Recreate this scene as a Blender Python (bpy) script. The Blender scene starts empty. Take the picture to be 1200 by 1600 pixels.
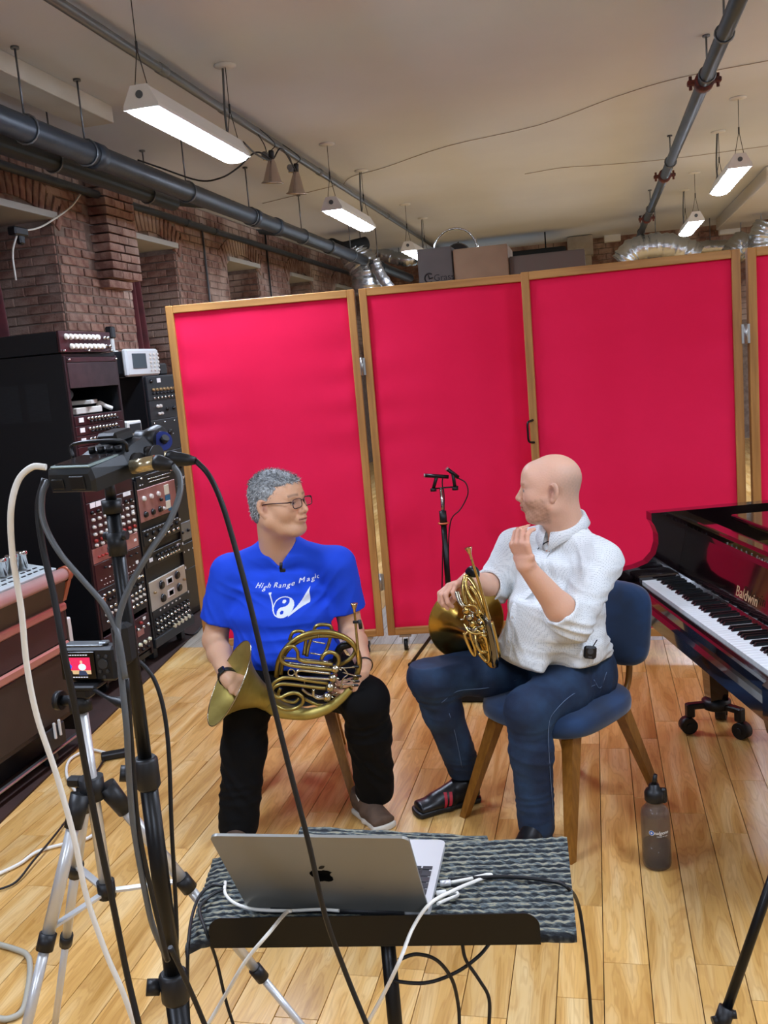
import bpy, math, random
import numpy as np
from mathutils import Vector, Matrix, Euler
from mathutils.bvhtree import BVHTree
random.seed(7); np.random.seed(7)
C = bpy.context.scene.collection
PI = math.pi
# ---------------------------------------------------------------- camera
F = 1461.85; H = 1.65
RM = np.array([[0.97324505, 0.04788104, 0.22472533],
               [0.21394315, 0.16786309, -0.96231508],
               [-0.08379973, 0.98464684, 0.1531281]])
cam_data = bpy.data.cameras.new('camera')
cam = bpy.data.objects.new('camera', cam_data); C.objects.link(cam)
cam_data.sensor_fit = 'VERTICAL'; cam_data.sensor_height = 36.0
cam_data.lens = F / 1600.0 * 36.0
cam_data.clip_start = 0.05; cam_data.clip_end = 100
m4 = Matrix(RM.tolist()).to_4x4(); m4.translation = Vector((0, 0, H))
cam.matrix_world = m4
bpy.context.scene.camera = cam
# ---------------------------------------------------------------- world, exposure
w = bpy.data.worlds.new('world'); bpy.context.scene.world = w; w.use_nodes = True
w.node_tree.nodes['Background'].inputs[0].default_value = (0.75, 0.85, 1.0, 1)
w.node_tree.nodes['Background'].inputs[1].default_value = 0.25
vs = bpy.context.scene.view_settings
vs.view_transform = 'Standard'; vs.look = 'None'; vs.gamma = 1.0; vs.exposure = 0.0
vs.use_curve_mapping = False
LAMP = 120.0          # emission strength of the tube diffusers
# ---------------------------------------------------------------- helpers
def ray(px, py):
    r = RM @ np.array([px - 600.0, -(py - 800.0), -F]); return r
def at(px, py, d=None, x=None, y=None, z=None):
    """world point seen at photo pixel (px,py): at view depth d, or on plane x=, y= or z="""
    r = ray(px, py)
    if d is not None: t = d / F
    elif x is not None: t = x / r[0]
    elif y is not None: t = y / r[1]
    else: t = (z - H) / r[2]
    return Vector((0, 0, H)) + Vector((r * t).tolist())
def V(*a): return Vector(a if len(a) > 1 else a[0])
def s2l(c): return c / 12.92 if c <= 0.04045 else ((c + 0.055) / 1.055) ** 2.4
def rgb(h):
    if isinstance(h, str):
        h = h.lstrip('#'); return tuple(s2l(int(h[i:i + 2], 16) / 255) for i in (0, 2, 4))
    return tuple(h)
MATS = {}
def mat(name, col, rough=0.5, metal=0.0, col2=None, nscale=8.0, nstretch=(1, 1, 1), nlo=0.35, nhi=0.65,
        bump=0.0, bscale=60.0, bstretch=(1, 1, 1), coat=0.0, emis=None, estr=0.0, trans=0.0, ior=1.45,
        attr=None, spec=None, sheen=0.0, rand=0.0, coords='Object', detail=4.0, rvar=0.0, coatr=0.05):
    if name in MATS: return MATS[name]
    m = bpy.data.materials.new(name); MATS[name] = m; m.use_nodes = True
    nt = m.node_tree; N = nt.nodes; L = nt.links; b = N['Principled BSDF']
    c = rgb(col) + (1,)
    b.inputs['Base Color'].default_value = c
    b.inputs['Roughness'].default_value = rough; b.inputs['Metallic'].default_value = metal
    b.inputs['IOR'].default_value = ior
    if spec is not None: b.inputs['Specular IOR Level'].default_value = spec
    if coat: b.inputs['Coat Weight'].default_value = coat; b.inputs['Coat Roughness'].default_value = coatr
    if sheen: b.inputs['Sheen Weight'].default_value = sheen; b.inputs['Sheen Roughness'].default_value = 0.5
    if trans: b.inputs['Transmission Weight'].default_value = trans
    if emis is not None:
        b.inputs['Emission Color'].default_value = rgb(emis) + (1,); b.inputs['Emission Strength'].default_value = estr
    tc = None
    def coord(st):
        nonlocal tc
        if tc is None: tc = N.new('ShaderNodeTexCoord')
        mp = N.new('ShaderNodeMapping'); mp.inputs['Scale'].default_value = st
        L.new(tc.outputs[coords], mp.inputs['Vector']); return mp.outputs[0]
    out = None
    if attr:
        a = N.new('ShaderNodeAttribute'); a.attribute_name = attr; out = a.outputs['Color']
    if col2 is not None:
        n = N.new('ShaderNodeTexNoise'); n.inputs['Scale'].default_value = nscale; n.inputs['Detail'].default_value = detail
        L.new(coord(nstretch), n.inputs['Vector'])
        mr = N.new('ShaderNodeMapRange'); mr.inputs[1].default_value = nlo; mr.inputs[2].default_value = nhi
        L.new(n.outputs['Fac'], mr.inputs[0])
        mx = N.new('ShaderNodeMix'); mx.data_type = 'RGBA'
        L.new(mr.outputs[0], mx.inputs[0])
        if out: L.new(out, mx.inputs[6])
        else: mx.inputs[6].default_value = c
        mx.inputs[7].default_value = rgb(col2) + (1,)
        out = mx.outputs[2]
        if rvar:
            mr2 = N.new('ShaderNodeMapRange'); mr2.inputs[3].default_value = rough; mr2.inputs[4].default_value = rough + rvar
            L.new(n.outputs['Fac'], mr2.inputs[0]); L.new(mr2.outputs[0], b.inputs['Roughness'])
    if rand:
        oi = N.new('ShaderNodeObjectInfo'); hv = N.new('ShaderNodeHueSaturation')
        mr = N.new('ShaderNodeMapRange'); mr.inputs[3].default_value = 1 - rand; mr.inputs[4].default_value = 1 + rand
        L.new(oi.outputs['Random'], mr.inputs[0]); L.new(mr.outputs[0], hv.inputs['Value'])
        if out: L.new(out, hv.inputs['Color'])
        else: hv.inputs['Color'].default_value = c
        out = hv.outputs[0]
    if out: L.new(out, b.inputs['Base Color'])
    if bump:
        n = N.new('ShaderNodeTexNoise'); n.inputs['Scale'].default_value = bscale; n.inputs['Detail'].default_value = 5
        L.new(coord(bstretch), n.inputs['Vector'])
        bp = N.new('ShaderNodeBump'); bp.inputs['Strength'].default_value = bump; bp.inputs['Distance'].default_value = 0.01
        L.new(n.outputs['Fac'], bp.inputs['Height']); L.new(bp.outputs[0], b.inputs['Normal'])
    return m
def basis(z, up=(0, 0, 1)):
    z = Vector(z).normalized(); up = Vector(up)
    if abs(z.dot(up.normalized())) > 0.98: up = Vector((0, 1, 0)) if abs(z.y) < 0.9 else Vector((1, 0, 0))
    x = up.cross(z).normalized(); y = z.cross(x)
    return Matrix((x, y, z)).transposed()
def frame(o, x, y, z):
    m = Matrix((Vector(x), Vector(y), Vector(z))).transposed().to_4x4(); m.translation = Vector(o); return m
def crom(pts, n=6, closed=False):
    """Catmull-Rom through the points"""
    P = [Vector(p) for p in pts]; out = []; L = len(P)
    rng = range(L if closed else L - 1)
    for i in rng:
        p1, p2 = P[i], P[(i + 1) % L]
        p0 = P[i - 1] if (i > 0 or closed) else p1 * 2 - p2
        p3 = P[(i + 2) % L] if (i + 2 < L or closed) else p2 * 2 - p1
        for k in range(n):
            t = k / n
            out.append(0.5 * ((2 * p1) + (p2 - p0) * t + (2 * p0 - 5 * p1 + 4 * p2 - p3) * t * t + (3 * p1 - p0 - 3 * p2 + p3) * t ** 3))
    if not closed: out.append(P[-1])
    return out
def wm(o):
    m = Matrix.Identity(4)
    while o: m = o.matrix_basis @ m; o = o.parent
    return m
class MB:
    def __init__(s): s.v = []; s.f = []; s.mi = []; s.sm = []
    def add(s, v, f, mi=0, smooth=False, M=None):
        n = len(s.v)
        s.v += [tuple(M @ Vector(p)) for p in v] if M is not None else [tuple(p) for p in v]
        s.f += [tuple(i + n for i in q) for q in f]; s.mi += [mi] * len(f); s.sm += [smooth] * len(f); return s
    def box(s, c, sz, M=None, bev=0.0, mi=0):
        hx, hy, hz = sz[0] / 2, sz[1] / 2, sz[2] / 2; cx, cy, cz = c
        b = min(bev, hx * .9, hy * .9, hz * .9)
        if b <= 0:
            v = [(cx + i * hx, cy + j * hy, cz + k * hz) for k in (-1, 1) for j in (-1, 1) for i in (-1, 1)]
            f = [(0, 2, 3, 1), (4, 5, 7, 6), (0, 1, 5, 4), (2, 6, 7, 3), (0, 4, 6, 2), (1, 3, 7, 5)]
            return s.add(v, f, mi, False, M)
        v = []; idx = {}
        for k in (-1, 1):
            for j in (-1, 1):
                for i in (-1, 1):
                    for a in range(3):
                        h = [hx - b, hy - b, hz - b]; h[a] += b
                        idx[(i, j, k, a)] = len(v); v.append((cx + i * h[0], cy + j * h[1], cz + k * h[2]))
        f = []
        for a in range(3):
            o1, o2 = [q for q in range(3) if q != a]
            for sg in (-1, 1):
                q = []
                for (p, r) in ((-1, -1), (1, -1), (1, 1), (-1, 1)):
                    t = [0, 0, 0]; t[a] = sg; t[o1] = p; t[o2] = r; q.append(idx[(t[0], t[1], t[2], a)])
                fl = (sg > 0) != (a == 1)
                f.append(tuple(q) if fl else tuple(q[::-1]))
        for a in range(3):
            o1, o2 = [q for q in range(3) if q != a]
            for p in (-1, 1):
                for r in (-1, 1):
                    t0 = [0, 0, 0]; t1 = [0, 0, 0]; t0[a] = -1; t1[a] = 1; t0[o1] = t1[o1] = p; t0[o2] = t1[o2] = r
                    f.append((idx[(*t0, o1)], idx[(*t1, o1)], idx[(*t1, o2)], idx[(*t0, o2)]))
        for k in (-1, 1):
            for j in (-1, 1):
                for i in (-1, 1): f.append((idx[(i, j, k, 0)], idx[(i, j, k, 1)], idx[(i, j, k, 2)]))
        return s.add(v, f, mi, False, M)
    def tube(s, pts, r, n=10, cap=True, closed=False, mi=0, M=None, squash=None):
        P = [Vector(p) for p in pts]; L = len(P)
        R = list(r) if hasattr(r, '__len__') else [r] * L
        T = []
        for i in range(L):
            a = P[(i + 1) % L] if (closed or i < L - 1) else P[i]; b = P[i - 1] if (closed or i > 0) else P[i]
            t = a - b; T.append(t.normalized() if t.length > 1e-9 else Vector((0, 0, 1)))
        B = basis(T[0]); x = B.col[0].copy(); v = []
        for i in range(L):
            x = (x - T[i] * x.dot(T[i]))
            x = x.normalized() if x.length > 1e-6 else basis(T[i]).col[0].copy()
            y = T[i].cross(x)
            for k in range(n):
                a = 2 * PI * k / n; v.append(P[i] + (x * math.cos(a) + y * math.sin(a)) * R[i])
        f = []
        for i in range(L if closed else L - 1):
            j = (i + 1) % L
            for k in range(n):
                l = (k + 1) % n; f.append((i * n + k, i * n + l, j * n + l, j * n + k))
        s.add(v, f, mi, True, M)
        if cap and not closed:
            o = len(s.v) - len(v)
            for q in (tuple(range(n))[::-1], tuple((L - 1) * n + k for k in range(n))):
                s.f.append(tuple(i + o for i in q)); s.mi.append(mi); s.sm.append(False)
        return s
    def cyl(s, a, b, r, r2=None, n=16, mi=0, M=None):
        return s.tube([a, b], [r, r if r2 is None else r2], n, True, False, mi, M)
    def lathe(s, prof, M=None, n=24, mi=0, smooth=True):
        v = []; f = []
        for (r, z) in prof:
            for k in range(n):
                a = 2 * PI * k / n; v.append((r * math.cos(a), r * math.sin(a), z))
        for i in range(len(prof) - 1):
            for k in range(n):
                l = (k + 1) % n; f.append((i * n + k, i * n + l, (i + 1) * n + l, (i + 1) * n + k))
        return s.add(v, f, mi, smooth, M)
    def prism(s, poly, h0, h1, M=None, mi=0):
        n = len(poly); v = [(p[0], p[1], h0) for p in poly] + [(p[0], p[1], h1) for p in poly]
        f = [tuple(range(n))[::-1], tuple(range(n, 2 * n))] + [(i, (i + 1) % n, n + (i + 1) % n, n + i) for i in range(n)]
        return s.add(v, f, mi, False, M)
    def sphere(s, c, r, n=12, m=8, mi=0, M=None, sc=(1, 1, 1)):
        v = []; f = []
        for i in range(m + 1):
            t = PI * i / m
            for k in range(n):
                a = 2 * PI * k / n
                v.append((c[0] + sc[0] * r * math.sin(t) * math.cos(a), c[1] + sc[1] * r * math.sin(t) * math.sin(a), c[2] - sc[2] * r * math.cos(t)))
        for i in range(m):
            for k in range(n):
                l = (k + 1) % n; f.append((i * n + k, i * n + l, (i + 1) * n + l, (i + 1) * n + k))
        return s.add(v, f, mi, True, M)
    def mesh(s, name, mats, fix=True):
        me = bpy.data.meshes.new(name); me.from_pydata(s.v, [], s.f)
        for m in (mats if isinstance(mats, (list, tuple)) else [mats]): me.materials.append(m)
        me.polygons.foreach_set('material_index', s.mi); me.polygons.foreach_set('use_smooth', s.sm)
        me.update()
        if fix:
            import bmesh
            bm = bmesh.new(); bm.from_mesh(me); bmesh.ops.remove_doubles(bm, verts=bm.verts, dist=1e-6)
            bmesh.ops.recalc_face_normals(bm, faces=bm.faces); bm.to_mesh(me); bm.free()
        return me
    def build(s, name, mats, parent=None, world=False, fix=True):
        if world and parent is not None:
            I = wm(parent).inverted(); s.v = [tuple(I @ Vector(p)) for p in s.v]
        org = None
        if parent is None:
            a = np.array(s.v); org = Vector(((a[:, 0].min() + a[:, 0].max()) / 2, (a[:, 1].min() + a[:, 1].max()) / 2, a[:, 2].min()))
            s.v = [tuple(Vector(p) - org) for p in s.v]
        o = bpy.data.objects.new(name, s.mesh(name, mats, fix)); C.objects.link(o)
        if parent is not None: o.parent = parent
        if org is not None: o.location = org
        return o
def tag(o, label=None, cat=None, group=None, kind=None):
    if label: o['label'] = label
    if cat: o['category'] = cat
    if group: o['group'] = group
    if kind: o['kind'] = kind
    return o
def thing(name, label, cat, loc=(0, 0, 0), rz=0.0, group=None, M=None):
    o = bpy.data.objects.new(name, None); C.objects.link(o); o.empty_display_size = 0.05
    if M is not None: o.matrix_basis = M
    else: o.location = loc; o.rotation_euler = (0, 0, rz)
    return tag(o, label, cat, group)
def kids(o): return [c for c in bpy.data.objects if c.parent == o]
def copy_tree(o, parent=None):
    c = o.copy(); C.objects.link(c)
    if parent is not None: c.parent = parent
    for ch in kids(o): copy_tree(ch, c)
    return c
def text_mesh(txt, size, shear=0.0, extrude=0.0, space=1.0):
    cu = bpy.data.curves.new('t', 'FONT'); cu.body = txt; cu.size = size; cu.shear = shear; cu.extrude = extrude
    cu.align_x = 'CENTER'; cu.align_y = 'CENTER'; cu.space_character = space
    o = bpy.data.objects.new('t', cu); C.objects.link(o)
    me = bpy.data.meshes.new_from_object(o.evaluated_get(bpy.context.evaluated_depsgraph_get()))
    bpy.data.objects.remove(o); bpy.data.curves.remove(cu)
    v = [tuple(p.co) for p in me.vertices]; f = [tuple(p.vertices) for p in me.polygons]
    bpy.data.meshes.remove(me); return v, f
# ---------------------------------------------------------------- materials
M_ = dict(
    ceil=mat('ceiling_paint', '#d3d9e0', 0.75, col2='#c8cdd3', nscale=0.5, bump=0.15, bscale=6, coords='Object'),
    white=mat('white_paint', '#d8d8d2', 0.45),
    pipe=mat('pipe_paint', '#2a323a', 0.42, 0.1, col2='#1f262d', nscale=6, bump=0.1, bscale=30),
    pipe2=mat('galvanised_pipe', '#80858a', 0.35, 0.7, col2='#5d6266', nscale=10),
    black=mat('black_metal', '#0a0b0d', 0.35, 0.2),
    blackp=mat('black_plastic', '#111214', 0.45),
    blackm=mat('matt_black', '#0b0b0c', 0.75),
    rubber=mat('cable_rubber', '#101113', 0.5),
    grub=mat('grey_cable', '#54585a', 0.4),
    wcab=mat('white_cable', '#e6e4da', 0.4),
    chrome=mat('chrome', '#c9cbcc', 0.15, 1.0),
    alu=mat('aluminium', '#d2d4d4', 0.32, 0.55),
    steel=mat('steel', '#a9aaa8', 0.3, 0.9),
)
# ================================================================ ROOM
CZ = 3.42; WX = -3.9; FY = 16.2; BY = -4.5; RX = 5.5
floor_y = mat('floor_gap', '#3a2614', 0.8)
# floor base slab
fb = MB().box(((WX + RX) / 2, (BY + FY) / 2, -0.075), (RX - WX + 1.0, FY - BY + .4, 0.05)).build('floor', floor_y); tag(fb, kind='structure')
# oak boards
def wood_mat(name, c1, c2, c3, rough=0.28, rand=0.13):
    m = bpy.data.materials.new(name); m.use_nodes = True; nt = m.node_tree; N = nt.nodes; L = nt.links; b = N['Principled BSDF']
    oi = N.new('ShaderNodeObjectInfo'); tc = N.new('ShaderNodeTexCoord')
    at_ = N.new('ShaderNodeAttribute'); at_.attribute_name = 'seed'
    add = N.new('ShaderNodeVectorMath'); add.operation = 'ADD'
    rs = N.new('ShaderNodeMath'); rs.operation = 'MULTIPLY'; rs.inputs[1].default_value = 37.0
    ss = N.new('ShaderNodeMath'); ss.operation = 'ADD'
    L.new(oi.outputs['Random'], ss.inputs[0]); L.new(at_.outputs['Fac'], ss.inputs[1]); L.new(ss.outputs[0], rs.inputs[0])
    L.new(tc.outputs['Object'], add.inputs[0]); L.new(rs.outputs[0], add.inputs[1])
    mp = N.new('ShaderNodeMapping'); mp.inputs['Scale'].default_value = (9, 1.1, 9); L.new(add.outputs[0], mp.inputs['Vector'])
    n = N.new('ShaderNodeTexNoise'); n.inputs['Scale'].default_value = 1.6; n.inputs['Detail'].default_value = 3; n.inputs['Distortion'].default_value = 0.6
    L.new(mp.outputs[0], n.inputs['Vector'])
    # grain rings: sine of the noise
    mul = N.new('ShaderNodeMath'); mul.operation = 'MULTIPLY'; mul.inputs[1].default_value = 75; L.new(n.outputs['Fac'], mul.inputs[0])
    sn = N.new('ShaderNodeMath'); sn.operation = 'SINE'; L.new(mul.outputs[0], sn.inputs[0])
    mp2 = N.new('ShaderNodeMapping'); mp2.inputs['Scale'].default_value = (160, 5, 10); L.new(add.outputs[0], mp2.inputs['Vector'])
    n2 = N.new('ShaderNodeTexNoise'); n2.inputs['Scale'].default_value = 1; n2.inputs['Detail'].default_value = 3; L.new(mp2.outputs[0], n2.inputs['Vector'])
    cr = N.new('ShaderNodeValToRGB'); e = cr.color_ramp.elements
    e[0].position = 0.30; e[0].color = rgb(c1) + (1,); e[1].position = 0.72; e[1].color = rgb(c3) + (1,)
    q = e.new(0.5); q.color = rgb(c2) + (1,); L.new(n.outputs['Fac'], cr.inputs[0])
    g = N.new('ShaderNodeMix'); g.data_type = 'RGBA'; g.blend_type = 'MULTIPLY'
    mr = N.new('ShaderNodeMapRange'); mr.inputs[1].default_value = 0.2; mr.inputs[2].default_value = 1; mr.inputs[3].default_value = 0; mr.inputs[4].default_value = 0.26
    L.new(sn.outputs[0], mr.inputs[0]); L.new(mr.outputs[0], g.inputs[0]); L.new(cr.outputs[0], g.inputs[6]); g.inputs[7].default_value = (0.55, 0.36, 0.2, 1)
    g2 = N.new('ShaderNodeMix'); g2.data_type = 'RGBA'; g2.blend_type = 'MULTIPLY'
    mr3 = N.new('ShaderNodeMapRange'); mr3.inputs[1].default_value = 0.5; mr3.inputs[2].default_value = 0.75; mr3.inputs[3].default_value = 0; mr3.inputs[4].default_value = 0.3
    L.new(n2.outputs['Fac'], mr3.inputs[0]); L.new(mr3.outputs[0], g2.inputs[0]); L.new(g.outputs[2], g2.inputs[6]); g2.inputs[7].default_value = (0.5, 0.33, 0.18, 1)
    hv = N.new('ShaderNodeHueSaturation'); f1 = N.new('ShaderNodeMath'); f1.operation = 'MULTIPLY'; f1.inputs[1].default_value = 7.31
    fr = N.new('ShaderNodeMath'); fr.operation = 'FRACT'; L.new(ss.outputs[0], f1.inputs[0]); L.new(f1.outputs[0], fr.inputs[0])
    mr2 = N.new('ShaderNodeMapRange'); mr2.inputs[3].default_value = 1 - rand; mr2.inputs[4].default_value = 1 + rand
    L.new(fr.outputs[0], mr2.inputs[0]); L.new(mr2.outputs[0], hv.inputs['Value']); L.new(g2.outputs[2], hv.inputs['Color'])
    L.new(hv.outputs[0], b.inputs['Base Color']); b.inputs['Roughness'].default_value = rough
    bp = N.new('ShaderNodeBump'); bp.inputs['Strength'].default_value = 0.06; bp.inputs['Distance'].default_value = 0.002
    L.new(n2.outputs['Fac'], bp.inputs['Height']); L.new(bp.outputs[0], b.inputs['Normal'])
    return m
oak = wood_mat('oak_board', '#b5853f', '#d6a963', '#e6c68c', 0.3)
oak_grey = wood_mat('grey_board', '#a39c8c', '#b6b0a0', '#cbc6b8', 0.35)  # greyer colour for the boards under and beyond the screens
TW = 0.1205; X0 = 0.071 - TW * 40; TH = 0.05
rnd = random.Random(3)
near, far_mb = [], MB()
seedvals = []
def seen(x, y):
    d = RM.T @ (np.array([x, y, 0.0]) - np.array([0, 0, H])); zz = -d[2]
    if zz < 0.3: return False
    u = 600 + d[0] / zz * F; v = 800 - d[1] / zz * F
    return -40 < u < 1240 and v < 1640 and y < 5.85
i = 0; x = X0
while x < RX:
    y = BY + rnd.random() * 0.6; wdt = TW
    if x + wdt > WX:
        while y < FY:
            ln = rnd.choice([0.42, 0.55, 0.7, 0.85, 1.0, 0.62, 1.2]); y1 = min(y + ln, FY)
            if y < 5.28 and y1 > 5.30: y1 = 5.30
            if x + wdt > WX:
                s_ = any(seen(x + wdt * a, y + (y1 - y) * b) for a in (0, .5, 1) for b in (0, .25, .5, .75, 1))
                (near.append((x, y, y1, wdt)) if s_ else far_mb.box((x + wdt / 2, (y + y1) / 2, -TH / 2), (wdt - .0022, y1 - y - .0018, TH)))
            y = y1
    x += wdt
near.sort(key=lambda t: (t[1] ** 2 + t[0] ** 2))
print('boards in view', len(near))
for k, (x, y, y1, wdt) in enumerate(near):
    if k < 300:
        o = MB().box((0, 0, -TH / 2), (wdt - .0022, y1 - y - .0018, TH), bev=0.0008).build('plank', oak if y < 5.28 else oak_grey, fb)
        o.location = Vector((x + wdt / 2, (y + y1) / 2, 0)) - fb.location
    else: far_mb.box((x + wdt / 2, (y + y1) / 2, -TH / 2), (wdt - .0022, y1 - y - .0018, TH))
nb = len(far_mb.f) // 6
fm = far_mb.build('planking', oak, fb, world=True, fix=False); fm['kind'] = 'stuff'
sa = fm.data.attributes.new('seed', 'FLOAT', 'FACE'); sv = np.repeat(np.random.rand(nb), 6); sa.data.foreach_set('value', sv.astype('f'))
# dark seam strip in the boards (movement joint)
# ceiling
ce = MB().box(((WX + RX) / 2, (BY + FY) / 2, CZ + .05), (RX - WX + 1.0, FY - BY + .4, 0.1)).build('ceiling', M_['ceil']); tag(ce, kind='structure')
pc = at(175, 165, z=CZ); pc2 = at(175, 193, y=pc.y)
bm_ = MB().box((pc.x - .11, (BY + pc.y) / 2, (CZ + pc2.z) / 2), (.22, pc.y - BY, CZ - pc2.z), bev=.004).build('trim_1', mat('beam_paint', '#cdc6b6', 0.7, col2='#c2b9a8', nscale=3)); tag(bm_, kind='structure')
# ------------------------------------------------ left brick wall with windows
mortar = mat('mortar', '#8a796d', 0.95, col2='#6f5e54', nscale=14, bump=0.5, bscale=40)
def brick_mat(name, c, c2, c3):
    m = mat(name, c, 0.9, col2=c2, nscale=11, bump=0.8, bscale=55, rand=0.25, nlo=.42, nhi=.6)
    nt = m.node_tree; N = nt.nodes; L = nt.links; b = N['Principled BSDF']
    src = b.inputs['Base Color'].links[0].from_socket
    n = N.new('ShaderNodeTexNoise'); n.inputs['Scale'].default_value = 1.3; n.inputs['Detail'].default_value = 6
    g = N.new('ShaderNodeNewGeometry'); L.new(g.outputs['Position'], n.inputs['Vector'])
    mr = N.new('ShaderNodeMapRange'); mr.inputs[1].default_value = 0.5; mr.inputs[2].default_value = 0.62; mr.inputs[4].default_value = 0.75; L.new(n.outputs['Fac'], mr.inputs[0])
    mx = N.new('ShaderNodeMix'); mx.data_type = 'RGBA'; L.new(mr.outputs[0], mx.inputs[0]); L.new(src, mx.inputs[6]); mx.inputs[7].default_value = rgb(c3) + (1,)
    L.new(mx.outputs[2], b.inputs['Base Color']); return m
brick = brick_mat('old_brick', '#7a574b', '#947466', '#b9a598')
soffit = mat('soffit_board', '#a9a7a0', 0.6)
WT = 0.62; WINS = [(5.55, 6.61), (7.73, 8.74), (10.07, 11.07), (12.3, 13.3), (14.6, 15.6)]; SOF = 2.94; SILL = 0.9
wl = MB()
edges = [BY] + [e for wn in WINS for e in wn] + [FY]
for a, b in zip(edges[0::2], edges[1::2]):
    wl.box((WX - WT / 2, (a + b) / 2, CZ / 2), (WT, b - a, CZ))
for a, b in WINS:
    wl.box((WX - WT / 2, (a + b) / 2, (SOF + .06 + CZ) / 2), (WT, b - a, CZ - SOF - .06)); wl.box((WX - WT / 2, (a + b) / 2, SILL / 2), (WT, b - a, SILL))
wl.box((WX - WT - .02, (BY + FY) / 2, CZ / 2), (0.04, FY - BY, CZ), mi=0)
WLo = wl.build('wall_left', mortar); tag(WLo, kind='structure')
for a, b in WINS:
    MB().box((WX - .3 + .015, (a + b) / 2, SOF + .03), (.66, b - a, .05), bev=.003).build('soffit_board', soffit, WLo, world=True)
# bricks: list of (centre, size, rotation about x)
BL = []
BH = 0.0715; BLN = 0.205
r2 = random.Random(11)
def in_win(y0, y1, z):
    return any(y1 > a + .002 and y0 < b - .002 and z < SOF + 0.33 for a, b in WINS)
def arch(y, z):  # true inside the relieving arch zone over a window
    for a, b in WINS:
        c = (a + b) / 2; R = 1.05; zc = SOF + .10 - R
        rr = math.hypot(y - c, z - zc)
        if R - .02 < rr < R + .215 and abs(y - c) < .64 and z > SOF - .12: return True
    return False
z = 1.62; row = 0
while z < 3.4:
    y = 5.0 + (row % 2) * BLN / 2; 
    while y < FY:
        head = (row % 6 == 5); ln = BLN / 2 if head else BLN
        y0, y1 = y, y + ln; cuts = [(y0, y1)]
        for a, b in WINS:
            nc = []
            for (p, q) in cuts:
                if z + BH < SOF + .06:
                    if q <= a or p >= b: nc.append((p, q)); continue
                    if p < a: nc.append((p, a))
                    if q > b: nc.append((b, q))
                else: nc.append((p, q))
            cuts = nc
        for p, q in cuts:
            if q - p < .03 or arch((p + q) / 2, z + BH / 2): continue
            if 7.1 < (p + q) / 2 < 7.72 and z > 2.5: continue
            pr_ = r2.uniform(.004, .016)
            BL.append(((WX + pr_ / 2 - .01, (p + q) / 2, z + BH / 2), (pr_ + .02, q - p - .011, BH - .012), 0.0))
        y = y1
    z += BH; row += 1
for a, b in WINS:   # arch voussoirs over each window: two rings of rowlocks
    c = (a + b) / 2; R = 1.05; zc = SOF + .10 - R
    na = 17
    for k in range(na):
        t = (k - (na - 1) / 2) / (na - 1) * 2 * math.asin(.56 / R)
        for rr in (R + .115,):
            BL.append(((WX + .002, c + rr * math.sin(t), zc + rr * math.cos(t)), (.03, .062, .21), -t))
# corbelled brick pier between first and second window
for k in range(12):
    zz = 2.47 + k * BH; 
    if zz > 3.35: break
    dep = .16 if k else .10; wd = .50 if k else .42
    n = 2 + k % 2
    for j in range(n):
        yy = 7.14 + wd * (j + .5) / n + (.02 if k == 0 else 0)
        BL.append(((WX + dep / 2, yy, zz + BH / 2), (dep + r2.uniform(0, .012), wd / n - .011, BH - .011), 0.0))
# reveals of the windows: the far jamb faces the camera
for (a, b) in WINS:
    z = 1.62; row = 0
    while z + BH < SOF:
        xx = WX - WT + (row % 2) * .1; 
        while xx < WX - .01:
            e = min(xx + BLN, WX - .004)
            if e - xx > .04: BL.append((((xx + e) / 2, b - .004, z + BH / 2), (e - xx - .01, .02 + r2.uniform(0, .01), BH - .012), 0.0))
            xx += BLN
        z += BH; row += 1
def vis_wall(c):
    d = RM.T @ (np.array(c) - np.array([0, 0, H])); zz = -d[2]; u = 600 + d[0] / zz * F; v = 800 - d[1] / zz * F
    return -20 < u < 560 and v < 560, zz
BL = [(vis_wall(b_[0]), b_) for b_ in BL]
BL.sort(key=lambda t: (0 if t[0][0] else 1, t[0][1]))
bulk = MB(); cache = {}
for k, (vv, (c, s_, rx)) in enumerate(BL):
    if k < 300 and vv[0]:
        key = (round(s_[0], 2), round(s_[1], 2), round(s_[2], 2))
        if key not in cache:
            mb = MB().box((0, 0, 0), key, bev=.004); mb.v = [(p[0], p[1] + r2.uniform(-.002, .002), p[2] + r2.uniform(-.002, .002)) for p in mb.v]
            cache[key] = mb.mesh('brick', brick)
        o = bpy.data.objects.new('brick', cache[key]); C.objects.link(o); o.parent = WLo; o.location = Vector(c) - WLo.location; o.rotation_euler = (rx, 0, 0)
    else:
        bulk.box((0, 0, 0), s_, M=Matrix.Translation(c) @ Matrix.Rotation(rx, 4, 'X'))
o = bulk.build('brickwork', brick, WLo, world=True, fix=False); o['kind'] = 'stuff'
print('wall bricks', len(BL))
# ------------------------------------------------ far wall: ceiling-high brick seen above the screens
wf = MB().box(((WX + RX) / 2, FY + .15, CZ / 2), (RX - WX + 1, .3, CZ)).build('wall_far', mortar); tag(wf, kind='structure')
fb_ = MB(); z = 1.9; row = 0
while z < CZ:
    x = WX + (row % 2) * .12
    while x < RX:
        if not (-2.5 < x < -.8 and z < 2.72): fb_.box((x + .12, FY - .005, z + .045), (.228, .022 + r2.uniform(0, .012), .078))
        x += .24
    z += .09; row += 1
o = fb_.build('brickwork', brick, wf, world=True, fix=False); o['kind'] = 'stuff'
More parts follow.
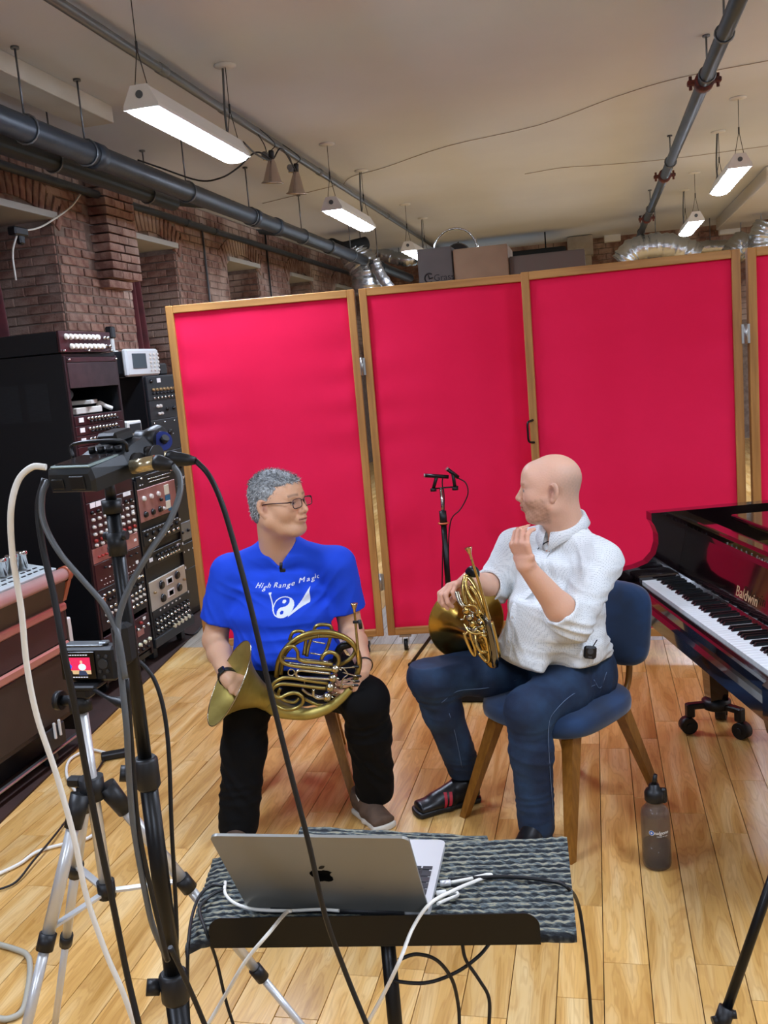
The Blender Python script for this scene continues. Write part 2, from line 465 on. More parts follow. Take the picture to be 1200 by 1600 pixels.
# window at the end of the room with bright daylight
wn = MB(); 
for (x0, x1) in ((-2.5, -2.4), (-.9, -.8)): wn.box(((x0 + x1) / 2, FY - .04, 1.9), (x1 - x0, .1, 1.6))
for zz in (2.68, 1.12, 1.9): wn.box((-1.65, FY - .04, zz), (1.7, .1, .08))
wno = wn.build('window_1', M_['white']); tag(wno, kind='structure')
MB().box((-1.65, FY - .025, 1.9), (1.5, .01, 1.5)).build('pane', mat('daylight_pane', '#dfe9ee', 0.1, emis='#cfe6f2', estr=1.3), wno, world=True)
# remaining walls (outside the frame, they only close the room)
plaster = mat('plaster', '#d9d5cf', 0.8)
o = MB().box((RX + .1, (BY + FY) / 2, CZ / 2), (.2, FY - BY + .4, CZ)).build('wall_right', plaster); tag(o, kind='structure')
o = MB().box(((WX + RX) / 2, BY - .1, CZ / 2), (RX - WX + 1, .2, CZ)).build('wall_back', plaster); tag(o, kind='structure')
# ------------------------------------------------ curtains at the first two windows
curt = mat('curtain_cloth', '#5c1f26', 0.85, col2='#42151b', nscale=5, sheen=.3)
def curtain(y0, y1, z0, z1, x, label, lean=0.0):
    n = 60; mb = MB(); v = []; f = []
    for j in range(13):
        zz = z0 + (z1 - z0) * j / 12; tight = 1 - .35 * (j / 12)
        for i in range(n + 1):
            t = i / n; yy = y0 + (y1 - y0) * t
            v.append((x + .045 * math.sin(t * 24 + .5 * math.sin(j * .4)) * (1 - .2 * j / 12) - lean * j / 12, y0 + (yy - y0) * tight + .3 * lean * j / 12, zz))
    m = n + 1
    for j in range(12):
        for i in range(n): f.append((j * m + i, j * m + i + 1, (j + 1) * m + i + 1, (j + 1) * m + i))
    k = len(v); v += [(p[0] - .012, p[1], p[2]) for p in v]; f += [tuple(a + k for a in q[::-1]) for q in f]
    mb.add(v, f, 0, True)
    o = mb.build('curtain', curt, fix=False); tag(o, label, 'curtain'); return o
curtain(5.6, at(30, 500, x=WX - .14).y, .95, 2.90, WX - .14, 'dark red curtain hanging in the window nearest the left edge')
curtain(7.76, at(240, 520, x=WX - .14).y, .95, 2.90, WX - .14, 'dark red curtain in the second window, behind the oscilloscope')
# ================================================================ CEILING LAMPS
white_cast = mat('lamp_housing', '#d9d8d2', 0.4)
diff = mat('lamp_diffuser', '#ffffff', 0.3, emis='#d8e6ff', estr=LAMP)
dark = mat('cord_dark', '#2a2c2d', 0.5)
def make_lamp(far=False):
    t = thing('hanging_lamp', 'lamp', 'lamp')
    L_ = 1.2; prof = [(-.085, 0), (.085, 0), (.082, .02), (.04, .10), (-.04, .10), (-.082, .02)]
    RX90 = Matrix.Rotation(PI / 2, 4, 'X')   # prism axis z -> -y
    MB().prism(prof, -L_ + .01, -.01, M=RX90).build('housing', white_cast, t)
    for y0 in (0.0, L_ - .012):
        MB().prism([(p[0] * 1.04, p[1] * 1.04 - .001) for p in prof], -y0 - .012, -y0, M=RX90).build('end_cap', white_cast, t)
    MB().cyl((0, -.004, .06), (0, 0.002, .06), .018, n=14).build('cap_button', mat('button_grey', '#50565a', 0.4), t)
    mb = MB(); n = 8; v = []; f = []
    pr2 = [(-.076, -.002), (-.06, -.016), (-.03, -.024), (0, -.026), (.03, -.024), (.06, -.016), (.076, -.002)]
    for y in (.016, L_ - .016): v += [(p[0], y, p[1]) for p in pr2]
    f = [(i, i + 1, i + 8, i + 7) for i in range(6)] + [(6, 5, 4, 3, 2, 1, 0), (7, 8, 9, 10, 11, 12, 13)]
    mb.add(v, f).build('diffuser', diff, t)
    hh = CZ - 2.91
    for y in (.03, L_ - .03):
        top = hh - .012
        w = MB(); mid = (0, y, .10 + (top - .10) * .42)
        for s in (-1, 1): w.tube([mid, (s * .032, y, .10)], .0025, n=5)
        w.tube([mid, (0, y, top)], .0025, n=5); w.cyl((0, y, mid[2] - .02), (0, y, mid[2] + .03), .006, n=8)
        w.build('suspension_wire', dark, t)
        MB().lathe([(0, top - .002), (.02, top - .004), (.062, top + .004), (.062, top + .0119), (0, top + .0119)], M=Matrix.Translation((0, y, 0)), n=20).build('ceiling_rose', M_['white'], t)
    MB().tube(crom([(-.02, L_ - .05, .10), (-.025, L_ - .045, .25), (-.012, L_ - .04, hh - .02)], 4), .007, n=6).build('power_conduit', M_['grub'], t)
    return t
lamp0 = make_lamp()
LZ = 2.91
spots = [(-1.96, 4.2, 'long hanging ceiling lamp nearest the camera, brightest, at upper left', None),
         (-1.96, 7.47, 'hanging ceiling lamp second in the left row, beyond the two clamp reflectors', None),
         (-1.96, 10.68, 'hanging ceiling lamp third in the left row, just above the cardboard box', None),
         (1.16, 7.84, 'hanging ceiling lamp nearest the camera in the right row, beside the dark pipe', None),
         (1.16, 10.95, 'hanging ceiling lamp second in the right row, above the silver duct', None),
         (1.16, 1.3, None, 'o'), (1.16, -2.0, None, 'o'), (-1.96, 1.0, None, 'o'), (-1.96, -2.2, None, 'o'),
         (4.2, 1.3, None, 'o'), (4.2, 4.6, None, 'o'), (4.2, 7.84, None, 'o'), (4.2, 10.95, None, 'o')]
for i, (x, y, lb, k) in enumerate(spots):
    o = lamp0 if i == 0 else copy_tree(lamp0)
    o.location = (x, y, LZ); o['category'] = 'lamp'
    if k is None: o['label'] = lb; o['group'] = 'hanging ceiling lamps in view'
    elif k == 'h': o['label'] = 'hanging ceiling lamp at the far end of the left row, hidden behind the box'; o['group'] = 'hanging ceiling lamps in view'
    else: o['label'] = 'white hanging ceiling lamp outside the picture'; o['group'] = 'hanging ceiling lamps outside the frame'
# ================================================================ PIPES
def straight(x, z, y0, y1, r, m, name, label, cat='pipe', coup=(), hang=(), clampm=None, n=20):
    t = thing(name, label, cat, (x, (y0 + y1) / 2, z - r))
    MB().cyl((x, y0, z), (x, y1, z), r, n=n).build('tube', m, t, world=True)
    for y in coup:
        MB().tube([(x, y - .05, z), (x, y - .045, z), (x, y + .045, z), (x, y + .05, z)], [r * 1.02, r * 1.15, r * 1.15, r * 1.02], n=n).build('coupling', clampm or m, t, world=True)
    for y in hang:
        mb = MB(); mb.cyl((x, y, z + r), (x, y, CZ), .006, n=6); mb.tube([(x + (r + .006) * math.cos(a), y, z + (r + .006) * math.sin(a)) for a in [i * PI / 8 for i in range(16)]], .006, n=5, closed=True)
        mb.cyl((x, y, CZ - .012), (x, y, CZ - .001), .022, n=10); mb.build('hanger', M_['pipe2'], t, world=True)
    return t
big = straight(-2.80, at(350, 322, x=-2.8).z, BY, 15.2, .068, M_['pipe'], 'ceiling_pipe', 'thickest dark ceiling pipe running away above the brick wall, with hangers', coup=(5.3, 8.0, 8.6, 10.4, 13), hang=(4.6, 5.2, 6.6, 7.9, 9.4, 11.4), clampm=M_['pipe'])
p = at(200, 293, x=-3.25)
straight(-3.25, p.z, BY, 7.35, .062, M_['pipe'], 'ceiling_pipe', 'medium dark pipe between the thick pipe and the wall, ending above the second window', hang=(5.6, 6.9))
p = at(200, 272, x=-3.05)
straight(-3.02, p.z, BY, 7.0, .04, M_['pipe'], 'ceiling_pipe', 'slim dark pipe tucked close below the thickest ceiling pipe')
p = at(260, 338, x=-3.8)
straight(-3.8, p.z, BY, 15.8, .032, M_['pipe'], 'wall_pipe', 'thin dark pipe clipped along the top of the brick wall', coup=(8.9, 9.6, 12.6))
straight(-2.23, 3.36, BY, 15.6, .026, mat('conduit_paint', '#6e7273', 0.4, 0.4), 'ceiling_conduit', 'thin grey conduit along the ceiling beside the left lamp row, holding the clamp lamps', 'conduit', coup=(5.1, 6.0, 8.2, 11), hang=(3.6,))
rp = straight(.745, 3.2, BY, 15.9, .042, mat('pipe_bluegrey', '#3a4651', 0.5, 0.1, col2='#303a43', nscale=4), 'sprinkler_pipe', 'straight blue-grey pipe with red clamps crossing the right half of the ceiling', hang=(5.45, 6.2, 8.9, 11.8, 14), coup=())
redc = mat('red_clamp', '#6b2b22', 0.6, col2='#3d2320', nscale=30)
for y in (6.36, 9.6, 12.6):
    mb = MB(); mb.tube([(.745, y - .045, 3.2), (.745, y - .04, 3.2), (.745, y + .04, 3.2), (.745, y + .045, 3.2)], [.045, .06, .06, .045], n=18)
    for s in (-1, 1): mb.box((.745 + s * .075, y, 3.2), (.05, .05, .03), bev=.006); mb.cyl((.745 + s * .08, y, 3.16), (.745 + s * .08, y, 3.24), .01, n=8)
    mb.build('clamp', redc, rp, world=True)
# short capped stubs under the thick pipe
for (a, b, lb) in (((265, 312), (330, 318), 'short black pipe stub under the thick pipe, left of the two stubs'), ((393, 358), (440, 363), 'short black pipe stub under the thick pipe, right of the two stubs')):
    y = 8.3 if a[0] < 300 else 11.2
    p0 = at(*a, y=y); p1 = at(*b, y=y + .2)
    mb = MB().tube([p0, p0.lerp(p1, .15), p0.lerp(p1, .16), p1], [.06, .06, .05, .05], n=14); tag(mb.build('pipe_stub', mat('black_foam', '#15181a', .7), None), lb, 'pipe')
# conduit drops on the brick wall
for (x0, y0, y1, lb) in ((315, 365, 460, 'thin pale conduit running down the brick wall left of the red screens'), (414, 375, 452, 'thin dark conduit on the brick wall above the first red screen')):
    p0 = at(x0, y0, x=WX + .02); mb = MB().cyl((WX + .03, p0.y, 1.7), (WX + .03, p0.y, p0.z + .1), .012, n=8)
    tag(mb.build('wall_conduit', M_['grub'] if x0 < 400 else dark), lb, 'conduit')
# ---------------------------------------------------------------- clamp lamps on the conduit
refl = mat('reflector_alu', '#b9aba0', 0.25, 0.85)
cablk = M_['rubber']
def clamp_lamp(px, py, y, tilt, lb):
    c = at(px, py, y=y); c = Vector((-2.23, c.y, c.z)) if abs(c.x + 2.23) < .0 else c
    Rt = Matrix.Translation(c) @ Euler(tilt).to_matrix().to_4x4()
    t = thing('clamp_lamp', lb, 'lamp', M=Rt); t['group'] = 'clamp reflector lamps on the conduit'
    MB().lathe([(.018, .095), (.022, .09), (.03, .06), (.062, -.05), (.078, -.062), (.080, -.060), (.064, -.046), (.033, .062), (.02, .098)], n=28).build('reflector', refl, t)
    MB().lathe([(0, .16), (.016, .158), (.02, .15), (.02, .085), (0, .085)], n=16).build('lamp_holder', M_['blackp'], t)
    mb = MB(); mb.sphere((0, 0, .0), .03, sc=(1, 1, 1.2)); mb.build('bulb', mat('bulb_glass', '#dcd6c8', 0.15, emis='#fff0d8', estr=.6), t)
    mb = MB(); mb.box((-.035, 0, .115), (.05, .03, .05), bev=.006); mb.cyl((-.045, -.02, .13), (-.045, .02, .13), .022, n=14); mb.build('clamp', M_['chrome'], t)
    top = Rt.inverted() @ Vector((-2.23, c.y, 3.39))
    MB().tube(crom([(-.03, 0, .13), (-.05, 0, .2), (top.x - .02, top.y, top.z), (top.x + .03, top.y, top.z - .02), (.03, 0, .2), (0, 0, .155)], 5), .0035, n=5).build('wire_loop', dark, t)
    return c
cA = clamp_lamp(425, 272, 6.62, (.12, .1, 0), 'silver clamp reflector lamp on the conduit, left of the pair')
cB = clamp_lamp(463, 290, 7.12, (.1, .12, 0), 'silver clamp reflector lamp on the conduit, right of the pair')
pts = [at(380, 222, y=5.5), at(402, 242, y=6.0), at(425, 250, y=6.62), at(440, 232, y=6.8), at(463, 268, y=7.1)]
tag(MB().tube(crom(pts, 6), .006, n=6).build('lamp_cord', cablk), 'black cord drooping from the first lamp to the two clamp lamps', 'cord')
pts = [at(425, 250, y=6.6), at(400, 238, y=6.4), at(372, 262, y=6.3), at(345, 278, y=6.2), at(310, 282, y=6.3), at(250, 262, y=6.2), at(215, 250, y=6.1)]
tag(MB().tube(crom(pts, 6), .006, n=6).build('slack_cord', cablk), 'black slack cord from the clamp lamps across to the thick pipe', 'cord')
# wires clipped to the ceiling
def ceil_line(pp, lb, r=.003, m=None):
    pts = [at(*q, z=CZ - .006) for q in pp]
    tag(MB().tube(crom(pts, 4), r, n=5).build('ceiling_wire', m or mat('wire_pale', '#9d9285', .7)), lb, 'wire')
ceil_line([(1200, 95), (1060, 122), (960, 152), (840, 196), (700, 228), (600, 262), (550, 276), (535, 290)], 'long thin wire crossing the ceiling from the right edge to the left lamps')
ceil_line([(1200, 228), (1050, 248), (940, 258), (880, 262), (820, 272)], 'faint thin wire on the ceiling between the right pipe and right lamps')
ceil_line([(410, 318), (500, 296), (530, 288)], 'short thin wire on the ceiling beside the second lamp')
# black box with cable at the first window
bx = at(28, 362, x=WX + .03)
t = thing('speaker_bracket', 'small black bracket with white cable above the leftmost window', 'bracket', (bx.x, bx.y, bx.z))
MB().box((0, 0, 0), (.07, .16, .06), bev=.01).box((0, .02, -.05), (.04, .06, .07), bev=.01).build('bracket_body', M_['blackp'], t)
MB().tube(crom([bx, at(60, 356, x=WX + .05), at(88, 340, x=WX + .06), at(112, 322, x=WX + .05), at(126, 303, x=WX + .06)], 5), .007, n=6).build('cable', M_['wcab'], t, world=True)
MB().tube(crom([bx, at(20, 395, x=WX + .02), at(25, 438, x=WX + .02)], 5), .007, n=6).build('cable', M_['wcab'], t, world=True)
# ================================================================ FAR END: ducts, boxes
foil = mat('foil_duct', '#b9bdbf', 0.22, 0.9, bump=0.9, bscale=25)
def flex_duct(pts, r, lb, n=26, seg=10):
    P = crom(pts, seg); R = [r * (1 + .06 * math.sin(i * 2.2) + .04 * math.sin(i * 5.1)) for i in range(len(P))]
    q = P[len(P) // 2]; rr = r * .9
    t = thing('foil_duct', lb, 'duct', (q.x, q.y, min(p.z for p in P) - r))
    MB().tube(P, R, n=n).build('duct_skin', foil, t, world=True)
    MB().cyl((q.x, q.y, q.z + rr * .8), (q.x, q.y, CZ), .006, n=6).build('hanger', M_['pipe2'], t, world=True)
d = 12.2
flex_duct([at(552, 392, y=d), at(560, 405, y=d), at(572, 425, y=d), at(575, 460, y=d)], .20, 'crumpled silver foil duct coming down above the first red screen')
flex_duct([at(590, 393, y=14.5), at(612, 402, y=14.5), at(635, 406, y=14.5), at(650, 404, y=14.6)], .10, 'thin ribbed silver duct near the far bright window')
flex_duct([at(585, 405, y=12.0), at(592, 425, y=12.0), at(612, 455, y=12.0)], .07, 'loose strip of silver duct beside the crumpled foil duct')
tag(MB().tube(crom([at(517, 382, y=12.2), at(535, 388, y=12.1), at(556, 384, y=12.1), at(572, 380, y=12.2)], 5), .085, n=14).build('duct_joint', mat('black_wrap', '#1c2023', .8, bump=.5, bscale=20)), 'black wrapped duct joint above the crumpled foil duct', 'duct')
flex_duct([at(972, 412, y=13.6), at(990, 392, y=13.6), at(1025, 384, y=13.6), at(1060, 388, y=13.6), at(1090, 402, y=13.6)], .17, 'large silver foil duct arching behind the third red screen')
flex_duct([at(1050, 392, y=15.2), at(1110, 386, y=15.2), at(1150, 386, y=15.2)], .10, 'straight silver duct lying behind the large foil duct')
flex_duct([at(1142, 400, y=14.6), at(1158, 380, y=14.6), at(1172, 400, y=14.6)], .16, 'rounded silver duct elbow behind the right corner of the third screen')
flex_duct([at(1200, 350, y=13.8), at(1190, 372, y=13.8), at(1192, 400, y=13.8)], .17, 'silver duct dropping at the right edge of the frame')
a = at(885, 352, y=15.7); b = at(925, 352, y=15.7); 
mb = MB(); x0, x1 = a.x, b.x; mb.box(((x0 + x1) / 2, 15.7, CZ - .16), (x1 - x0, .4, .30), bev=.005)
mb.box(((x0 + x1) / 2 + .03, 15.75, CZ - .75), ((x1 - x0) * .7, .3, 0.9), bev=.005)
tag(mb.build('duct_box', mat('old_cream_paint', '#a49c8e', .7, col2='#8b8376', nscale=4)), 'pale vertical box duct on the far wall left of the pipe end', 'duct')
mb = MB().box((0, 0, 0), (.32, .14, .2), bev=.01); o = mb.build('wall_heater', M_['white']); o.location = at(1140, 366, y=15.9); tag(o, 'small white unit high on the far wall by the right lamps', 'unit')
mb = MB().box((0, 0, 0), (.26, .14, .14), bev=.01); o = mb.build('junction_box', M_['white']); o.location = at(957, 378, y=16.0); tag(o, 'small white box on the far brick wall beside the pipe end', 'box')
# white beam with ceiling strip at right edge
o = MB().box((2.15, 13.2, 3.33), (.5, 4.2, .17), bev=.01).build('trim_3', mat('beam_paint2', '#c9c6bf', .6)); tag(o, kind='structure')
# far dark ductwork under the ceiling
o = MB().box((-1.3, 14.6, 2.95), (2.0, .6, .42), bev=.02).cyl((-1.9, 14.6, 3.1), (-1.9, 14.6, CZ), .01, n=6).cyl((-.6, 14.6, 3.1), (-.6, 14.6, CZ), .01, n=6).build('air_duct', mat('dark_duct', '#10161a', .9)); tag(o, 'wide dark ductwork against the far wall behind the cardboard box', 'duct')
# storage cabinet behind the screens carrying cartons
cab = mat('cabinet_grey', '#4a4d4f', .6)
t = thing('storage_cabinet', 'tall grey storage cabinet behind the second red screen, under the cartons', 'cabinet', (-.6, 6.65, 0))
MB().box((0, .05, 1.0), (1.35, .7, 1.92), bev=.01).build('body', cab, t); MB().box((-.33, -.31, 1.0), (.63, .02, 1.8), bev=.004).build('door', cab, t); MB().box((.33, -.31, 1.0), (.63, .02, 1.8), bev=.004).build('door', cab, t)
card = mat('cardboard', '#8a7358', .85, col2='#7c664d', nscale=3); cardd = mat('cardboard_dark', '#55504a', .85, col2='#4a453f', nscale=3)  # plain brown cardboard, and a darker grey-brown one
def carton(x0, x1, y0, z1, dep, m, lb, open_top=True):
    h = z1 - 1.96; t = thing('cardboard_box', lb, 'box', ((x0 + x1) / 2, y0 + dep / 2, 1.96)); t['group'] = 'cartons on the cabinet behind the screens'
    w = x1 - x0
    mb = MB(); th = .006
    for (c, s) in (((0, -dep / 2, h / 2), (w, th, h)), ((0, dep / 2, h / 2), (w, th, h)), ((-w / 2, 0, h / 2), (th, dep, h)), ((w / 2, 0, h / 2), (th, dep, h)), ((0, 0, .004), (w, dep, th))): mb.box(c, s)
    mb.build('carton_wall', m, t)
    MB().box((0, -dep / 4, h + .004), (w - .002, dep / 2 - .004, th)).build('flap', m, t); MB().box((0, dep / 4, h + .004), (w - .002, dep / 2 - .004, th)).build('flap', m, t)
    return t, w, h
c1 = at(705, 392, y=6.38); c2 = at(792, 387, y=6.38); c0 = at(652, 392, y=6.36); c4 = at(793, 405, y=6.5); c5 = at(880, 405, y=6.5)
t2, w_, h_ = carton(c0.x, c1.x, 6.36, c0.z + .0, .4, cardd, 'dark cardboard box with a printed round mark, behind the second red screen')
v, f = text_mesh('Grass', .06)
MB().add(v, f, M=Matrix.Translation((.055, -.204, h_ - .19)) @ Matrix.Rotation(PI / 2, 4, 'X')).build('lettering', mat('ink_black', '#15110e', .8), t2, fix=False)
mb = MB(); mb.tube([(.03 * math.cos(a) - .045, -.204, .03 * math.sin(a) + h_ - .185) for a in [i * PI / 12 + .9 for i in range(18)]], .005, n=5)
mb.tube([(-.02, -.204, h_ - .185), (-.045, -.204, h_ - .19), (-.05, -.204, h_ - .165)], .005, n=5); mb.build('printed_mark', MATS['ink_black'], t2)
carton(c1.x + .012, c2.x, 6.38, c1.z, .42, card, 'plain brown cardboard box behind the second red screen, beside the dark one')
carton(c4.x + .02, -.02, 6.42, c4.z, .42, mat('cardboard_drab', '#5c5348', .85), 'low drab cardboard box right of the plain brown one')  # darker brown base colour for the third box
# round fan behind the cartons
fc = at(712, 392, y=6.86)
t = thing('round_fan', 'round silver-rimmed fan showing over the brown cardboard box', 'fan', (fc.x, 6.86, fc.z - .17))
MB().tube([(.155 * math.cos(a), 0, .155 * math.sin(a) + .17 - .0) for a in [i * PI / 20 for i in range(40)]], .009, n=8, closed=True).build('rim', M_['chrome'], t)
MB().lathe([(0, .03), (.05, .03), (.09, .01), (.1, -.02), (0, -.03)], M=Matrix.Translation((.01, .02, .13)) @ Matrix.Rotation(PI / 2, 4, 'X')).build('motor_housing', M_['blackp'], t)
MB().tube([(0, .02, .0), (0, .02, -.5), (0, .02, 1.96 - fc.z + .17)], .02, n=10).build('stem', M_['blackp'], t)
# ================================================================ RED SCREENS
pine = mat('pine_frame', '#b98546', .5, col2='#9b6a34', nscale=3, nstretch=(12, 12, .7), rand=.06)
pineh = mat('pine_frame_rail', '#bd8a4b', .5, col2='#9f6e38', nscale=3, nstretch=(.7, 12, 12))
def cloth_mat():
    m = mat('red_fabric', '#ef2453', .9, col2='#e61f4c', nscale=1.5, bump=.05, bscale=300)
    m.node_tree.nodes['Principled BSDF'].inputs['Specular IOR Level'].default_value = 0.15
    return m
red = cloth_mat()
def screen(a, b, lb, ztop=2.085, zb=.095, handle=False, st=.042, seed=0):
    a = Vector(a + (0,)); b = Vector(b + (0,)); L_ = (b - a).length; ang = math.atan2(b.y - a.y, b.x - a.x)
    t = thing('folding_screen_panel', lb, 'screen', (a.x, a.y, 0), ang, 'red fabric screens in a row'); th = .04
    MB().box((st / 2, 0, (zb + ztop) / 2), (st, th, ztop - zb), bev=.003).build('stile', pine, t)
    MB().box((L_ - st / 2, 0, (zb + ztop) / 2), (st, th, ztop - zb), bev=.003).build('stile', pine, t)
    MB().box((L_ / 2, 0, ztop - st / 2), (L_ - 2 * st, th, st), bev=.003).build('rail', pineh, t)
    MB().box((L_ / 2, 0, zb + st / 2), (L_ - 2 * st, th, st), bev=.003).build('rail', pineh, t)
    # cloth: padded with shallow ripples along both stiles
    nx, nz = 60, 90; v = []; f = []; rs = random.Random(seed); ph = [rs.uniform(0, 6) for _ in range(6)]
    x0, x1, z0, z1 = st, L_ - st, zb + st, ztop - st
    for j in range(nz + 1):
        for i in range(nx + 1):
            u = i / nx; q = j / nz; z = z0 + (z1 - z0) * q
            e = math.exp(-u * 7) + math.exp(-(1 - u) * 7)
            d_ = .004 * e * math.sin(z * 26 + ph[0] + 2.0 * math.sin(z * 5 + ph[1])) + .003 * math.sin(z * 9 + ph[2] + u * 3) * (.4 + e) + .0014 * math.sin(u * 16 + ph[3])
            edge = min(1, min(u, 1 - u) * 30, min(q, 1 - q) * 60)
            v.append((x0 + (x1 - x0) * u, -.006 + .010 - (d_ + .006) * edge, z))
    m_ = nx + 1
    for j in range(nz):
        for i in range(nx): f.append((j * m_ + i, j * m_ + i + 1, (j + 1) * m_ + i + 1, (j + 1) * m_ + i))
    MB().add(v, f, 0, True).build('fabric', red, t, fix=False)
    MB().box((L_ / 2, .012, (z0 + z1) / 2), (x1 - x0, .004, z1 - z0)).build('backing', red, t)
    for x in (.1, L_ - .1):
        mb = MB(); mb.box((x, 0, zb - .006), (.07, .05, .012)); 
        for s in (-.018, .018): mb.box((x + s, 0, zb - .03), (.003, .035, .045))
        mb.build('caster_fork', M_['steel'], t)
        MB().cyl((x - .011, .0, .033), (x + .011, .0, .033), .033, n=18).cyl((x - .013, 0, .033), (x + .013, 0, .033), .012, n=10, mi=1).build('caster_wheel', [M_['rubber'], M_['white']], t)
    if handle:
        MB().tube(crom([(.02, -.02, 1.30), (-.005, -.045, 1.29), (-.008, -.048, 1.24), (-.005, -.045, 1.19), (.02, -.02, 1.18)], 5), .006, n=8).build('handle', M_['black'], t)
    return t
def hinge(p, t):
    mb = MB(); mb.cyl((p.x, p.y, p.z - .05), (p.x, p.y, p.z + .05), .008, n=10); mb.box((p.x, p.y + .004, p.z), (.04, .003, .095)); mb.build('hinge', M_['steel'], t, world=True)
sA = screen((-2.325, 5.0), (-1.27, 5.17), 'leftmost red fabric screen in a pine frame, behind the man in the blue shirt', seed=1)
sB = screen((-1.245, 5.175), (-.2, 5.33), 'second red fabric screen from the left, behind the small microphone stand', seed=2)
sC = screen((-.345, 5.10), (.735, 5.05), 'third red fabric screen, behind the bald man and in front of its neighbour', ztop=2.075, handle=True, seed=3)
sD = screen((.765, 5.05), (1.82, 5.2), 'red fabric screen cut off by the right edge, behind the piano', ztop=2.075, seed=4)
for z in (1.66, .42): hinge(V(-1.258, 5.148, z), sA); hinge(V(.75, 5.02, z), sC)
# ================================================================ EQUIPMENT RACKS (left)
rackblk = mat('rack_black', '#0b0d11', .45, .1)
maroon = mat('maroon_panel', '#3a161c', .4, .2, col2='#2c1015', nscale=8)
maroon2 = mat('maroon_dark', '#241014', .5, .2)
pinkpl = mat('copper_pink_panel', '#b07a72', .35, .3, col2='#94605a', nscale=6)
silverpl = mat('silver_panel', '#b9b2a6', .35, .4)
blackpl = mat('black_panel', '#16171a', .4, .2)
greypl = mat('dark_grey_panel', '#25282c', .45, .2)
knobw = mat('knob_pale', '#d6d0c4', .35); knobk = mat('knob_black', '#0d0d0e', .35); knobr = mat('knob_red', '#9c2b22', .4)
knobg = mat('knob_brass', '#9a7f56', .35, .4); led = mat('label_white', '#e9e9e6', .6); blue = mat('label_blue', '#2a6a8c', .5); creamk = mat('knob_cream', '#dcdcc0', .4)
TYP = dict(w=knobw, k=knobk, r=knobr, g=knobg, l=led, b=blue, s=M_['chrome'], c=creamk)
def module(rk, X, y0, y1, z0, z1, face, rows=(), name='rack_module', extra=()):
    """face plate facing +x with rows of knobs: (n, u0, u1, v, r, type)"""
    o = MB().box((X + .006, (y0 + y1) / 2, (z0 + z1) / 2), (.014, y1 - y0 - .003, z1 - z0 - .003), bev=.002).build(name, face, rk, world=True)
    by = {}
    for (n, u0, u1, v, r, ty) in rows:
        for i in range(n):
            u = u0 + (u1 - u0) * (i / (n - 1) if n > 1 else 0)
            mb = by.setdefault(ty, MB()); c = (X + .013, y0 + (y1 - y0) * u, z0 + (z1 - z0) * v)
            if ty in 'lb': mb.box((c[0] + .001, c[1], c[2]), (.003, r * 1.5, r * .8))
            else:
                mb.tube([c, (c[0] + .004, c[1], c[2]), (c[0] + .016, c[1], c[2])], [r, r, r * .75], n=8)
    for ty, mb in by.items():
        q = mb.build('label' if ty in 'lb' else 'knobs', TYP[ty], o, world=True); q['kind'] = 'stuff'
    for (yu0, yu1, v0, v1, m) in extra:
        MB().box((X + .014, y0 + (y1 - y0) * (yu0 + yu1) / 2, z0 + (z1 - z0) * (v0 + v1) / 2), (.006, (y1 - y0) * (yu1 - yu0), (z1 - z0) * (v1 - v0)), bev=.001).build('meter', m, o, world=True)
    return o
def ZZ(px, py, X): return at(px, py, x=X).z
XR = -2.65; Y0, Y1 = 4.40, 4.955; D = .62
t = thing('equipment_rack', 'tall black equipment rack with maroon modules, plain side towards the desk', 'rack', (XR - D / 2, (Y0 + Y1) / 2, 0.012))
sh = 1.43; so = ZZ(105, 608, XR) + .02
MB().box((XR - D / 2, Y0 + .009, .96), (D, .018, 1.76), bev=.002).build('side_panel', rackblk, t, world=True)
MB().box((XR - D / 2, Y1 - .009, .96), (D, .018, 1.76), bev=.002).build('side_panel', rackblk, t, world=True)
MB().box((XR - D + .009, (Y0 + Y1) / 2, .96), (.018, Y1 - Y0 - .04, 1.76)).build('back_panel', rackblk, t, world=True)
MB().box((XR - D / 2, (Y0 + Y1) / 2, 1.845), (D, Y1 - Y0, .018), bev=.002).build('top_panel', rackblk, t, world=True)
MB().box((XR - D / 2, (Y0 + Y1) / 2, sh - .03), (D - .04, Y1 - Y0 - .04, .016)).build('shelf', rackblk, t, world=True)
MB().box((XR - D / 2, (Y0 + Y1) / 2, .09), (D, Y1 - Y0, .03)).build('base', rackblk, t, world=True)
for y in (Y0 + .01, Y1 - .01): MB().box((XR + .004, y, .96), (.012, .02, 1.76), bev=.002).build('rack_rail', maroon2, t, world=True)
for (x, y) in ((XR - .06, Y0 + .06), (XR - .06, Y1 - .06), (XR - D + .06, Y0 + .06), (XR - D + .06, Y1 - .06)):
    MB().cyl((x, y - .015, .045), (x, y + .015, .045), .033, n=14).cyl((x, y, .05), (x, y, .08), .012, n=8).build('caster', M_['rubber'], t, world=True)
# ventilation slots, a field of tiny pierced lines
mb = MB()
for r in range(26):
    for k in range(3): mb.box((XR - .17 - .17 * k, Y0 - .0005, 1.52 + r * .0075), (.13, .002, .003))
q = mb.build('vent_slots', mat('vent_dark', '#1b1e22', .7), t, world=True); q['kind'] = 'stuff'
ya, yb = Y0 + .02, Y1 - .02
zl = [ZZ(px, py, XR) for px, py in ((101, 553), (101, 567), (105, 608))]
module(t, XR, ya, yb, zl[1], 1.835, maroon, ((2, .02, .98, .5, .005, 's'),), 'blank_panel')
module(t, XR, ya, yb, so - .02, zl[1], mat('brushed_maroon', '#2e2022', .5, .3, col2='#3a2a2c', nscale=20), (), 'blank_panel')
za = ZZ(112, 651, XR); zb_ = ZZ(114, 667, XR); zc = ZZ(116, 683, XR); zd = ZZ(118, 700, XR)
KR = ((9, .25, .8, .62, .009, 's'), (8, .3, .85, .3, .007, 'k'), (1, .12, .12, .55, .03, 'l'))
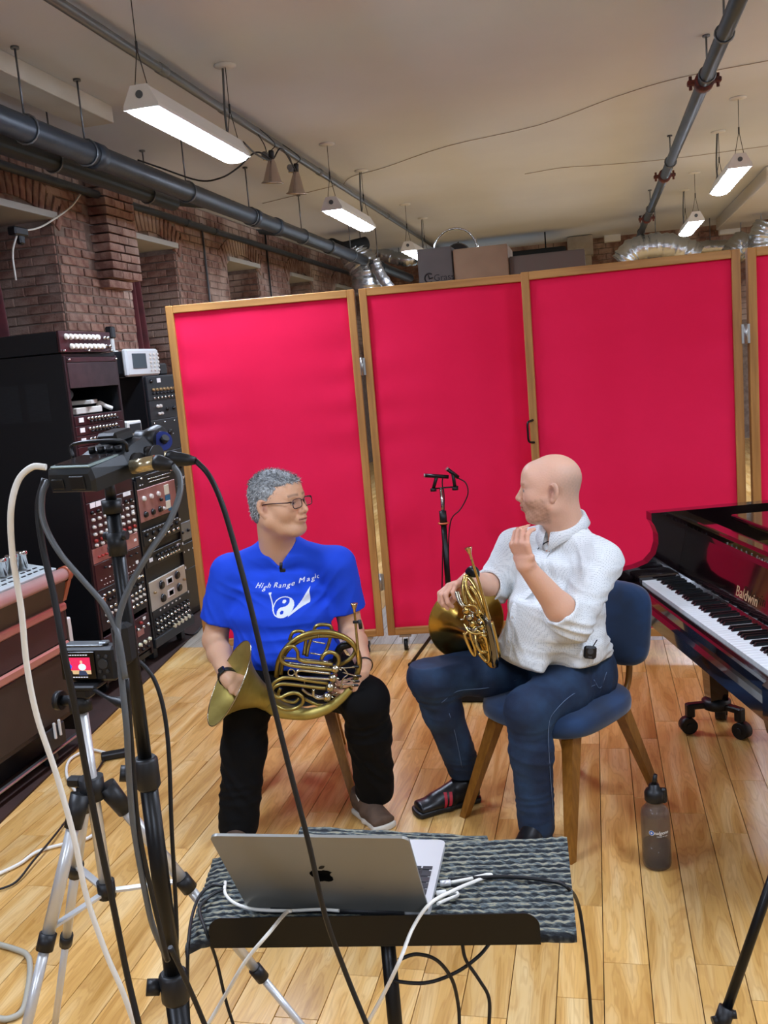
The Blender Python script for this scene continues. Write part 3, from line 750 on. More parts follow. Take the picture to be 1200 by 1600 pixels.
sh = za
module(t, XR, ya, yb, zb_, za, maroon, KR); module(t, XR, ya, yb, zc, zb_, maroon, KR); module(t, XR, ya, yb, zd, zc, maroon, KR)
ze = ZZ(130, 788, XR); module(t, XR, ya, yb, ze, zd, maroon, ((1, .1, .1, .8, .007, 'w'),), 'blank_panel')
zf = ZZ(138, 860, XR)
module(t, XR, ya, yb, zf, ze, maroon, tuple((8, .08, .93, v, .010, c) for v, c in ((.78, 'k'), (.62, 'w'), (.46, 'w'), (.3, 'w'), (.16, 'r'), (.06, 'w'))) + ((8, .10, .95, .74, .004, 'w'), (3, .12, .35, .93, .035, 'l'), (2, .82, .9, .95, .03, 'l'), (1, .95, .95, .5, .02, 'l')))
zg = ZZ(142, 884, XR)
module(t, XR, ya, yb, zg, zf, pinkpl, ((2, .5, .56, .5, .018, 'k'), (3, .1, .25, .4, .007, 'r'), (1, .92, .92, .5, .018, 'l')), extra=((.3, .46, .25, .75, maroon2),))
zh = ZZ(147, 925, XR)
module(t, XR, ya, yb, zh, zg, maroon, ((6, .2, .9, .75, .006, 'k'), (1, .3, .3, .7, .01, 'l'), (10, .1, .9, .33, .006, 'l'), (12, .15, .8, .12, .005, 'l'), (1, .9, .9, .4, .02, 'l')))
zi = ZZ(155, 990, XR)
module(t, XR, ya, yb, zi, zh, blackpl, tuple((10, .1, .95, v, .009, c) for v, c in ((.85, 's'), (.68, 'k'), (.5, 's'), (.36, 'w'), (.2, 's'))) + ((2, .06, .06, .75, .018, 's'), (1, .9, .9, .85, .02, 'l'), (1, .9, .9, .6, .02, 'l')))
zj = ZZ(160, 1040, XR)
module(t, XR, ya, yb, zj, zi - .03, maroon, ((3, .45, .8, .75, .01, 'r'), (4, .6, .95, .55, .01, 's'), (1, .9, .9, .85, .02, 'l')), extra=((.55, .6, .1, .6, blackpl), (.7, .85, .25, .5, pinkpl)))
module(t, XR, ya, yb, .12, zj, maroon2, ((4, .6, .95, .85, .012, 'c'), (6, .5, .95, .6, .006, 'l'), (5, .4, .9, .3, .008, 'k')))
# things on the shelf
def stack_item(mb, name, m, lb, cat, grp=None): return tag(mb.build(name, m), lb, cat, grp)
shelf = za + .002
MB().box((XR - D / 2, (Y0 + Y1) / 2, shelf - .009), (D - .04, Y1 - Y0 - .04, .014)).build('shelf', rackblk, t, world=True)
for o in kids(t):
    if o.name == 'shelf': bpy.data.objects.remove(o)
stack_item(MB().box((XR - .16, 4.66, shelf + .02), (.26, .27, .035), M=None, bev=.004), 'manual', mat('paper', '#cfccc2', .8, col2='#bcb8ac', nscale=12), 'pale stack of manuals lying in the open bay of the maroon rack', 'papers')
stack_item(MB().box((0, 0, 0), (.16, .20, .022), M=Matrix.Translation((XR - .11, 4.70, shelf + .063)) @ Matrix.Rotation(.35, 4, 'Z') @ Matrix.Rotation(.0, 4, 'Y'), bev=.003), 'notepad', mat('paper2', '#b9b9b2', .8), 'tilted grey-white notepad on the manuals in the rack bay', 'papers')
stack_item(MB().tube(crom([(XR - .05, 4.78, shelf + .02), (XR - .07, 4.84, shelf + .05), (XR - .05, 4.87, shelf + .03), (XR - .03, 4.9, shelf + .014)], 6), .013, n=8), 'white_adapter', M_['white'], 'white plugs and lead at the right end of the rack bay', 'adapter')
stack_item(MB().sphere((XR - .2, 4.72, shelf + .113), .038, sc=(1, 1.4, .9)), 'crumpled_bag', mat('grey_bag', '#8b8f92', .35, bump=.8, bscale=40), 'crumpled grey bag on top of the papers in the rack bay', 'bag')
stack_item(MB().box((XR - .03, 4.447, shelf + .075), (.02, .03, .15), bev=.003), 'orange_marker_box', mat('orange', '#d5502c', .5), 'orange and white box standing at the left of the rack bay', 'box')
stack_item(MB().tube([(XR - .12, 4.50 + .05 * math.cos(a), shelf + .11 + .06 * math.sin(a)) for a in [i * PI / 12 for i in range(24)]], .012, n=8, closed=True), 'headphones', M_['blackp'], 'black headphones at the back left of the rack bay', 'headphones')
# amplifier with pale knobs on top
t = thing('preamp_unit', 'maroon unit with two rows of pale knobs on top of the tall rack', 'amplifier', (XR - .2, 4.64, 1.855))
MB().box((XR - .21, 4.64, 1.912), (.40, .50, .108), bev=.003).build('casing', rackblk, t, world=True)
module(t, XR, 4.375, 4.905, 1.858, 1.97, maroon, ((8, .12, .72, .72, .016, 'w'), (8, .2, .8, .28, .016, 'w'), (2, .85, .92, .7, .01, 's'), (2, .86, .94, .3, .009, 's'), (3, .04, .96, .08, .006, 's')), 'front_panel')
# ---- second, lower rack
Y0, Y1 = 4.975, 5.53
t = thing('equipment_rack', 'lower black rack with a silver module, right of the maroon rack', 'rack', (XR - D / 2, (Y0 + Y1) / 2, 0.012))
MB().box((XR - D / 2, (Y0 + Y1) / 2, .63), (D - .01, Y1 - Y0, .97), bev=.004).build('cabinet_body', rackblk, t, world=True)
MB().box((XR + .008, (Y0 + Y1) / 2, .125), (.03, Y1 - Y0, .06), bev=.005).build('kick_rail', greypl, t, world=True)
for (x, y) in ((XR - .05, Y0 + .08), (XR - .05, Y1 - .08), (XR - D + .06, Y0 + .08), (XR - D + .06, Y1 - .08)):
    MB().box((x, y, .08), (.04, .05, .13), bev=.004).build('leg', greypl, t, world=True)
for y in (Y0 + .01, Y1 - .015): 
    rr = MB().box((XR + .004, y, .63), (.012, .022, .96), bev=.002).build('rack_rail', blackpl, t, world=True)
mb = MB()
for k in range(5): mb.box((XR + .011, Y1 - .015, .95 - k * .16), (.003, .012, .014))
q = mb.build('screw_heads', led, t, world=True); q['kind'] = 'stuff'
ya, yb = Y0 + .02, Y1 - .028
zz = [ZZ(px, py, XR) for px, py in ((201, 748), (206, 768), (213, 820), (216, 832), (219, 857), (223, 868), (226, 890), (228, 912), (235, 957), (242, 1002))]
module(t, XR, ya, yb, zz[1], zz[0], blackpl, ((2, .08, .14, .3, .008, 'l'), (2, .1, .9, .8, .007, 's')), extra=((.28, .9, .55, .62, M_['chrome']), (.3, .85, .3, .36, M_['chrome'])))
module(t, XR, ya, yb, zz[2], zz[1], pinkpl, ((3, .12, .5, .7, .017, 'w'), (2, .55, .55, .5, .012, 'k'), (3, .12, .5, .22, .02, 'k'), (2, .6, .6, .2, .012, 'w'), (1, .75, .75, .48, .045, 'b'), (1, .78, .78, .12, .03, 'b')), extra=((.68, .8, .6, .9, creamk), (.68, .8, .15, .4, creamk)))
module(t, XR, ya, yb, zz[4], zz[3], blackpl, ((6, .1, .92, .65, .014, 'k'), (7, .12, .9, .3, .009, 's'), (12, .05, .95, .95, .005, 'l')))
module(t, XR, ya, yb, zz[6], zz[5], blackpl, ((7, .3, .9, .6, .012, 'k'), (8, .3, .85, .3, .008, 's'), (1, .12, .12, .5, .028, 'l'), (1, .88, .88, .65, .024, 'l')))
module(t, XR, ya, yb, zz[8], zz[7], silverpl, ((2, .3, .3, .0, .001, 'k'), (1, .30, .30, .73, .028, 'k'), (1, .30, .30, .27, .028, 'k'), (1, .74, .74, .78, .028, 'k'), (1, .76, .76, .32, .028, 'k'), (5, .92, .92, .5, .009, 'g'), (4, .1, .1, .6, .008, 'g')), extra=((.44, .62, .6, .84, M_['white']), (.44, .62, .17, .42, M_['white']), (.47, .59, .64, .8, mat('meter_face', '#8a7558', .5)), (.47, .59, .21, .38, MATS['meter_face'])))
module(t, XR, ya, yb, zz[9], zz[8], blackpl, ((6, .2, .75, .92, .010, 'l'),) + tuple((10, .06, .94, .22 + .12 * k, .008, 's' if k % 2 else 'k') for k in range(5)) + ((5, .5, .92, .14, .017, 'c'), (6, .05, .5, .06, .007, 'l')))
# small white framed meter unit on top of it
t = thing('meter_unit', 'small white-framed unit with black windows between the two racks', 'meter', (XR - .1, 5.09, 1.118))
MB().box((XR - .12, 5.09, 1.118 + .17), (.24, .17, .34), bev=.006).build('casing', M_['white'], t, world=True)
for k in range(4): MB().box((XR + .003, 5.09, 1.16 + k * .085), (.008, .13, .055), bev=.002).build('window', blackpl if k % 2 == 0 else greypl, t, world=True)
# ---- third rack behind, with the oscilloscope
X3 = -2.87; Y0, Y1 = 5.70, 6.25; xs = ony_x = at(190, 585, y=5.70).x
t = thing('equipment_rack', 'black rack standing behind, carrying the white oscilloscope', 'rack', ((xs + X3) / 2, (Y0 + Y1) / 2, 0))
MB().box(((xs + X3) / 2 - .1, (Y0 + Y1) / 2, .87), (X3 - xs + .2, Y1 - Y0, 1.70), bev=.004).build('cabinet_body', rackblk, t, world=True)
MB().box(((xs + X3) / 2 - .1, (Y0 + Y1) / 2, .01), (X3 - xs + .1, Y1 - Y0 - .04, .02)).build('plinth', rackblk, t, world=True)
def Z3(px, py): return at(px, py, x=X3).z
zz = [1.715, Z3(228, 628), Z3(230, 658), Z3(233, 672), Z3(237, 710), Z3(245, 770), Z3(252, 830), Z3(255, 860), Z3(262, 905), Z3(270, 960)]
module(t, X3, Y0 + .02, Y1 - .02, zz[1], zz[0], greypl, ((1, .35, .35, .82, .035, 'l'), (1, .12, .12, .8, .013, 'k'), (8, .15, .9, .45, .012, 'g'), (8, .15, .9, .3, .009, 'k'), (8, .15, .9, .12, .009, 's')))
module(t, X3, Y0 + .02, Y1 - .02, zz[2], zz[1], greypl, ((2, .22, .3, .7, .012, 'w'), (2, .24, .32, .3, .010, 'w'), (3, .5, .9, .5, .014, 'k')))
module(t, X3, Y0 + .02, Y1 - .02, zz[4], zz[2] , greypl, ((1, .5, .5, .55, .022, 'k'), (3, .4, .6, .5, .006, 'l'), (4, .05, .95, .9, .005, 's')), extra=((.08, .2, .3, .75, blackpl), (.85, .95, .3, .75, blackpl)))
module(t, X3, Y0 + .02, Y1 - .02, zz[5], zz[4], greypl, ((5, .6, .95, .8, .012, 's'), (3, .7, .9, .5, .015, 'k'), (4, .6, .9, .2, .009, 'w')))
module(t, X3, Y0 + .02, Y1 - .02, zz[6], zz[5], blackpl, ((2, .1, .9, .5, .006, 's'),), 'blank_panel')
module(t, X3, Y0 + .02, Y1 - .02, zz[7], zz[6], mat('steel_panel', '#777b7e', .35, .6), ((4, .3, .9, .5, .012, 'k'),))
module(t, X3, Y0 + .02, Y1 - .02, zz[8], zz[7] - .02, blackpl, ((3, .5, .8, .7, .012, 'l'),))
module(t, X3, Y0 + .02, Y1 - .02, .06, zz[8], blackpl, (), 'blank_panel')
# oscilloscope
a = at(199, 583, x=X3); b = at(249, 583, x=X3); z1 = at(199, 545, x=X3).z; zb_ = 1.722
scope = mat('scope_plastic', '#c9ccca', .45)
t = thing('oscilloscope', 'white oscilloscope with a grey screen on top of the rear rack', 'oscilloscope', (X3 - .1, (a.y + b.y) / 2, zb_))
ym = (a.y + b.y) / 2; w_ = b.y - a.y; h_ = z1 - zb_
MB().box((X3 - .01, ym, zb_ + h_ / 2), (.04, w_, h_), bev=.012).build('front_bezel', scope, t, world=True)
MB().box((X3 - .12, ym, zb_ + h_ / 2), (.18, w_ * .88, h_ * .86), bev=.01).box((X3 - .12, ym, zb_ + .008), (.16, w_ * .8, .016)).build('casing', greypl, t, world=True)
MB().box((X3 + .012, ym - w_ * .14, zb_ + h_ * .55), (.004, w_ * .42, h_ * .55), bev=.002).build('screen', mat('scope_screen', '#4c575c', .15), t, world=True)
mb = MB()
for r in range(5):
    for c in range(3): mb.cyl((X3 + .01, ym + w_ * (.2 + .12 * c), zb_ + h_ * (.2 + .15 * r)), (X3 + .02, ym + w_ * (.2 + .12 * c), zb_ + h_ * (.2 + .15 * r)), .008, n=8)
q = mb.build('knobs', knobw, t, world=True); q['kind'] = 'stuff'
a = at(212, 545, x=X3 - .12); 
t = thing('clip_stand', 'small white jointed stand with black clip behind the oscilloscope', 'stand', (X3 - .3, a.y, 1.722))
MB().cyl((X3 - .3, a.y, 1.722), (X3 - .3, a.y, 1.73), .04, n=16).cyl((X3 - .3, a.y, 1.73), (X3 - .3, a.y, 1.98), .006, n=8).build('rod', M_['chrome'], t, world=True)
MB().box((X3 - .29, a.y, 1.95), (.03, .03, .09), bev=.005).box((X3 - .28, a.y + .02, 1.90), (.02, .05, .02), bev=.004).build('white_joint', M_['white'], t, world=True)
MB().box((X3 - .29, a.y, 2.03), (.05, .06, .08), bev=.008).build('black_clip', M_['blackp'], t, world=True)
t = tag(MB().box((X3 - .1, 6.13, 1.722 + .04), (.1, .12, .08), bev=.01).build('black_box', M_['blackp']), 'small black box on the rear rack beside the red screen', 'box')
# ================================================================ MIXING CONSOLE DESK
floor_strip = mat('dark_floor_shading', '#3b241c', .7, col2='#2e1b15', nscale=6)
e0 = at(0, 1288, z=0); e1 = at(200, 1093, z=0); dirx = (e1.x - e0.x) / (e1.y - e0.y)
ya, yb = 1.4, 6.3; xa = e0.x + dirx * (ya - e0.y); xb = e0.x + dirx * (yb - e0.y)
tag(MB().prism([(WX + .05, ya), (xa, ya), (xb, yb), (WX + .05, yb)], .001, .010).build('floor_shading', floor_strip), 'dark brown floor shading under the console desk and the racks', 'floor shading')  # added thin sheet: dark shading of the floor boards under desk and racks
XD = -2.42; YD = 3.78; YN = .9
olive = mat('olive_brown_panel', '#463c30', .55, col2='#3c3328', nscale=5); umber = mat('umber_panel', '#38302b', .5, .1, col2='#2e2723', nscale=5)
cop = mat('copper_trim', '#c08a7c', .3, .4); topm = mat('console_top', '#c3cccb', .35, .2)
zs = [ZZ(0, y, XD) for y in (935, 948, 990, 1005, 1062, 1079, 1196, 1242)]
t = thing('mixing_console', 'large mixing console desk with copper trims, cut off by the left edge', 'console', (-2.85, (YD + YN) / 2, 0.012))
ym = (YD + YN) / 2; Ln = YD - YN
def slab(x0, x1, z0, z1, m, name, bev=.004, y0=YN, y1=YD): return MB().box(((x0 + x1) / 2, (y0 + y1) / 2, (z0 + z1) / 2), (x1 - x0, y1 - y0, z1 - z0), bev=bev).build(name, m, t, world=True)
slab(-3.35, XD - .03, .17, zs[3], umber, 'console_body')
slab(-3.35, XD - .14, .02, .17, rackblk, 'recessed_plinth')
MB().box((-2.8, YD + .008, .38), (.72, .016, .60), bev=.003).build('side_panel', umber, t, world=True)
slab(XD - .03, XD - .01, zs[5], zs[4], cop, 'copper_trim', .008)
slab(XD - .03, XD - .018, zs[6] + .01, zs[5] - .004, umber, 'lower_panel')
slab(XD - .03, XD - .02, zs[4] + .004, zs[3] - .004, mat('purple_brown_panel', '#3f2c2c', .5), 'middle_panel')
slab(XD - .03, XD - .005, zs[7] - .006, zs[7] + .006, M_['steel'], 'bottom_rail')
slab(XD - .03, XD + .0, zs[3], zs[2], cop, 'copper_trim', .008)
# raised front with the rolled arm rest
zt = zs[0] + .03
poly = [(XD - .02, zs[2]), (XD + .012, zs[1]), (XD + .014, zs[1] + .004), (XD - .7, zt + .10), (XD - .9, zt + .10), (XD - .9, zs[2])]
MB().prism(poly, -YD + .0, -YN, M=Matrix.Rotation(PI / 2, 4, 'X')).build('upper_panel', olive, t, world=True)
mb = MB(); mb.tube([(XD, YN, zs[0] - .012), (XD, YD, zs[0] - .012)], .030, n=18); mb.build('arm_rest', mat('armrest_pink', '#d0a8a0', .3, .2), t, world=True)
endp = mat('copper_wood_end', '#a2563a', .35, .1)
MB().prism([(p[0] + (.012 if i in (1, 2) else 0), p[1] + (.012 if i in (3, 4) else 0)) for i, p in enumerate(poly)], -YD - .03, -YD + .0, M=Matrix.Rotation(PI / 2, 4, 'X')).cyl((XD, YD, zs[0] - .012), (XD, YD + .03, zs[0] - .012), .036, n=18).build('end_cheek', endp, t, world=True)
sl = math.atan2(zt + .10 - zs[0], -.7); tp = Matrix.Translation((XD - .02, 0, zs[0] + .014)) @ Matrix.Rotation(-math.atan2(zt + .10 - zs[0], .7) * -1, 4, 'Y')
MB().box((-.32, ym, 0), (.62, Ln, .012), M=Matrix.Translation((XD - .02, 0, zs[0] + .012)) @ Matrix.Rotation(math.atan2(zt + .095 - zs[0], .7), 4, 'Y'), bev=.002).build('top_plate', topm, t, world=True)
mb = MB()
for k in range(60):
    y = YN + .05 + k * .047
    for r in range(2): mb.box((-.05 - .035 * r, y, .0075), (.008, .028, .003), M=Matrix.Translation((XD - .02, 0, zs[0] + .012)) @ Matrix.Rotation(math.atan2(zt + .095 - zs[0], .7), 4, 'Y'))
q = mb.build('fader_slots', M_['blackp'], t, world=True); q['kind'] = 'stuff'
mb = MB()
for y in (3.54,):
    mb.box((XD + .0, y, .14), (.012, .16, .10), bev=.004)
mb.build('latch_plate', greypl, t, world=True)
for dy in (-.02, .02): MB().box((XD + .012, 3.55 + dy, zs[6] - .01), (.012, .012, .075), bev=.003).build('latch', M_['white'], t, world=True)
MB().cyl((XD - .04, 3.52, .045), (XD - .04, 3.56, .045), .032, n=16).cyl((XD - .04, 3.54, .05), (XD - .04, 3.54, .16), .015, n=8).build('caster', M_['rubber'], t, world=True)
# silver canisters on the console
for i, (px, py) in enumerate(((5, 905), (22, 903), (38, 897))):
    p = at(px, py, x=XD - .13); c = Vector((p.x, p.y, zs[0] + .045))
    o = MB().lathe([(0, 0), (.022, 0), (.022, .062), (.026, .064), (.026, .078), (.018, .082), (0, .082)], n=18).build('metal_canister', M_['chrome'])
    o.location = c + Vector((0, 0, .0)); tag(o, ['silver canister on the console, cut by the left edge', 'silver canister on the console, middle of the three', 'silver canister on the console, nearest the white cable'][i], 'canister', 'silver canisters on the console')
a = at(105, 1003, y=4.1)
tag(MB().box((a.x, 4.1, .27), (.055, .04, .54), bev=.006).build('white_post', M_['white']), 'white upright board between the console and the maroon rack', 'board')
# ================================================================ SMOOTH SOLIDS (signed distance fields meshed with surface nets)
A_ = lambda p: np.array(tuple(p), dtype=np.float64)
class Field:
    def __init__(s, lo, hi, res):
        s.lo = A_(lo); s.res = res; s.n = np.ceil((A_(hi) - s.lo) / res).astype(int) + 1
        s.d = np.full(tuple(s.n), 0.2, dtype=np.float32)
    def _reg(s, lo, hi):
        i0 = np.clip(np.floor((A_(lo) - s.lo) / s.res).astype(int), 0, s.n); i1 = np.clip(np.ceil((A_(hi) - s.lo) / s.res).astype(int) + 1, 0, s.n)
        if np.any(i1 <= i0): return None
        sl = tuple(slice(a, b) for a, b in zip(i0, i1))
        ax = [(s.lo[k] + s.res * np.arange(i0[k], i1[k])).astype(np.float32) for k in range(3)]
        return sl, ax[0][:, None, None], ax[1][None, :, None], ax[2][None, None, :]
    def _comb(s, sl, v, k, op):
        d = s.d[sl]
        if op == 'u':
            h = np.maximum(k - np.abs(d - v), 0) / k if k > 0 else 0; s.d[sl] = np.minimum(d, v) - (h * h * k * .25 if k > 0 else 0)
        elif op == 's':
            v = -v; h = np.maximum(k - np.abs(d - v), 0) / k if k > 0 else 0; s.d[sl] = np.maximum(d, v) + (h * h * k * .25 if k > 0 else 0)
    def cone(s, a, b, r1, r2=None, k=.02, op='u'):
        a = A_(a); b = A_(b); r2 = r1 if r2 is None else r2; m = max(r1, r2) + k + 3 * s.res
        g = s._reg(np.minimum(a, b) - m, np.maximum(a, b) + m)
        if g is None: return s
        sl, X, Y, Z = g; ab = b - a; L = max(ab @ ab, 1e-12)
        t = np.clip(((X - a[0]) * ab[0] + (Y - a[1]) * ab[1] + (Z - a[2]) * ab[2]) / L, 0, 1)
        v = np.sqrt((X - a[0] - t * ab[0]) ** 2 + (Y - a[1] - t * ab[1]) ** 2 + (Z - a[2] - t * ab[2]) ** 2) - (r1 + (r2 - r1) * t)
        s._comb(sl, v, k, op); return s
    def chain(s, pts, rr, k=.02, op='u'):
        for i in range(len(pts) - 1): s.cone(pts[i], pts[i + 1], rr[i], rr[i + 1], k, op)
        return s
    def ell(s, c, r, R=None, k=.02, op='u'):
        c = A_(c); r = A_(r); m = max(r) + k + 3 * s.res; g = s._reg(c - m, c + m)
        if g is None: return s
        sl, X, Y, Z = g; X = X - c[0]; Y = Y - c[1]; Z = Z - c[2]
        if R is not None: R = np.array(R)[:3, :3].T; X, Y, Z = (R[i, 0] * X + R[i, 1] * Y + R[i, 2] * Z for i in range(3))
        k0 = np.sqrt((X / r[0]) ** 2 + (Y / r[1]) ** 2 + (Z / r[2]) ** 2); k1 = np.sqrt((X / r[0] ** 2) ** 2 + (Y / r[1] ** 2) ** 2 + (Z / r[2] ** 2) ** 2) + 1e-6
        s._comb(sl, k0 * (k0 - 1) / k1, k, op); return s
    def ecap(s, a, b, side, w1, d1, w2, d2, k=.03, op='u', cap=.6):
        """elliptical limb from a to b, half width w along 'side', half depth d across it"""
        a = A_(a); b = A_(b); m = max(w1, w2, d1, d2) * 1.05 + k + 3 * s.res; g = s._reg(np.minimum(a, b) - m, np.maximum(a, b) + m)
        if g is None: return s
        sl, X, Y, Z = g; ab = b - a; L = np.linalg.norm(ab); T = ab / L; S = A_(side); S = S - T * (S @ T); S /= np.linalg.norm(S); N = np.cross(T, S)
        X = X - a[0]; Y = Y - a[1]; Z = Z - a[2]
        t = X * T[0] + Y * T[1] + Z * T[2]; u = X * S[0] + Y * S[1] + Z * S[2]; v = X * N[0] + Y * N[1] + Z * N[2]
        q = np.clip(t / L, 0, 1); w = w1 + (w2 - w1) * q; dd = d1 + (d2 - d1) * q; ax = t - q * L
        mn = np.minimum(w, dd); e = np.sqrt((u / w) ** 2 + (v / dd) ** 2 + (ax / (mn * cap)) ** 2)
        s._comb(sl, (e - 1) * mn, k, op); return s
    def loft(s, pts, side, wd, k=.03, cap=.6):
        for i in range(len(pts) - 1): s.ecap(pts[i], pts[i + 1], side, *wd[i], *wd[i + 1], k=k, cap=cap)
        return s
    def plane(s, p, n, c=None, rad=None, k=0.004):
        """cut away what lies on the +n side of the plane (within rad of c)"""
        p = A_(p); n = A_(n); n = n / np.linalg.norm(n)
        g = s._reg(s.lo, s.lo + s.res * s.n) if c is None else s._reg(A_(c) - rad, A_(c) + rad)
        sl, X, Y, Z = g; v = -((X - p[0]) * n[0] + (Y - p[1]) * n[1] + (Z - p[2]) * n[2])
        if c is not None:
            q = np.sqrt((X - c[0]) ** 2 + (Y - c[1]) ** 2 + (Z - c[2]) ** 2) - rad; v = np.maximum(v, q)
        s._comb(sl, v, k, 's'); return s
    def func(s, fn, k=.004, op='s'):
        g = s._reg(s.lo, s.lo + s.res * s.n); sl, X, Y, Z = g; s._comb(sl, fn(X, Y, Z), k, op); return s
    def mesh(s):
        d = s.d; S = d < 0; n = s.n
        c = np.zeros(tuple(n - 1), dtype=np.int8)
        for i in (0, 1):
            for j in (0, 1):
                for k in (0, 1): c += S[i:n[0] - 1 + i, j:n[1] - 1 + j, k:n[2] - 1 + k]
        act = (c > 0) & (c < 8); idx = np.argwhere(act); m = len(idx)
        vi = np.full(act.shape, -1, dtype=np.int64); vi[act] = np.arange(m)
        cor = {(i, j, k): d[idx[:, 0] + i, idx[:, 1] + j, idx[:, 2] + k].astype(np.float64) for i in (0, 1) for j in (0, 1) for k in (0, 1)}
        acc = np.zeros((m, 3)); cnt = np.zeros(m)
        for ax in range(3):
            for p in (0, 1):
                for q in (0, 1):
                    c0 = [0, 0, 0]; o = [x for x in range(3) if x != ax]; c0[o[0]] = p; c0[o[1]] = q; c1 = list(c0); c1[ax] = 1
                    a = cor[tuple(c0)]; b = cor[tuple(c1)]; x = (a < 0) != (b < 0); t = np.where(x, a / np.where(x, a - b, 1), 0)
                    pos = np.tile(np.array(c0, float), (m, 1)); pos[:, ax] = t; acc += pos * x[:, None]; cnt += x
        V_ = (idx + acc / cnt[:, None]) * s.res + s.lo
        Q = []
        for ax in range(3):
            o = [x for x in range(3) if x != ax]
            a = [slice(None)] * 3; b = [slice(None)] * 3; a[ax] = slice(0, n[ax] - 1); b[ax] = slice(1, n[ax])
            for x in o: a[x] = slice(1, n[x] - 1); b[x] = slice(1, n[x] - 1)
            Sa = S[tuple(a)]; Sb = S[tuple(b)]
            for flip in (0, 1):
                e = np.argwhere((Sa & ~Sb) if not flip else (~Sa & Sb))
                if not len(e): continue
                e[:, o[0]] += 1; e[:, o[1]] += 1
                r = []
                for (p, q) in ((0, 0), (1, 0), (1, 1), (0, 1)):
                    cc = e.copy(); cc[:, o[0]] -= p; cc[:, o[1]] -= q; r.append(vi[cc[:, 0], cc[:, 1], cc[:, 2]])
                r = np.stack(r, 1)
                Q.append(r[:, ::-1] if (flip ^ (ax == 1)) else r)
        Q = np.concatenate(Q); Q = Q[(Q >= 0).all(1)]
        return V_, Q
def vnormals(V_, Q):
    n = np.cross(V_[Q[:, 2]] - V_[Q[:, 0]], V_[Q[:, 3]] - V_[Q[:, 1]]); N = np.zeros_like(V_)
    for i in range(4): np.add.at(N, Q[:, i], n)
    return N / (np.linalg.norm(N, axis=1)[:, None] + 1e-12)
def lap(V_, Q, it=1, f=.5):
    for _ in range(it):
        S = np.zeros_like(V_); c = np.zeros(len(V_))
        for i in range(4):
            np.add.at(S, Q[:, i], V_[Q[:, (i + 1) % 4]]); np.add.at(c, Q[:, i], 1); np.add.at(S, Q[:, i], V_[Q[:, (i + 3) % 4]]); np.add.at(c, Q[:, i], 1)
        V_ = V_ * (1 - f) + f * S / c[:, None]
    return V_
def folds(V_, Q, specs, fine=0.0):
    """cloth folds: (centre, radius, direction across the folds, wavelength, depth)"""
    N = vnormals(V_, Q); h = np.zeros(len(V_))
    for (c, rad, dr, wl, amp) in specs:
        dr = A_(dr); dr = dr / np.linalg.norm(dr); P = V_ - A_(c); g = np.exp(-(np.linalg.norm(P, axis=1) / rad) ** 2 * 1.5)
        o = np.cross(dr, [.3, .5, .8]); u = P @ dr; v = P @ o
        ph = u / wl * 2 * np.pi + 1.3 * np.sin(v / wl * 1.1 + 2 * u / wl) + np.sin(v * 23)
        h += amp * g * (1 - np.abs(np.sin(ph * .5))) ** 1.0 - amp * g * .35
    if fine: 
        x, y, z = V_.T; h += fine * (np.sin(x * 61 + 2 * np.sin(z * 37)) * np.sin(z * 53 + 2 * np.sin(y * 41)) + .6 * np.sin(y * 97 + x * 71 + z * 43))
    return V_ + N * h[:, None]
def npmesh(name, parts, m, parent=None, cols=None):
    """parts: list of (V, Q) world coordinates -> one mesh object under parent"""
    off = 0; VV = []; QQ = []
    for v, q in parts: VV.append(v); QQ.append(q + off); off += len(v)
    V_ = np.concatenate(VV); Q = np.concatenate(QQ)
    if parent is not None:
        I = np.array(wm(parent).inverted()); V_ = V_ @ I[:3, :3].T + I[:3, 3]
    me = bpy.data.meshes.new(name); me.vertices.add(len(V_)); me.vertices.foreach_set('co', V_.astype('f').ravel())
    me.loops.add(Q.size); me.loops.foreach_set('vertex_index', Q.astype('i').ravel()); me.polygons.add(len(Q))
    me.polygons.foreach_set('loop_start', np.arange(0, Q.size, 4, dtype='i')); me.polygons.foreach_set('loop_total', np.full(len(Q), 4, 'i'))
    me.update(calc_edges=True); me.polygons.foreach_set('use_smooth', np.ones(len(Q), bool)); me.materials.append(m)
    if cols is not None:
        at_ = me.attributes.new('col', 'FLOAT_COLOR', 'POINT'); cc = np.concatenate([cols, np.ones((len(cols), 1))], 1); at_.data.foreach_set('color', cc.astype('f').ravel())
    me.validate(); me.update()
    o = bpy.data.objects.new(name, me); C.objects.link(o); o.parent = parent; return o
def mixc(col, target, w): return col * (1 - w[:, None]) + np.array(rgb(target))[None] * w[:, None]
def blob(P, c, r, p=2): return np.exp(-(((P - A_(c)) / A_(r)) ** 2).sum(1) * p / 2)
def noise3(P, f, seed=0):
    rs = np.random.RandomState(seed); h = np.zeros(len(P))
    for i in range(8):
        d = rs.randn(3); d /= np.linalg.norm(d); h += np.sin(P @ d * f * (1 + .25 * i) + rs.rand() * 6.28)
    return h / 8
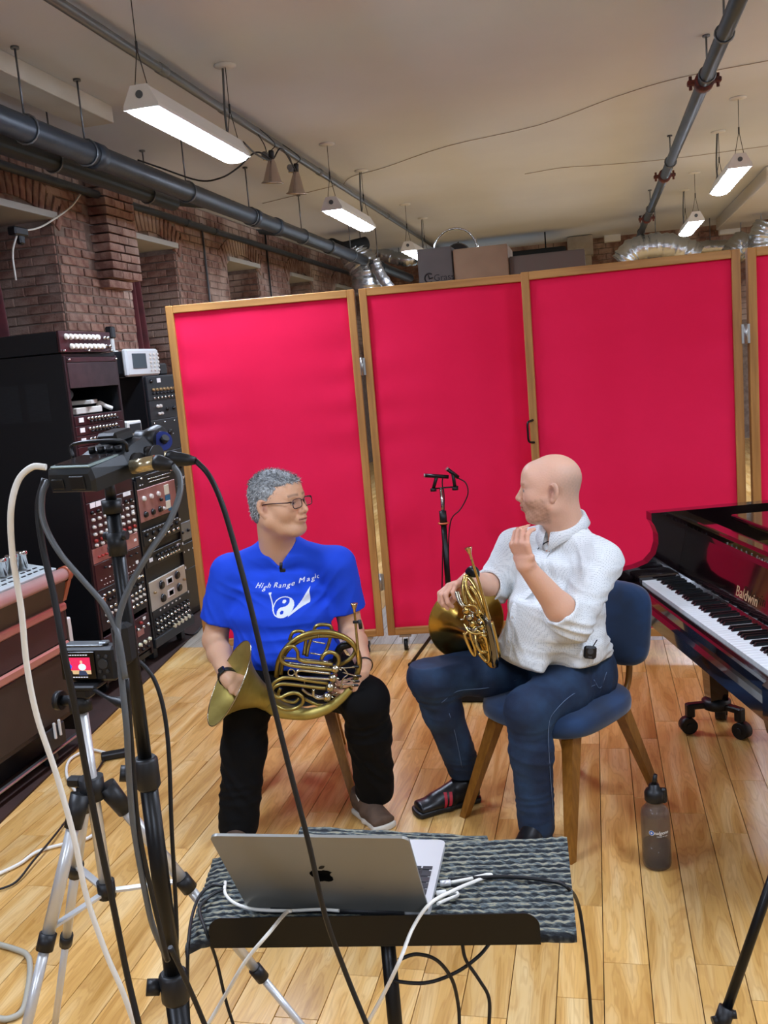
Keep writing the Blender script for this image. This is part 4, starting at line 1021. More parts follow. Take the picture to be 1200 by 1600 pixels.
# ---------------------------------------------------------------- head in its own frame: x = right, y = forward, z = up
def head_field(neckl, fat=1.0, hair=False, res=.0024, chest=None, jaw=1.0, ey=0.0):
    f = Field((-.16, -.22, -.30), (.16, .16, .15), res)
    f.ell((0, -.022, .032), (.077, .096, .084), k=.01)
    f.ell((0, .030, -.02), (.064 * fat, .058, .078), k=.04)
    f.ell((0, .052, .045), (.052, .036, .045), k=.03)
    for s in (-1, 1):
        f.cone((s * .052 * jaw, -.005, -.055), (s * .024, .058, -.096), .024 * fat, .018, k=.03)     # jaw
        f.ell((s * .040, .052, -.028), (.026 * fat, .028, .030), k=.025)                        # cheek
        f.cone((s * .014, .083, .022), (s * .044, .070, .024), .010, .008, k=.014)               # brow
    f.ell((0, .061, -.100), (.023, .019, .016), k=.02)                                           # chin
    f.ell((0, .030, -.098), (.045 * fat, .05, .024), k=.03)
    for s in (-1, 1):
        f.ell((s * .032, .096, .001), (.017, .014, .011), k=.014, op='s')                        # eye socket
        f.ell((s * .032, .0725, .0005), (.0155, .0125, .0125), k=.004)                           # lids over the ball
        f.ell((s * .032, .087, -.0005), (.0115, .010, .0035), k=.003, op='s')                    # opening
    f.cone((0, .084, .014), (0, .106, -.027), .0075, .0115, k=.012)                              # nose
    f.ell((0, .106, -.030), (.0105, .011, .009), k=.008)
    for s in (-1, 1):
        f.ell((s * .0135, .097, -.034), (.0085, .011, .0082), k=.006)
        f.ell((s * .007, .104, -.0415), (.0035, .005, .003), k=.003, op='s')
        f.cone((s * .016, .092, -.030), (s * .030, .082, -.054), .0015, .0015, k=.008, op='s')   # fold beside the mouth
    f.ell((0, .084, -.060), (.026, .019, .019), k=.018)                                          # muzzle
    f.chain([(-.023, .088, -.0605), (-.008, .0985, -.0555), (0, .0985, -.0570), (.008, .0985, -.0555), (.023, .088, -.0605)], [.0025, .005, .0045, .005, .0025], k=.004)
    f.chain([(-.020, .088, -.0640), (0, .0965, -.0690), (.020, .088, -.0640)], [.003, .0062, .003], k=.004)
    f.chain([(-.024, .094, -.0615), (0, .104, -.0625), (.024, .094, -.0615)], [.0008, .0016, .0008], k=.003, op='s')
    for s in (-1, 1):                                                                            # ears
        R = Euler((.22, 0, s * .55)).to_matrix()
        f.ell((s * .083, ey - .016, -.006), (.0085, .020, .034), R, k=.005)
        f.ell((s * .092, ey - .011, .001), (.009, .0125, .022), R, k=.004, op='s'); f.chain([(s * .081, ey - .004, .018), (s * .087, ey - .012, .020), (s * .089, ey - .022, .006), (s * .086, ey - .020, -.014)], [.0022, .0026, .0026, .0022], k=.003)
        f.ell((s * .082, ey - .008, -.012), (.006, .006, .010), R, k=.004)
        f.ell((s * .081, ey - .008, -.034), (.0065, .009, .009), R, k=.005)
    f.cone((0, -.025, -.06), neckl[0], .058 * fat, neckl[1], k=.035)
    if len(neckl) > 2: f.cone((0, -.045, -.02), neckl[0], .05, neckl[1], k=.03)
    if chest: 
        for c in chest: f.ell(*c, k=.03)
    return f
def hframe(O, fwd, up=(0, 0, 1), roll=0.0):
    fwd = Vector(fwd).normalized(); up = Vector(up); up = (up - fwd * up.dot(fwd)).normalized()
    right = fwd.cross(up); return frame(O, right, fwd, up) @ Matrix.Rotation(roll, 4, 'Y')
def tow(V_, M): M = np.array(M); return V_ @ M[:3, :3].T + M[:3, 3]
# ---------------------------------------------------------------- hand added to a field
def hand(f, W, D, N, curl=(.5, .5, .5), sc=1.0, spread=.10, fing=None, thumb=(.55, .75, .35), tcurl=.35, left=False, r0=.0088):
    """W wrist, D towards the fingers, N out of the palm; thumb on the side S"""
    W = Vector(W); D = Vector(D).normalized(); N = Vector(N); N = (N - D * N.dot(D)).normalized(); S = D.cross(N) * (1 if left else -1)
    f.ecap(W + D * .012 * sc, W + D * .034 * sc, S, .026 * sc, .020 * sc, .036 * sc, .016 * sc, k=.03)
    f.ecap(W + D * .028 * sc, W + D * .082 * sc, S, .037 * sc, .0155 * sc, .041 * sc, .0125 * sc, k=.012)
    L = [(.043, .026, .021), (.047, .030, .023), (.043, .028, .022), (.034, .021, .019)]
    tips = []
    for i in range(4):
        o = (.031, .0105, -.0105, -.030)[i] * sc
        p = W + D * (.083 - (.004 if i in (0,) else 0) - (.010 if i == 3 else 0)) * sc + S * o - N * .001
        cu = fing[i] if fing else curl; a = 0; sp = (1.2, .3, -.5, -1.4)[i] * spread
        base = (D + S * sp).normalized(); q = [p]
        for j in range(3):
            a += cu[j]; d_ = base * math.cos(a) + N * math.sin(a); p = p + d_ * L[i][j] * sc; q.append(p)
        r = r0 * sc * (1, 1.03, 1, .86)[i]
        f.chain(q, [r * 1.08, r, r * .93, r * .80], k=.0035); tips.append(q)
        f.cone(q[0] - D * .02, q[0], r * .9, r * 1.05, k=.008)
    b = W + D * .026 * sc + S * .019 * sc + N * .006
    d1 = (D * thumb[0] + S * thumb[1] + N * thumb[2]).normalized(); p1 = b + d1 * .042 * sc
    d2 = (d1 + (D * .5 - S * .6 + N * .2) * tcurl).normalized(); p2 = p1 + d2 * .032 * sc; d3 = (d2 + (D * .3 - S * .7) * tcurl).normalized(); p3 = p2 + d3 * .026 * sc
    f.chain([b, p1, p2, p3], [.0125 * sc, .0125 * sc, .0105 * sc, .0085 * sc], k=.010)
    return tips, [b, p1, p2, p3]
def skin_mat(name):
    m = mat(name, '#c99b7f', .48, attr='col', bump=.12, bscale=160)
    b = m.node_tree.nodes['Principled BSDF']; b.inputs['Subsurface Weight'].default_value = .12
    b.inputs['Subsurface Radius'].default_value = (.012, .004, .002); b.inputs['Subsurface Scale'].default_value = .6
    m.node_tree.nodes['Principled BSDF'].inputs['Specular IOR Level'].default_value = .35
    return m
skin = skin_mat('skin')
eyew = mat('eye_white', '#b3a79e', .25); iris = mat('iris_dark', '#2a1a12', .1); irisb = mat('iris_blue', '#5a6d7a', .1)
def facepaint(L_, c, ey=0.0, lash='#2b1d18'):
    for s in (-1, 1):
        x = L_[:, 0] - s * .032; arc = .0045 - (x / .0155) ** 2 * .006
        c = mixc(c, lash, .8 * np.exp(-((L_[:, 2] - arc - .0008) / .0016) ** 2) * (np.abs(x) < .0145) * (L_[:, 1] > .066))
        c = mixc(c, '#8d6250', .5 * np.exp(-((L_[:, 2] + .0055 + (x / .016) ** 2 * -.003) / .0018) ** 2) * (np.abs(x) < .0145) * (L_[:, 1] > .066))
        c = mixc(c, '#7a4435', .75 * blob(L_, (s * .086, ey - .008, -.002), (.008, .008, .014)))  # ear hollow: shade painted darker into the skin colour
    return c
def eyes(par, M, im):
    for s in (-1, 1):
        c = M @ Vector((s * .032, .0735, .0005))
        MB().sphere((0, 0, 0), .0118, n=16, m=12, M=Matrix.Translation(c)).build('eyeball', eyew, par, world=True)
        e = par.children[-1] if len(par.children) else None
        c2 = M @ Vector((s * .0315, .0835, .0005)); R = M.to_3x3().to_4x4()
        MB().sphere((0, 0, 0), .0052, n=14, m=8, M=Matrix.Translation(c2) @ R, sc=(1, .5, 1)).build('iris', im, par, world=True)
# ================================================================ PEOPLE
black_cloth = mat('black_trouser_cloth', '#050506', .9, bump=.1, bscale=400, spec=.25)
denim = mat('denim', '#14253f', .8, col2='#24405f', nscale=9, nlo=.4, nhi=.72, bump=.25, bscale=500)
tee = mat('blue_tshirt', '#0f47d6', .85, col2='#0c3fc6', nscale=3, bump=.1, bscale=500)
def dotted_cloth():
    m = mat('white_dotted_cotton', '#d3d7d8', .8); nt = m.node_tree; N = nt.nodes; L = nt.links; b = N['Principled BSDF']
    tc = N.new('ShaderNodeTexCoord'); v = N.new('ShaderNodeTexVoronoi'); v.inputs['Scale'].default_value = 190; v.inputs['Randomness'].default_value = .12
    L.new(tc.outputs['Object'], v.inputs['Vector']); mr = N.new('ShaderNodeMapRange'); mr.inputs[1].default_value = .22; mr.inputs[2].default_value = .34
    L.new(v.outputs['Distance'], mr.inputs[0]); mx = N.new('ShaderNodeMix'); mx.data_type = 'RGBA'
    mx.inputs[6].default_value = rgb('#a3aaae') + (1,); mx.inputs[7].default_value = rgb('#dfe3e3') + (1,); L.new(mr.outputs[0], mx.inputs[0]); L.new(mx.outputs[2], b.inputs['Base Color']); return m
cotton = dotted_cloth()
brown_leather = mat('brown_suede', '#5d4838', .8, col2='#4a382b', nscale=20); sole_w = mat('pale_sole', '#c9c2b4', .6); black_leather = mat('black_leather', '#101012', .35, col2='#1b1b1e', nscale=30)
red_stripe = mat('red_stripe', '#b9283a', .5)
def leg_shape(f, hip, knee, ank, rh, rk, rm, ra, k=.04):
    hip, knee, ank = Vector(hip), Vector(knee), Vector(ank)
    f.chain([hip, hip.lerp(knee, .5), knee], [rh, (rh + rk) / 2 + .004, rk], k=k); f.chain([knee, knee.lerp(ank, .35), ank], [rk, rm, ra], k=.03)
def shoe(par, heel, toe, hgt, m_up, m_sole, name='shoe', w=.046, ank=None, res=.0035):
    heel = Vector(heel); toe = Vector(toe); d = (toe - heel); Ln = d.length; d.normalize(); S = Vector((0, 0, 1)).cross(d).normalized(); U = Vector((0, 0, 1))
    lo = Vector((min(heel.x, toe.x) - .09, min(heel.y, toe.y) - .09, -.01)); hi = Vector((max(heel.x, toe.x) + .09, max(heel.y, toe.y) + .09, .2))
    f = Field(lo, hi, res); P = lambda t, z, s=0: heel + d * (Ln * t) + U * z + S * s
    f.ecap(P(.12, .042), P(.45, .038), S, w * .82, .032, w * .86, .03, k=.02); f.ecap(P(.45, .036), P(.84, .030), S, w * .9, .028, w * .98, .022, k=.02)
    f.ecap(P(.14, .06), P(.16, hgt), S, w * .75, .04, w * .68, .036, k=.02, cap=.3)
    if ank is not None: f.cone(P(.2, .07), ank, .04, .04, k=.02)
    f.cone(P(.25, hgt * .8), P(.62, .045), .034, .026, k=.03)
    f.plane((0, 0, .012), (0, 0, -1)); f.plane(P(.2, hgt), U)
    V_, Q = f.mesh(); o = npmesh(name, [(V_, Q)], m_up, par)
    f = Field(lo, hi, res); f.ecap(P(.11, .012), P(.5, .012), S, w * .9, .03, w * .9, .03, k=.01); f.ecap(P(.5, .012), P(.86, .012), S, w * .9, .03, w * 1.04, .03, k=.02)
    f.plane((0, 0, .0235), (0, 0, 1)); f.plane((0, 0, .0015), (0, 0, -1)); V_, Q = f.mesh(); npmesh('sole', [(V_, Q)], m_sole, o)
    return o, P
# ---------------------------------------------------------------- man in the blue shirt
def skincol(P, base, seed=0, var=.05):
    c = np.tile(np.array(rgb(base)), (len(P), 1)); n = noise3(P, 40, seed) * var; return c * (1 + n)[:, None]
p1 = thing('person', 'seated man in a blue T-shirt and glasses with a horn on his lap', 'person', (-1.16, 3.22, 0)); p1['group'] = 'two seated men'
HO = at(437, 786, y=3.19); f1v = Vector((math.cos(math.radians(-17)), math.sin(math.radians(-17)), .05))
H1 = hframe(HO, f1v); I1 = H1.inverted()
nb = at(436, 872, y=3.27); neck = I1 @ nb
t1f = Vector((.22, -.975, 0)).normalized(); t1s = Vector((-t1f.y, t1f.x, 0)) * 1.0      # towards his left (image right)
shR = at(356, 884, y=3.22); shL = at(527, 876, y=3.29)
shR.z = .935; shL.z = .935
elR = at(336, 1000, y=3.22); wrR = at(356, 1060, y=2.96); elL = at(549, 985, y=3.33); wrL = at(569, 1040, y=3.05)
chest = I1 @ at(440, 900, y=3.285)
f = head_field((neck, .062, 1), fat=1.14, jaw=1.12, chest=[(tuple(chest), (.07, .045, .08))])
Vh, Qh = f.mesh(); L_ = Vh.copy()
ch = skincol(L_, '#d2a483', 1)
ch = mixc(ch, '#b9705f', .35 * blob(L_, (0, .09, -.03), (.016, .02, .016))); 
for s in (-1, 1):
    ch = mixc(ch, '#b87f66', .45 * blob(L_, (s * .045, .06, -.03), (.022, .03, .02))); ch = mixc(ch, '#b97e68', .5 * blob(L_, (s * .085, -.01, 0), (.008, .02, .03)))
    bw = np.exp(-((L_[:, 2] - .026 - .003 * np.cos((np.abs(L_[:, 0]) - .03) * 60)) / .0045) ** 2) * (np.abs(L_[:, 0] - s * .032) < .021) * (L_[:, 1] > .06)
    ch = mixc(ch, '#3f3630', .6 * bw)
lip = np.exp(-((L_[:, 2] + .062) / .0075) ** 2) * (np.abs(L_[:, 0]) < .024) * (L_[:, 1] > .087); ch = mixc(ch, '#a35f57', .65 * lip)
ln = np.exp(-((L_[:, 2] + .0618) / .0016) ** 2) * (np.abs(L_[:, 0]) < .025) * (L_[:, 1] > .085); ch = mixc(ch, '#50231f', .9 * ln)
ch = mixc(ch, '#6f6a63', .18 * blob(L_, (0, .07, -.085), (.05, .05, .03)))
# neck base + arms + hands in world space
fa = Field((-1.56, 2.82, .40), (-1.24, 3.32, 1.02), .0042)
wr2 = wrR; fa.chain([shR, elR], [.055, .045], k=.03); fa.chain([elR, elR.lerp(wr2, .35), wr2], [.046, .043, .028], k=.02)
hd = Vector((.80, .10, -.55)); hand(fa, wr2 + (wr2 - elR).normalized() * .01, hd, (.6, -.5, .55), fing=[(.15, .2, .2)] * 4, spread=.02, thumb=(.9, .3, .2), left=False)
fb2 = Field((-1.06, 2.88, .42), (-.74, 3.42, 1.02), .0036)
fb2.chain([shL, elL], [.055, .044], k=.03); fb2.chain([elL, elL.lerp(wrL, .35), wrL], [.045, .042, .027], k=.02)
tipsL, thL = hand(fb2, wrL + V(0, -.012, -.012), (-.25, -.70, -.58), (-.95, .15, .1), fing=[(1.0, .55, .3), (1.0, .6, .3), (1.0, .65, .35), (1.0, .7, .4)], spread=.05, thumb=(.35, .25, .85), left=True)
VA, QA = fa.mesh(); VB, QB = fb2.mesh(); fc_ = Field((-1.55, 2.8, .3), (-.7, 3.6, 1.0), .012)
fc_.loft([nb - V(0, 0, .05), at(445, 960, y=3.27), V(-1.20, 3.33, .56)], t1s, [(.10, .04), (.13, .07), (.14, .10)])
hipR = V(-1.28, 3.31, .50); hipL = V(-1.10, 3.38, .50); knR = at(386, 1102, y=3.01); knL = at(571, 1094, y=3.03); anR = V(-1.325, 2.95, .085); anL = V(-.865, 3.17, .09)
leg_shape(fc_, hipR, knR + V(0, .02, -.015), anR, .06, .042, .04, .03); leg_shape(fc_, hipL, knL + V(0, .02, -.015), anL, .06, .042, .04, .03)
VC, QC = fc_.mesh()
hairy = lambda P, c: mixc(c, '#9a7660', .25 * np.clip(noise3(P, 120, 5), 0, 1))
ch = facepaint(ch * 0 + L_, ch, 0) if False else facepaint(L_, ch, 0)
cc = np.concatenate([ch, skincol(VA, '#d2a585', 2), skincol(VB, '#d8ab8c', 3), skincol(VC, '#c59a7c', 4)])
npmesh('body', [(tow(Vh, H1), Qh), (VA, QA), (VB, QB), (VC, QC)], skin, p1, cc)
eyes(p1, H1, iris)
# tee shirt
ts = Field((-1.62, 2.95, .40), (-.70, 3.62, 1.09), .005)
bel = [nb + V(.0, .01, -.055), at(440, 905, y=3.285), at(442, 960, y=3.26), at(447, 1015, y=3.25), V(-1.19, 3.33, .52)]
ts.loft(bel, t1s, [(.10, .065), (.180, .108), (.190, .135), (.200, .160), (.185, .14)], k=.05, cap=.5)
nr = at(436, 846, y=3.26)
ts.cone(nr + V(0, .01, -.052), nr + V(0, .012, -.03), .085, .068, k=.03)
ts.cone(nr + V(-.03, .01, -.035), shR + V(.01, 0, .004), .050, .058, k=.05); ts.cone(nr + V(.03, .01, -.035), shL + V(-.01, 0, .004), .050, .058, k=.05)
for (s, e, tt) in ((shR, elR, .70), (shL, elL, .66)):
    d_ = (e - s).normalized(); h = s + (e - s) * tt
    ts.cone(s, h + d_ * .03, .069, .074, k=.035); ts.plane(h, d_, c=h + d_ * .06, rad=.10); ts.cone(h - d_ * .03, h + d_ * .05, .060, .062, k=.004, op='s')
IM = np.array(I1)
nf = Vector((t1f.x, t1f.y, 0)); vb = at(445, 890, y=3.14)
def vcut(X, Y, Z):      # V neck: wedge in front, round opening around the neck
    x = (X - nr.x) * t1s.x + (Y - nr.y) * t1s.y; y = (X - nr.x) * t1f.x + (Y - nr.y) * t1f.y; z = Z - vb.z
    hh = nr.z - vb.z; w = .002 + np.clip(z, 0, hh) / hh * .060
    front = np.maximum(np.abs(x - .004 * 0) - w, np.maximum(-z, -(y - .0)))
    ring = np.maximum(np.sqrt(x * x + y * y) - .070, -(Z - nr.z + .02 * 0 + y * .35 - .006))
    return np.minimum(front, ring)
ts.func(vcut, k=.006); hz = at(440, 1048, y=3.12).z; ts.plane((0, 3.12, hz), (0, -.25, -1))
VT, QT = ts.mesh()
VT = folds(VT, QT, [(shR.lerp(elR, .5), .10, (1, 0, .3), .045, .007), (shL.lerp(elL, .5), .10, (-1, 0, .3), .045, .007), (at(395, 925, y=3.2), .12, (.6, 0, .8), .05, .007), (at(505, 930, y=3.25), .13, (-.7, 0, .7), .05, .007), (at(450, 1000, y=3.1), .14, (.1, 0, 1), .06, .007), (at(400, 1010, y=3.15), .1, (.9, 0, .5), .04, .006), (at(450, 910, y=3.2), .08, (.2, 0, 1), .04, .004)], .0006)
tshirt = npmesh('t_shirt', [(VT, QT)], tee, p1)
# collar rib
cl = []
for i in range(41):
    a = -math.pi + 2 * math.pi * i / 40; cl.append(a)
# trousers
tr = Field((-1.50, 2.82, .0), (-.70, 3.56, .72), .0055)
tr.loft([V(-1.19, 3.34, .60), V(-1.19, 3.36, .50)], t1s, [(.17, .135), (.19, .14)], k=.04)
leg_shape(tr, hipR, knR, anR + V(0, 0, -.02), .10, .080, .078, .072, k=.05); leg_shape(tr, hipL, knL, anL + V(0, 0, .02), .10, .080, .078, .073, k=.05)
tr.plane((0, 0, .030), (0, 0, -1)); tr.plane((0, 0, .060), (0, 0, -1), c=anL, rad=.13); tr.plane((0, 0, .60), (0, 0, 1))
VR, QR = tr.mesh(); VR = folds(VR, QR, [(knR - V(0, 0, .1), .12, (.1, -.3, 1), .05, .006), (knL - V(0, 0, .1), .12, (.1, -.3, 1), .05, .006), (knR.lerp(anR, .6), .16, (1, .2, .5), .05, .008), (knL.lerp(anL, .6), .16, (1, .2, .5), .05, .008), (anR + V(0, 0, .1), .1, (0, .2, 1), .04, .008)], .0008)
npmesh('trousers', [(VR, QR)], black_cloth, p1)
so_, P_ = shoe(p1, (-1.355, 3.03, 0), (-1.275, 2.76, 0), .10, brown_leather, sole_w, ank=anR)
so_, P_ = shoe(p1, (-.95, 3.215, 0), (-.79, 3.04, 0), .10, brown_leather, sole_w, ank=anL)
sd = (P_(1, 0) - P_(0, 0)).normalized(); 
MB().box((0, 0, 0), (.004, .026, .034), M=frame(P_(.30, .075, -.036), Vector((0, 0, 1)).cross(sd), sd, (0, 0, 1)) @ Matrix.Rotation(-.5, 4, 'X')).build('white_tab', M_['white'], so_, world=True)
# hair: cap + strands
hairm = mat('grey_hair', '#6f7273', .5, attr='col')
hf = Field((-.12, -.16, -.11), (.12, .13, .15), .003)
hf.ell((0, -.024, .036), (.0815, .100, .089), k=.01); hf.ell((0, .045, .066), (.052, .040, .036), k=.02); hf.ell((0, -.055, -.03), (.066, .062, .06), k=.03)
def haircut(X, Y, Z):   # region without hair
    ax = np.abs(X)
    face = np.maximum(-(Z - 0) * 0 + (Z - (.079 - ax * .15)), -(Y - .036 - 0 * Z))           # keep above the brow
    r1 = np.minimum((Y - .038) + .006 * np.sin(Z * 300) + 0 * X, (.066 + .005 * np.sin(X * 210) - Z))                       # in front of the temples and below the fringe
    r2 = np.minimum((Y - .006) + 0 * X + 0 * Z, (.004 - Z) + 0 * X)                        # sideburn limit
    r3 = np.minimum((Y + .034) + 0 * X, (-.006 - Z) + 0 * X)                                # behind the ear line
    r4 = (-.066 - Z) + 0 * X + 0 * Y
    return -np.maximum(np.maximum(r1, r2), np.maximum(r3, r4))
hf.func(haircut, k=.008)
VHr, QHr = hf.mesh(); NN = vnormals(VHr, QHr); nz = noise3(VHr * np.array([2.2, 1, .8]), 260, 9) + .5 * noise3(VHr, 600, 3)
VHr = VHr + NN * (nz * .0022)[:, None]
gr = np.clip(.5 + .9 * nz + .5 * (VHr[:, 2] > .07) * 0, 0, 1); hc = mixc(mixc(np.tile(np.array(rgb('#4b4e50')), (len(VHr), 1)), '#a6a9a8', gr), '#2b2a29', blob(VHr, (0, -.09, -.045), (.08, .05, .03)) * .7)
hair = npmesh('hair', [(tow(VHr, H1), QHr)], hairm, p1, hc)
rs = np.random.RandomState(4); mb = MB(); cols = []
sel = rs.choice(len(VHr), 3600)
cv = []; cf = []
for i in sel:
    p = VHr[i]; n = NN[i]
    if p[2] < -.05: continue
    comb = np.array([.25 * p[0] / .08, .9 if p[2] > .06 else -.45, -.15 if p[2] > .06 else -.85]); t = n * (.85 if p[2] > .075 else .22) + comb * .55 + rs.randn(3) * .22; t /= np.linalg.norm(t)
    ln_ = rs.uniform(.010, .020) if p[2] > .05 else rs.uniform(.007, .013); s_ = np.cross(t, n + .01); s_ /= np.linalg.norm(s_) + 1e-9; wd_ = .0009
    a = p - n * .002; b = a + t * ln_ * .6; c_ = b + (t * .8 - np.array([0, 0, .35])) * ln_ * .5; k = len(cv)
    cv += [a - s_ * wd_, a + s_ * wd_, b + s_ * wd_ * .8, b - s_ * wd_ * .8, c_, c_]; cf += [(k, k + 1, k + 2, k + 3), (k + 3, k + 2, k + 4, k + 5)]
    g = rs.rand(); col = (np.array(rgb('#b9bcbb')) if g > .45 else np.array(rgb('#55585a'))) ; cols += [col] * 6
o = npmesh('hair_strands', [(tow(np.array(cv), H1), np.array(cf))], hairm, hair, np.array(cols)); o['kind'] = 'stuff'
# glasses
gm = mat('glasses_frame', '#3a2226', .3, .3); lens = mat('lens_glass', '#8a6f75', .05, spec=.8); lens.node_tree.nodes['Principled BSDF'].inputs['Alpha'].default_value = .22
gl = bpy.data.objects.new('glasses', None); C.objects.link(gl); gl.parent = p1; gl.matrix_basis = wm(p1).inverted() @ H1
def ring(cx, s):
    pts = []
    for i in range(28):
        a = 2 * PI * i / 28; w_, h_ = .0262, .0165; ca, sa = math.cos(a), math.sin(a); e = .55
        pts.append((cx + w_ * abs(ca) ** e * (1 if ca > 0 else -1), .103 - .12 * abs(cx + w_ * ca) ** 1.0 * .35, -.001 + h_ * abs(sa) ** e * (1 if sa > 0 else -1)))
    return pts
for s in (-1, 1):
    pts = ring(s * .0335, s); MB().tube(pts, .0017, n=6, closed=True).build('rim', gm, gl)
    mb = MB(); mb.add(pts, [tuple(range(len(pts)))]); mb.build('lens', lens, gl, fix=False)
    MB().tube([(s * .060, .096, .008), (s * .074, .088, .008), (s * .083, .03, .010), (s * .084, -.012, .008), (s * .082, -.03, -.008)], [.0027, .0024, .0022, .002, .002], n=6).build('temple', gm, gl)
MB().tube(crom([(-.0085, .1, .006), (0, .103, .009), (.0085, .1, .006)], 4), .0014, n=6).build('bridge', gm, gl)
# watch, bracelet, lapel microphone
def band(c, ax, r, w_, m, name, par, sq=1.0):
    R = basis(ax).to_4x4(); R.translation = Vector(c)
    return MB().lathe([(r, -w_ / 2), (r + .003, -w_ / 2 + .001), (r + .003, w_ / 2 - .001), (r, w_ / 2)], M=R, n=28).build(name, m, par, world=True), R
fdir = (wrR - elR).normalized()
wo, R = band(wrR - fdir * .012, fdir, .031, .020, M_['blackp'], 'watch_strap', p1)
cdir = (Vector((0, 0, H)) - wrR).normalized(); cdir = (cdir - fdir * cdir.dot(fdir)).normalized(); cdir = (cdir + V(-.5, 0, .1)); cdir = (cdir - fdir * cdir.dot(fdir)).normalized()
MB().box((0, 0, 0), (.026, .034, .010), M=frame(wrR - fdir * .012 + cdir * .035, cdir.cross(fdir), fdir, cdir) @ Matrix.Identity(4), bev=.004).build('watch_face', mat('watch_glass', '#181a1e', .15), wo, world=True)
fdl = (wrL - elL).normalized(); band(wrL - fdl * .002, fdl, .029, .006, M_['black'], 'bracelet', p1)
lm = at(440, 888, y=3.15)
MB().cyl(lm + V(0, -.01, 0), lm + V(.004, -.01, .022), .006, n=10).box(lm + V(.006, -.008, -.006), (.022, .008, .014), bev=.003).build('lapel_microphone', M_['blackp'], p1, world=True)
# printed shirt: lettering and horn drawing pressed on the cloth
bt = BVHTree.FromPolygons([tuple(v) for v in VT], [tuple(q) for q in QT]); ink = mat('shirt_print', '#dfe6ee', .7)
pc_ = at(452, 935, y=3.05); pr_dir = Vector((0, 0, H)) * 0 + Vector((pc_.x * .0 + .10, .99, 0)).normalized(); pside = Vector((pr_dir.y, -pr_dir.x, 0)); 
def press(verts, faces, name, u0, v0, roll=0.0):
    out = []; mb = MB(); c_, s_ = math.cos(roll), math.sin(roll)
    for (x, y, *_z) in verts:
        x, y = x * c_ - y * s_, x * s_ + y * c_
        o = pc_ - pr_dir * .15 + pside * (x + u0) + Vector((0, 0, 1)) * (y + v0); h = bt.ray_cast(o, pr_dir)
        out.append(h[0] + h[1] * .0012 * (1 if h[1].dot(pr_dir) < 0 else -1) if h[0] is not None else o + pr_dir * .15)
    mb.add(out, faces); return mb.build(name, ink, p1, world=True, fix=False)
def arc_text(txt, size, R, u0, v0, name, roll=0.0, shear=.25, sp=.62):
    w_ = [ {'i': .3, 'l': .3, 'g': .56, 'M': .95, 'R': .68, 'H': .8, ' ': .32, 'a': .56, 'n': .58, 'e': .54, 'c': .5, 'h': .58}.get(ch_, .55) * size * 1.02 for ch_ in txt]; x = -sum(w_) / 2
    vv = []; ff = []
    for ch_, ww in zip(txt, w_):
        if ch_ != ' ':
            v, fc = text_mesh(ch_, size, shear); n = len(vv); xc = x + ww / 2; yy = -(xc * xc) / (2 * R) * -1; a_ = xc / R
            base = {'g': -.1 * size}.get(ch_, 0) ; lowc = ch_ in 'angec'
            oy = (-.11 * size if lowc else 0) + base + (0)
            for (px, py, pz) in v: vv.append((xc + px * math.cos(a_) - (py + oy) * math.sin(a_), yy + px * math.sin(a_) + (py + oy) * math.cos(a_)))
            ff += [tuple(i + n for i in q) for q in fc]
        x += ww
    # embolden: two slightly offset copies
    n = len(vv); v2 = vv + [(p[0] + size * .045, p[1] + size * .01) for p in vv]; f2 = ff + [tuple(i + n for i in q) for q in ff]
    return press(v2, f2, name, u0, v0, roll)
arc_text('High Range Magic', .0245, .6, -.068, .021, 'lettering', .07, .3)
def raster(fn, x0, x1, y0, y1, st, name, u0, v0, roll=0.0):
    nx = int((x1 - x0) / st); ny = int((y1 - y0) / st); vid = {}; vv = []; ff = []
    def vt(i, j):
        if (i, j) not in vid: vid[(i, j)] = len(vv); vv.append((x0 + i * st, y0 + j * st))
        return vid[(i, j)]
    for i in range(nx):
        for j in range(ny):
            if fn(x0 + (i + .5) * st, y0 + (j + .5) * st): ff.append((vt(i, j), vt(i + 1, j), vt(i + 1, j + 1), vt(i, j + 1)))
    return press(vv, ff, name, u0, v0, roll)
def logo(x, y):
    R = .0355; r = math.hypot(x, y)
    if r < R:
        if r > R - .0035: return True
        w_ = math.hypot(x - .002, y - R / 2) < R / 2; b_ = math.hypot(x + .002, y + R / 2) < R / 2
        if math.hypot(x - .002, y - R / 2) < .0062: return True
        if math.hypot(x + .002, y + R / 2) < .0062: return False
        if b_: return True
        if w_: return False
        return x > 0
    # lead pipe from lower left up to the mouthpiece
    if -.052 < x < -.028 and -.01 < y < .055:
        xc = -.033 - (y + .01) * .24; 
        if abs(x - xc) < .0022 + max(0, y - .045) * .5: return True
    # bell flaring to the right
    if .02 < x < .082:
        t = (x - .02) / .062; cy = -.030 + .052 * t ** 1.25; hw = .004 + .024 * t ** 2.2
        dy = y - cy - (.006 * t); 
        if abs(dy) < hw: return True
    return False
raster(logo, -.06, .09, -.045, .062, .0012, 'printed_horn', -.070, -.056, .03)
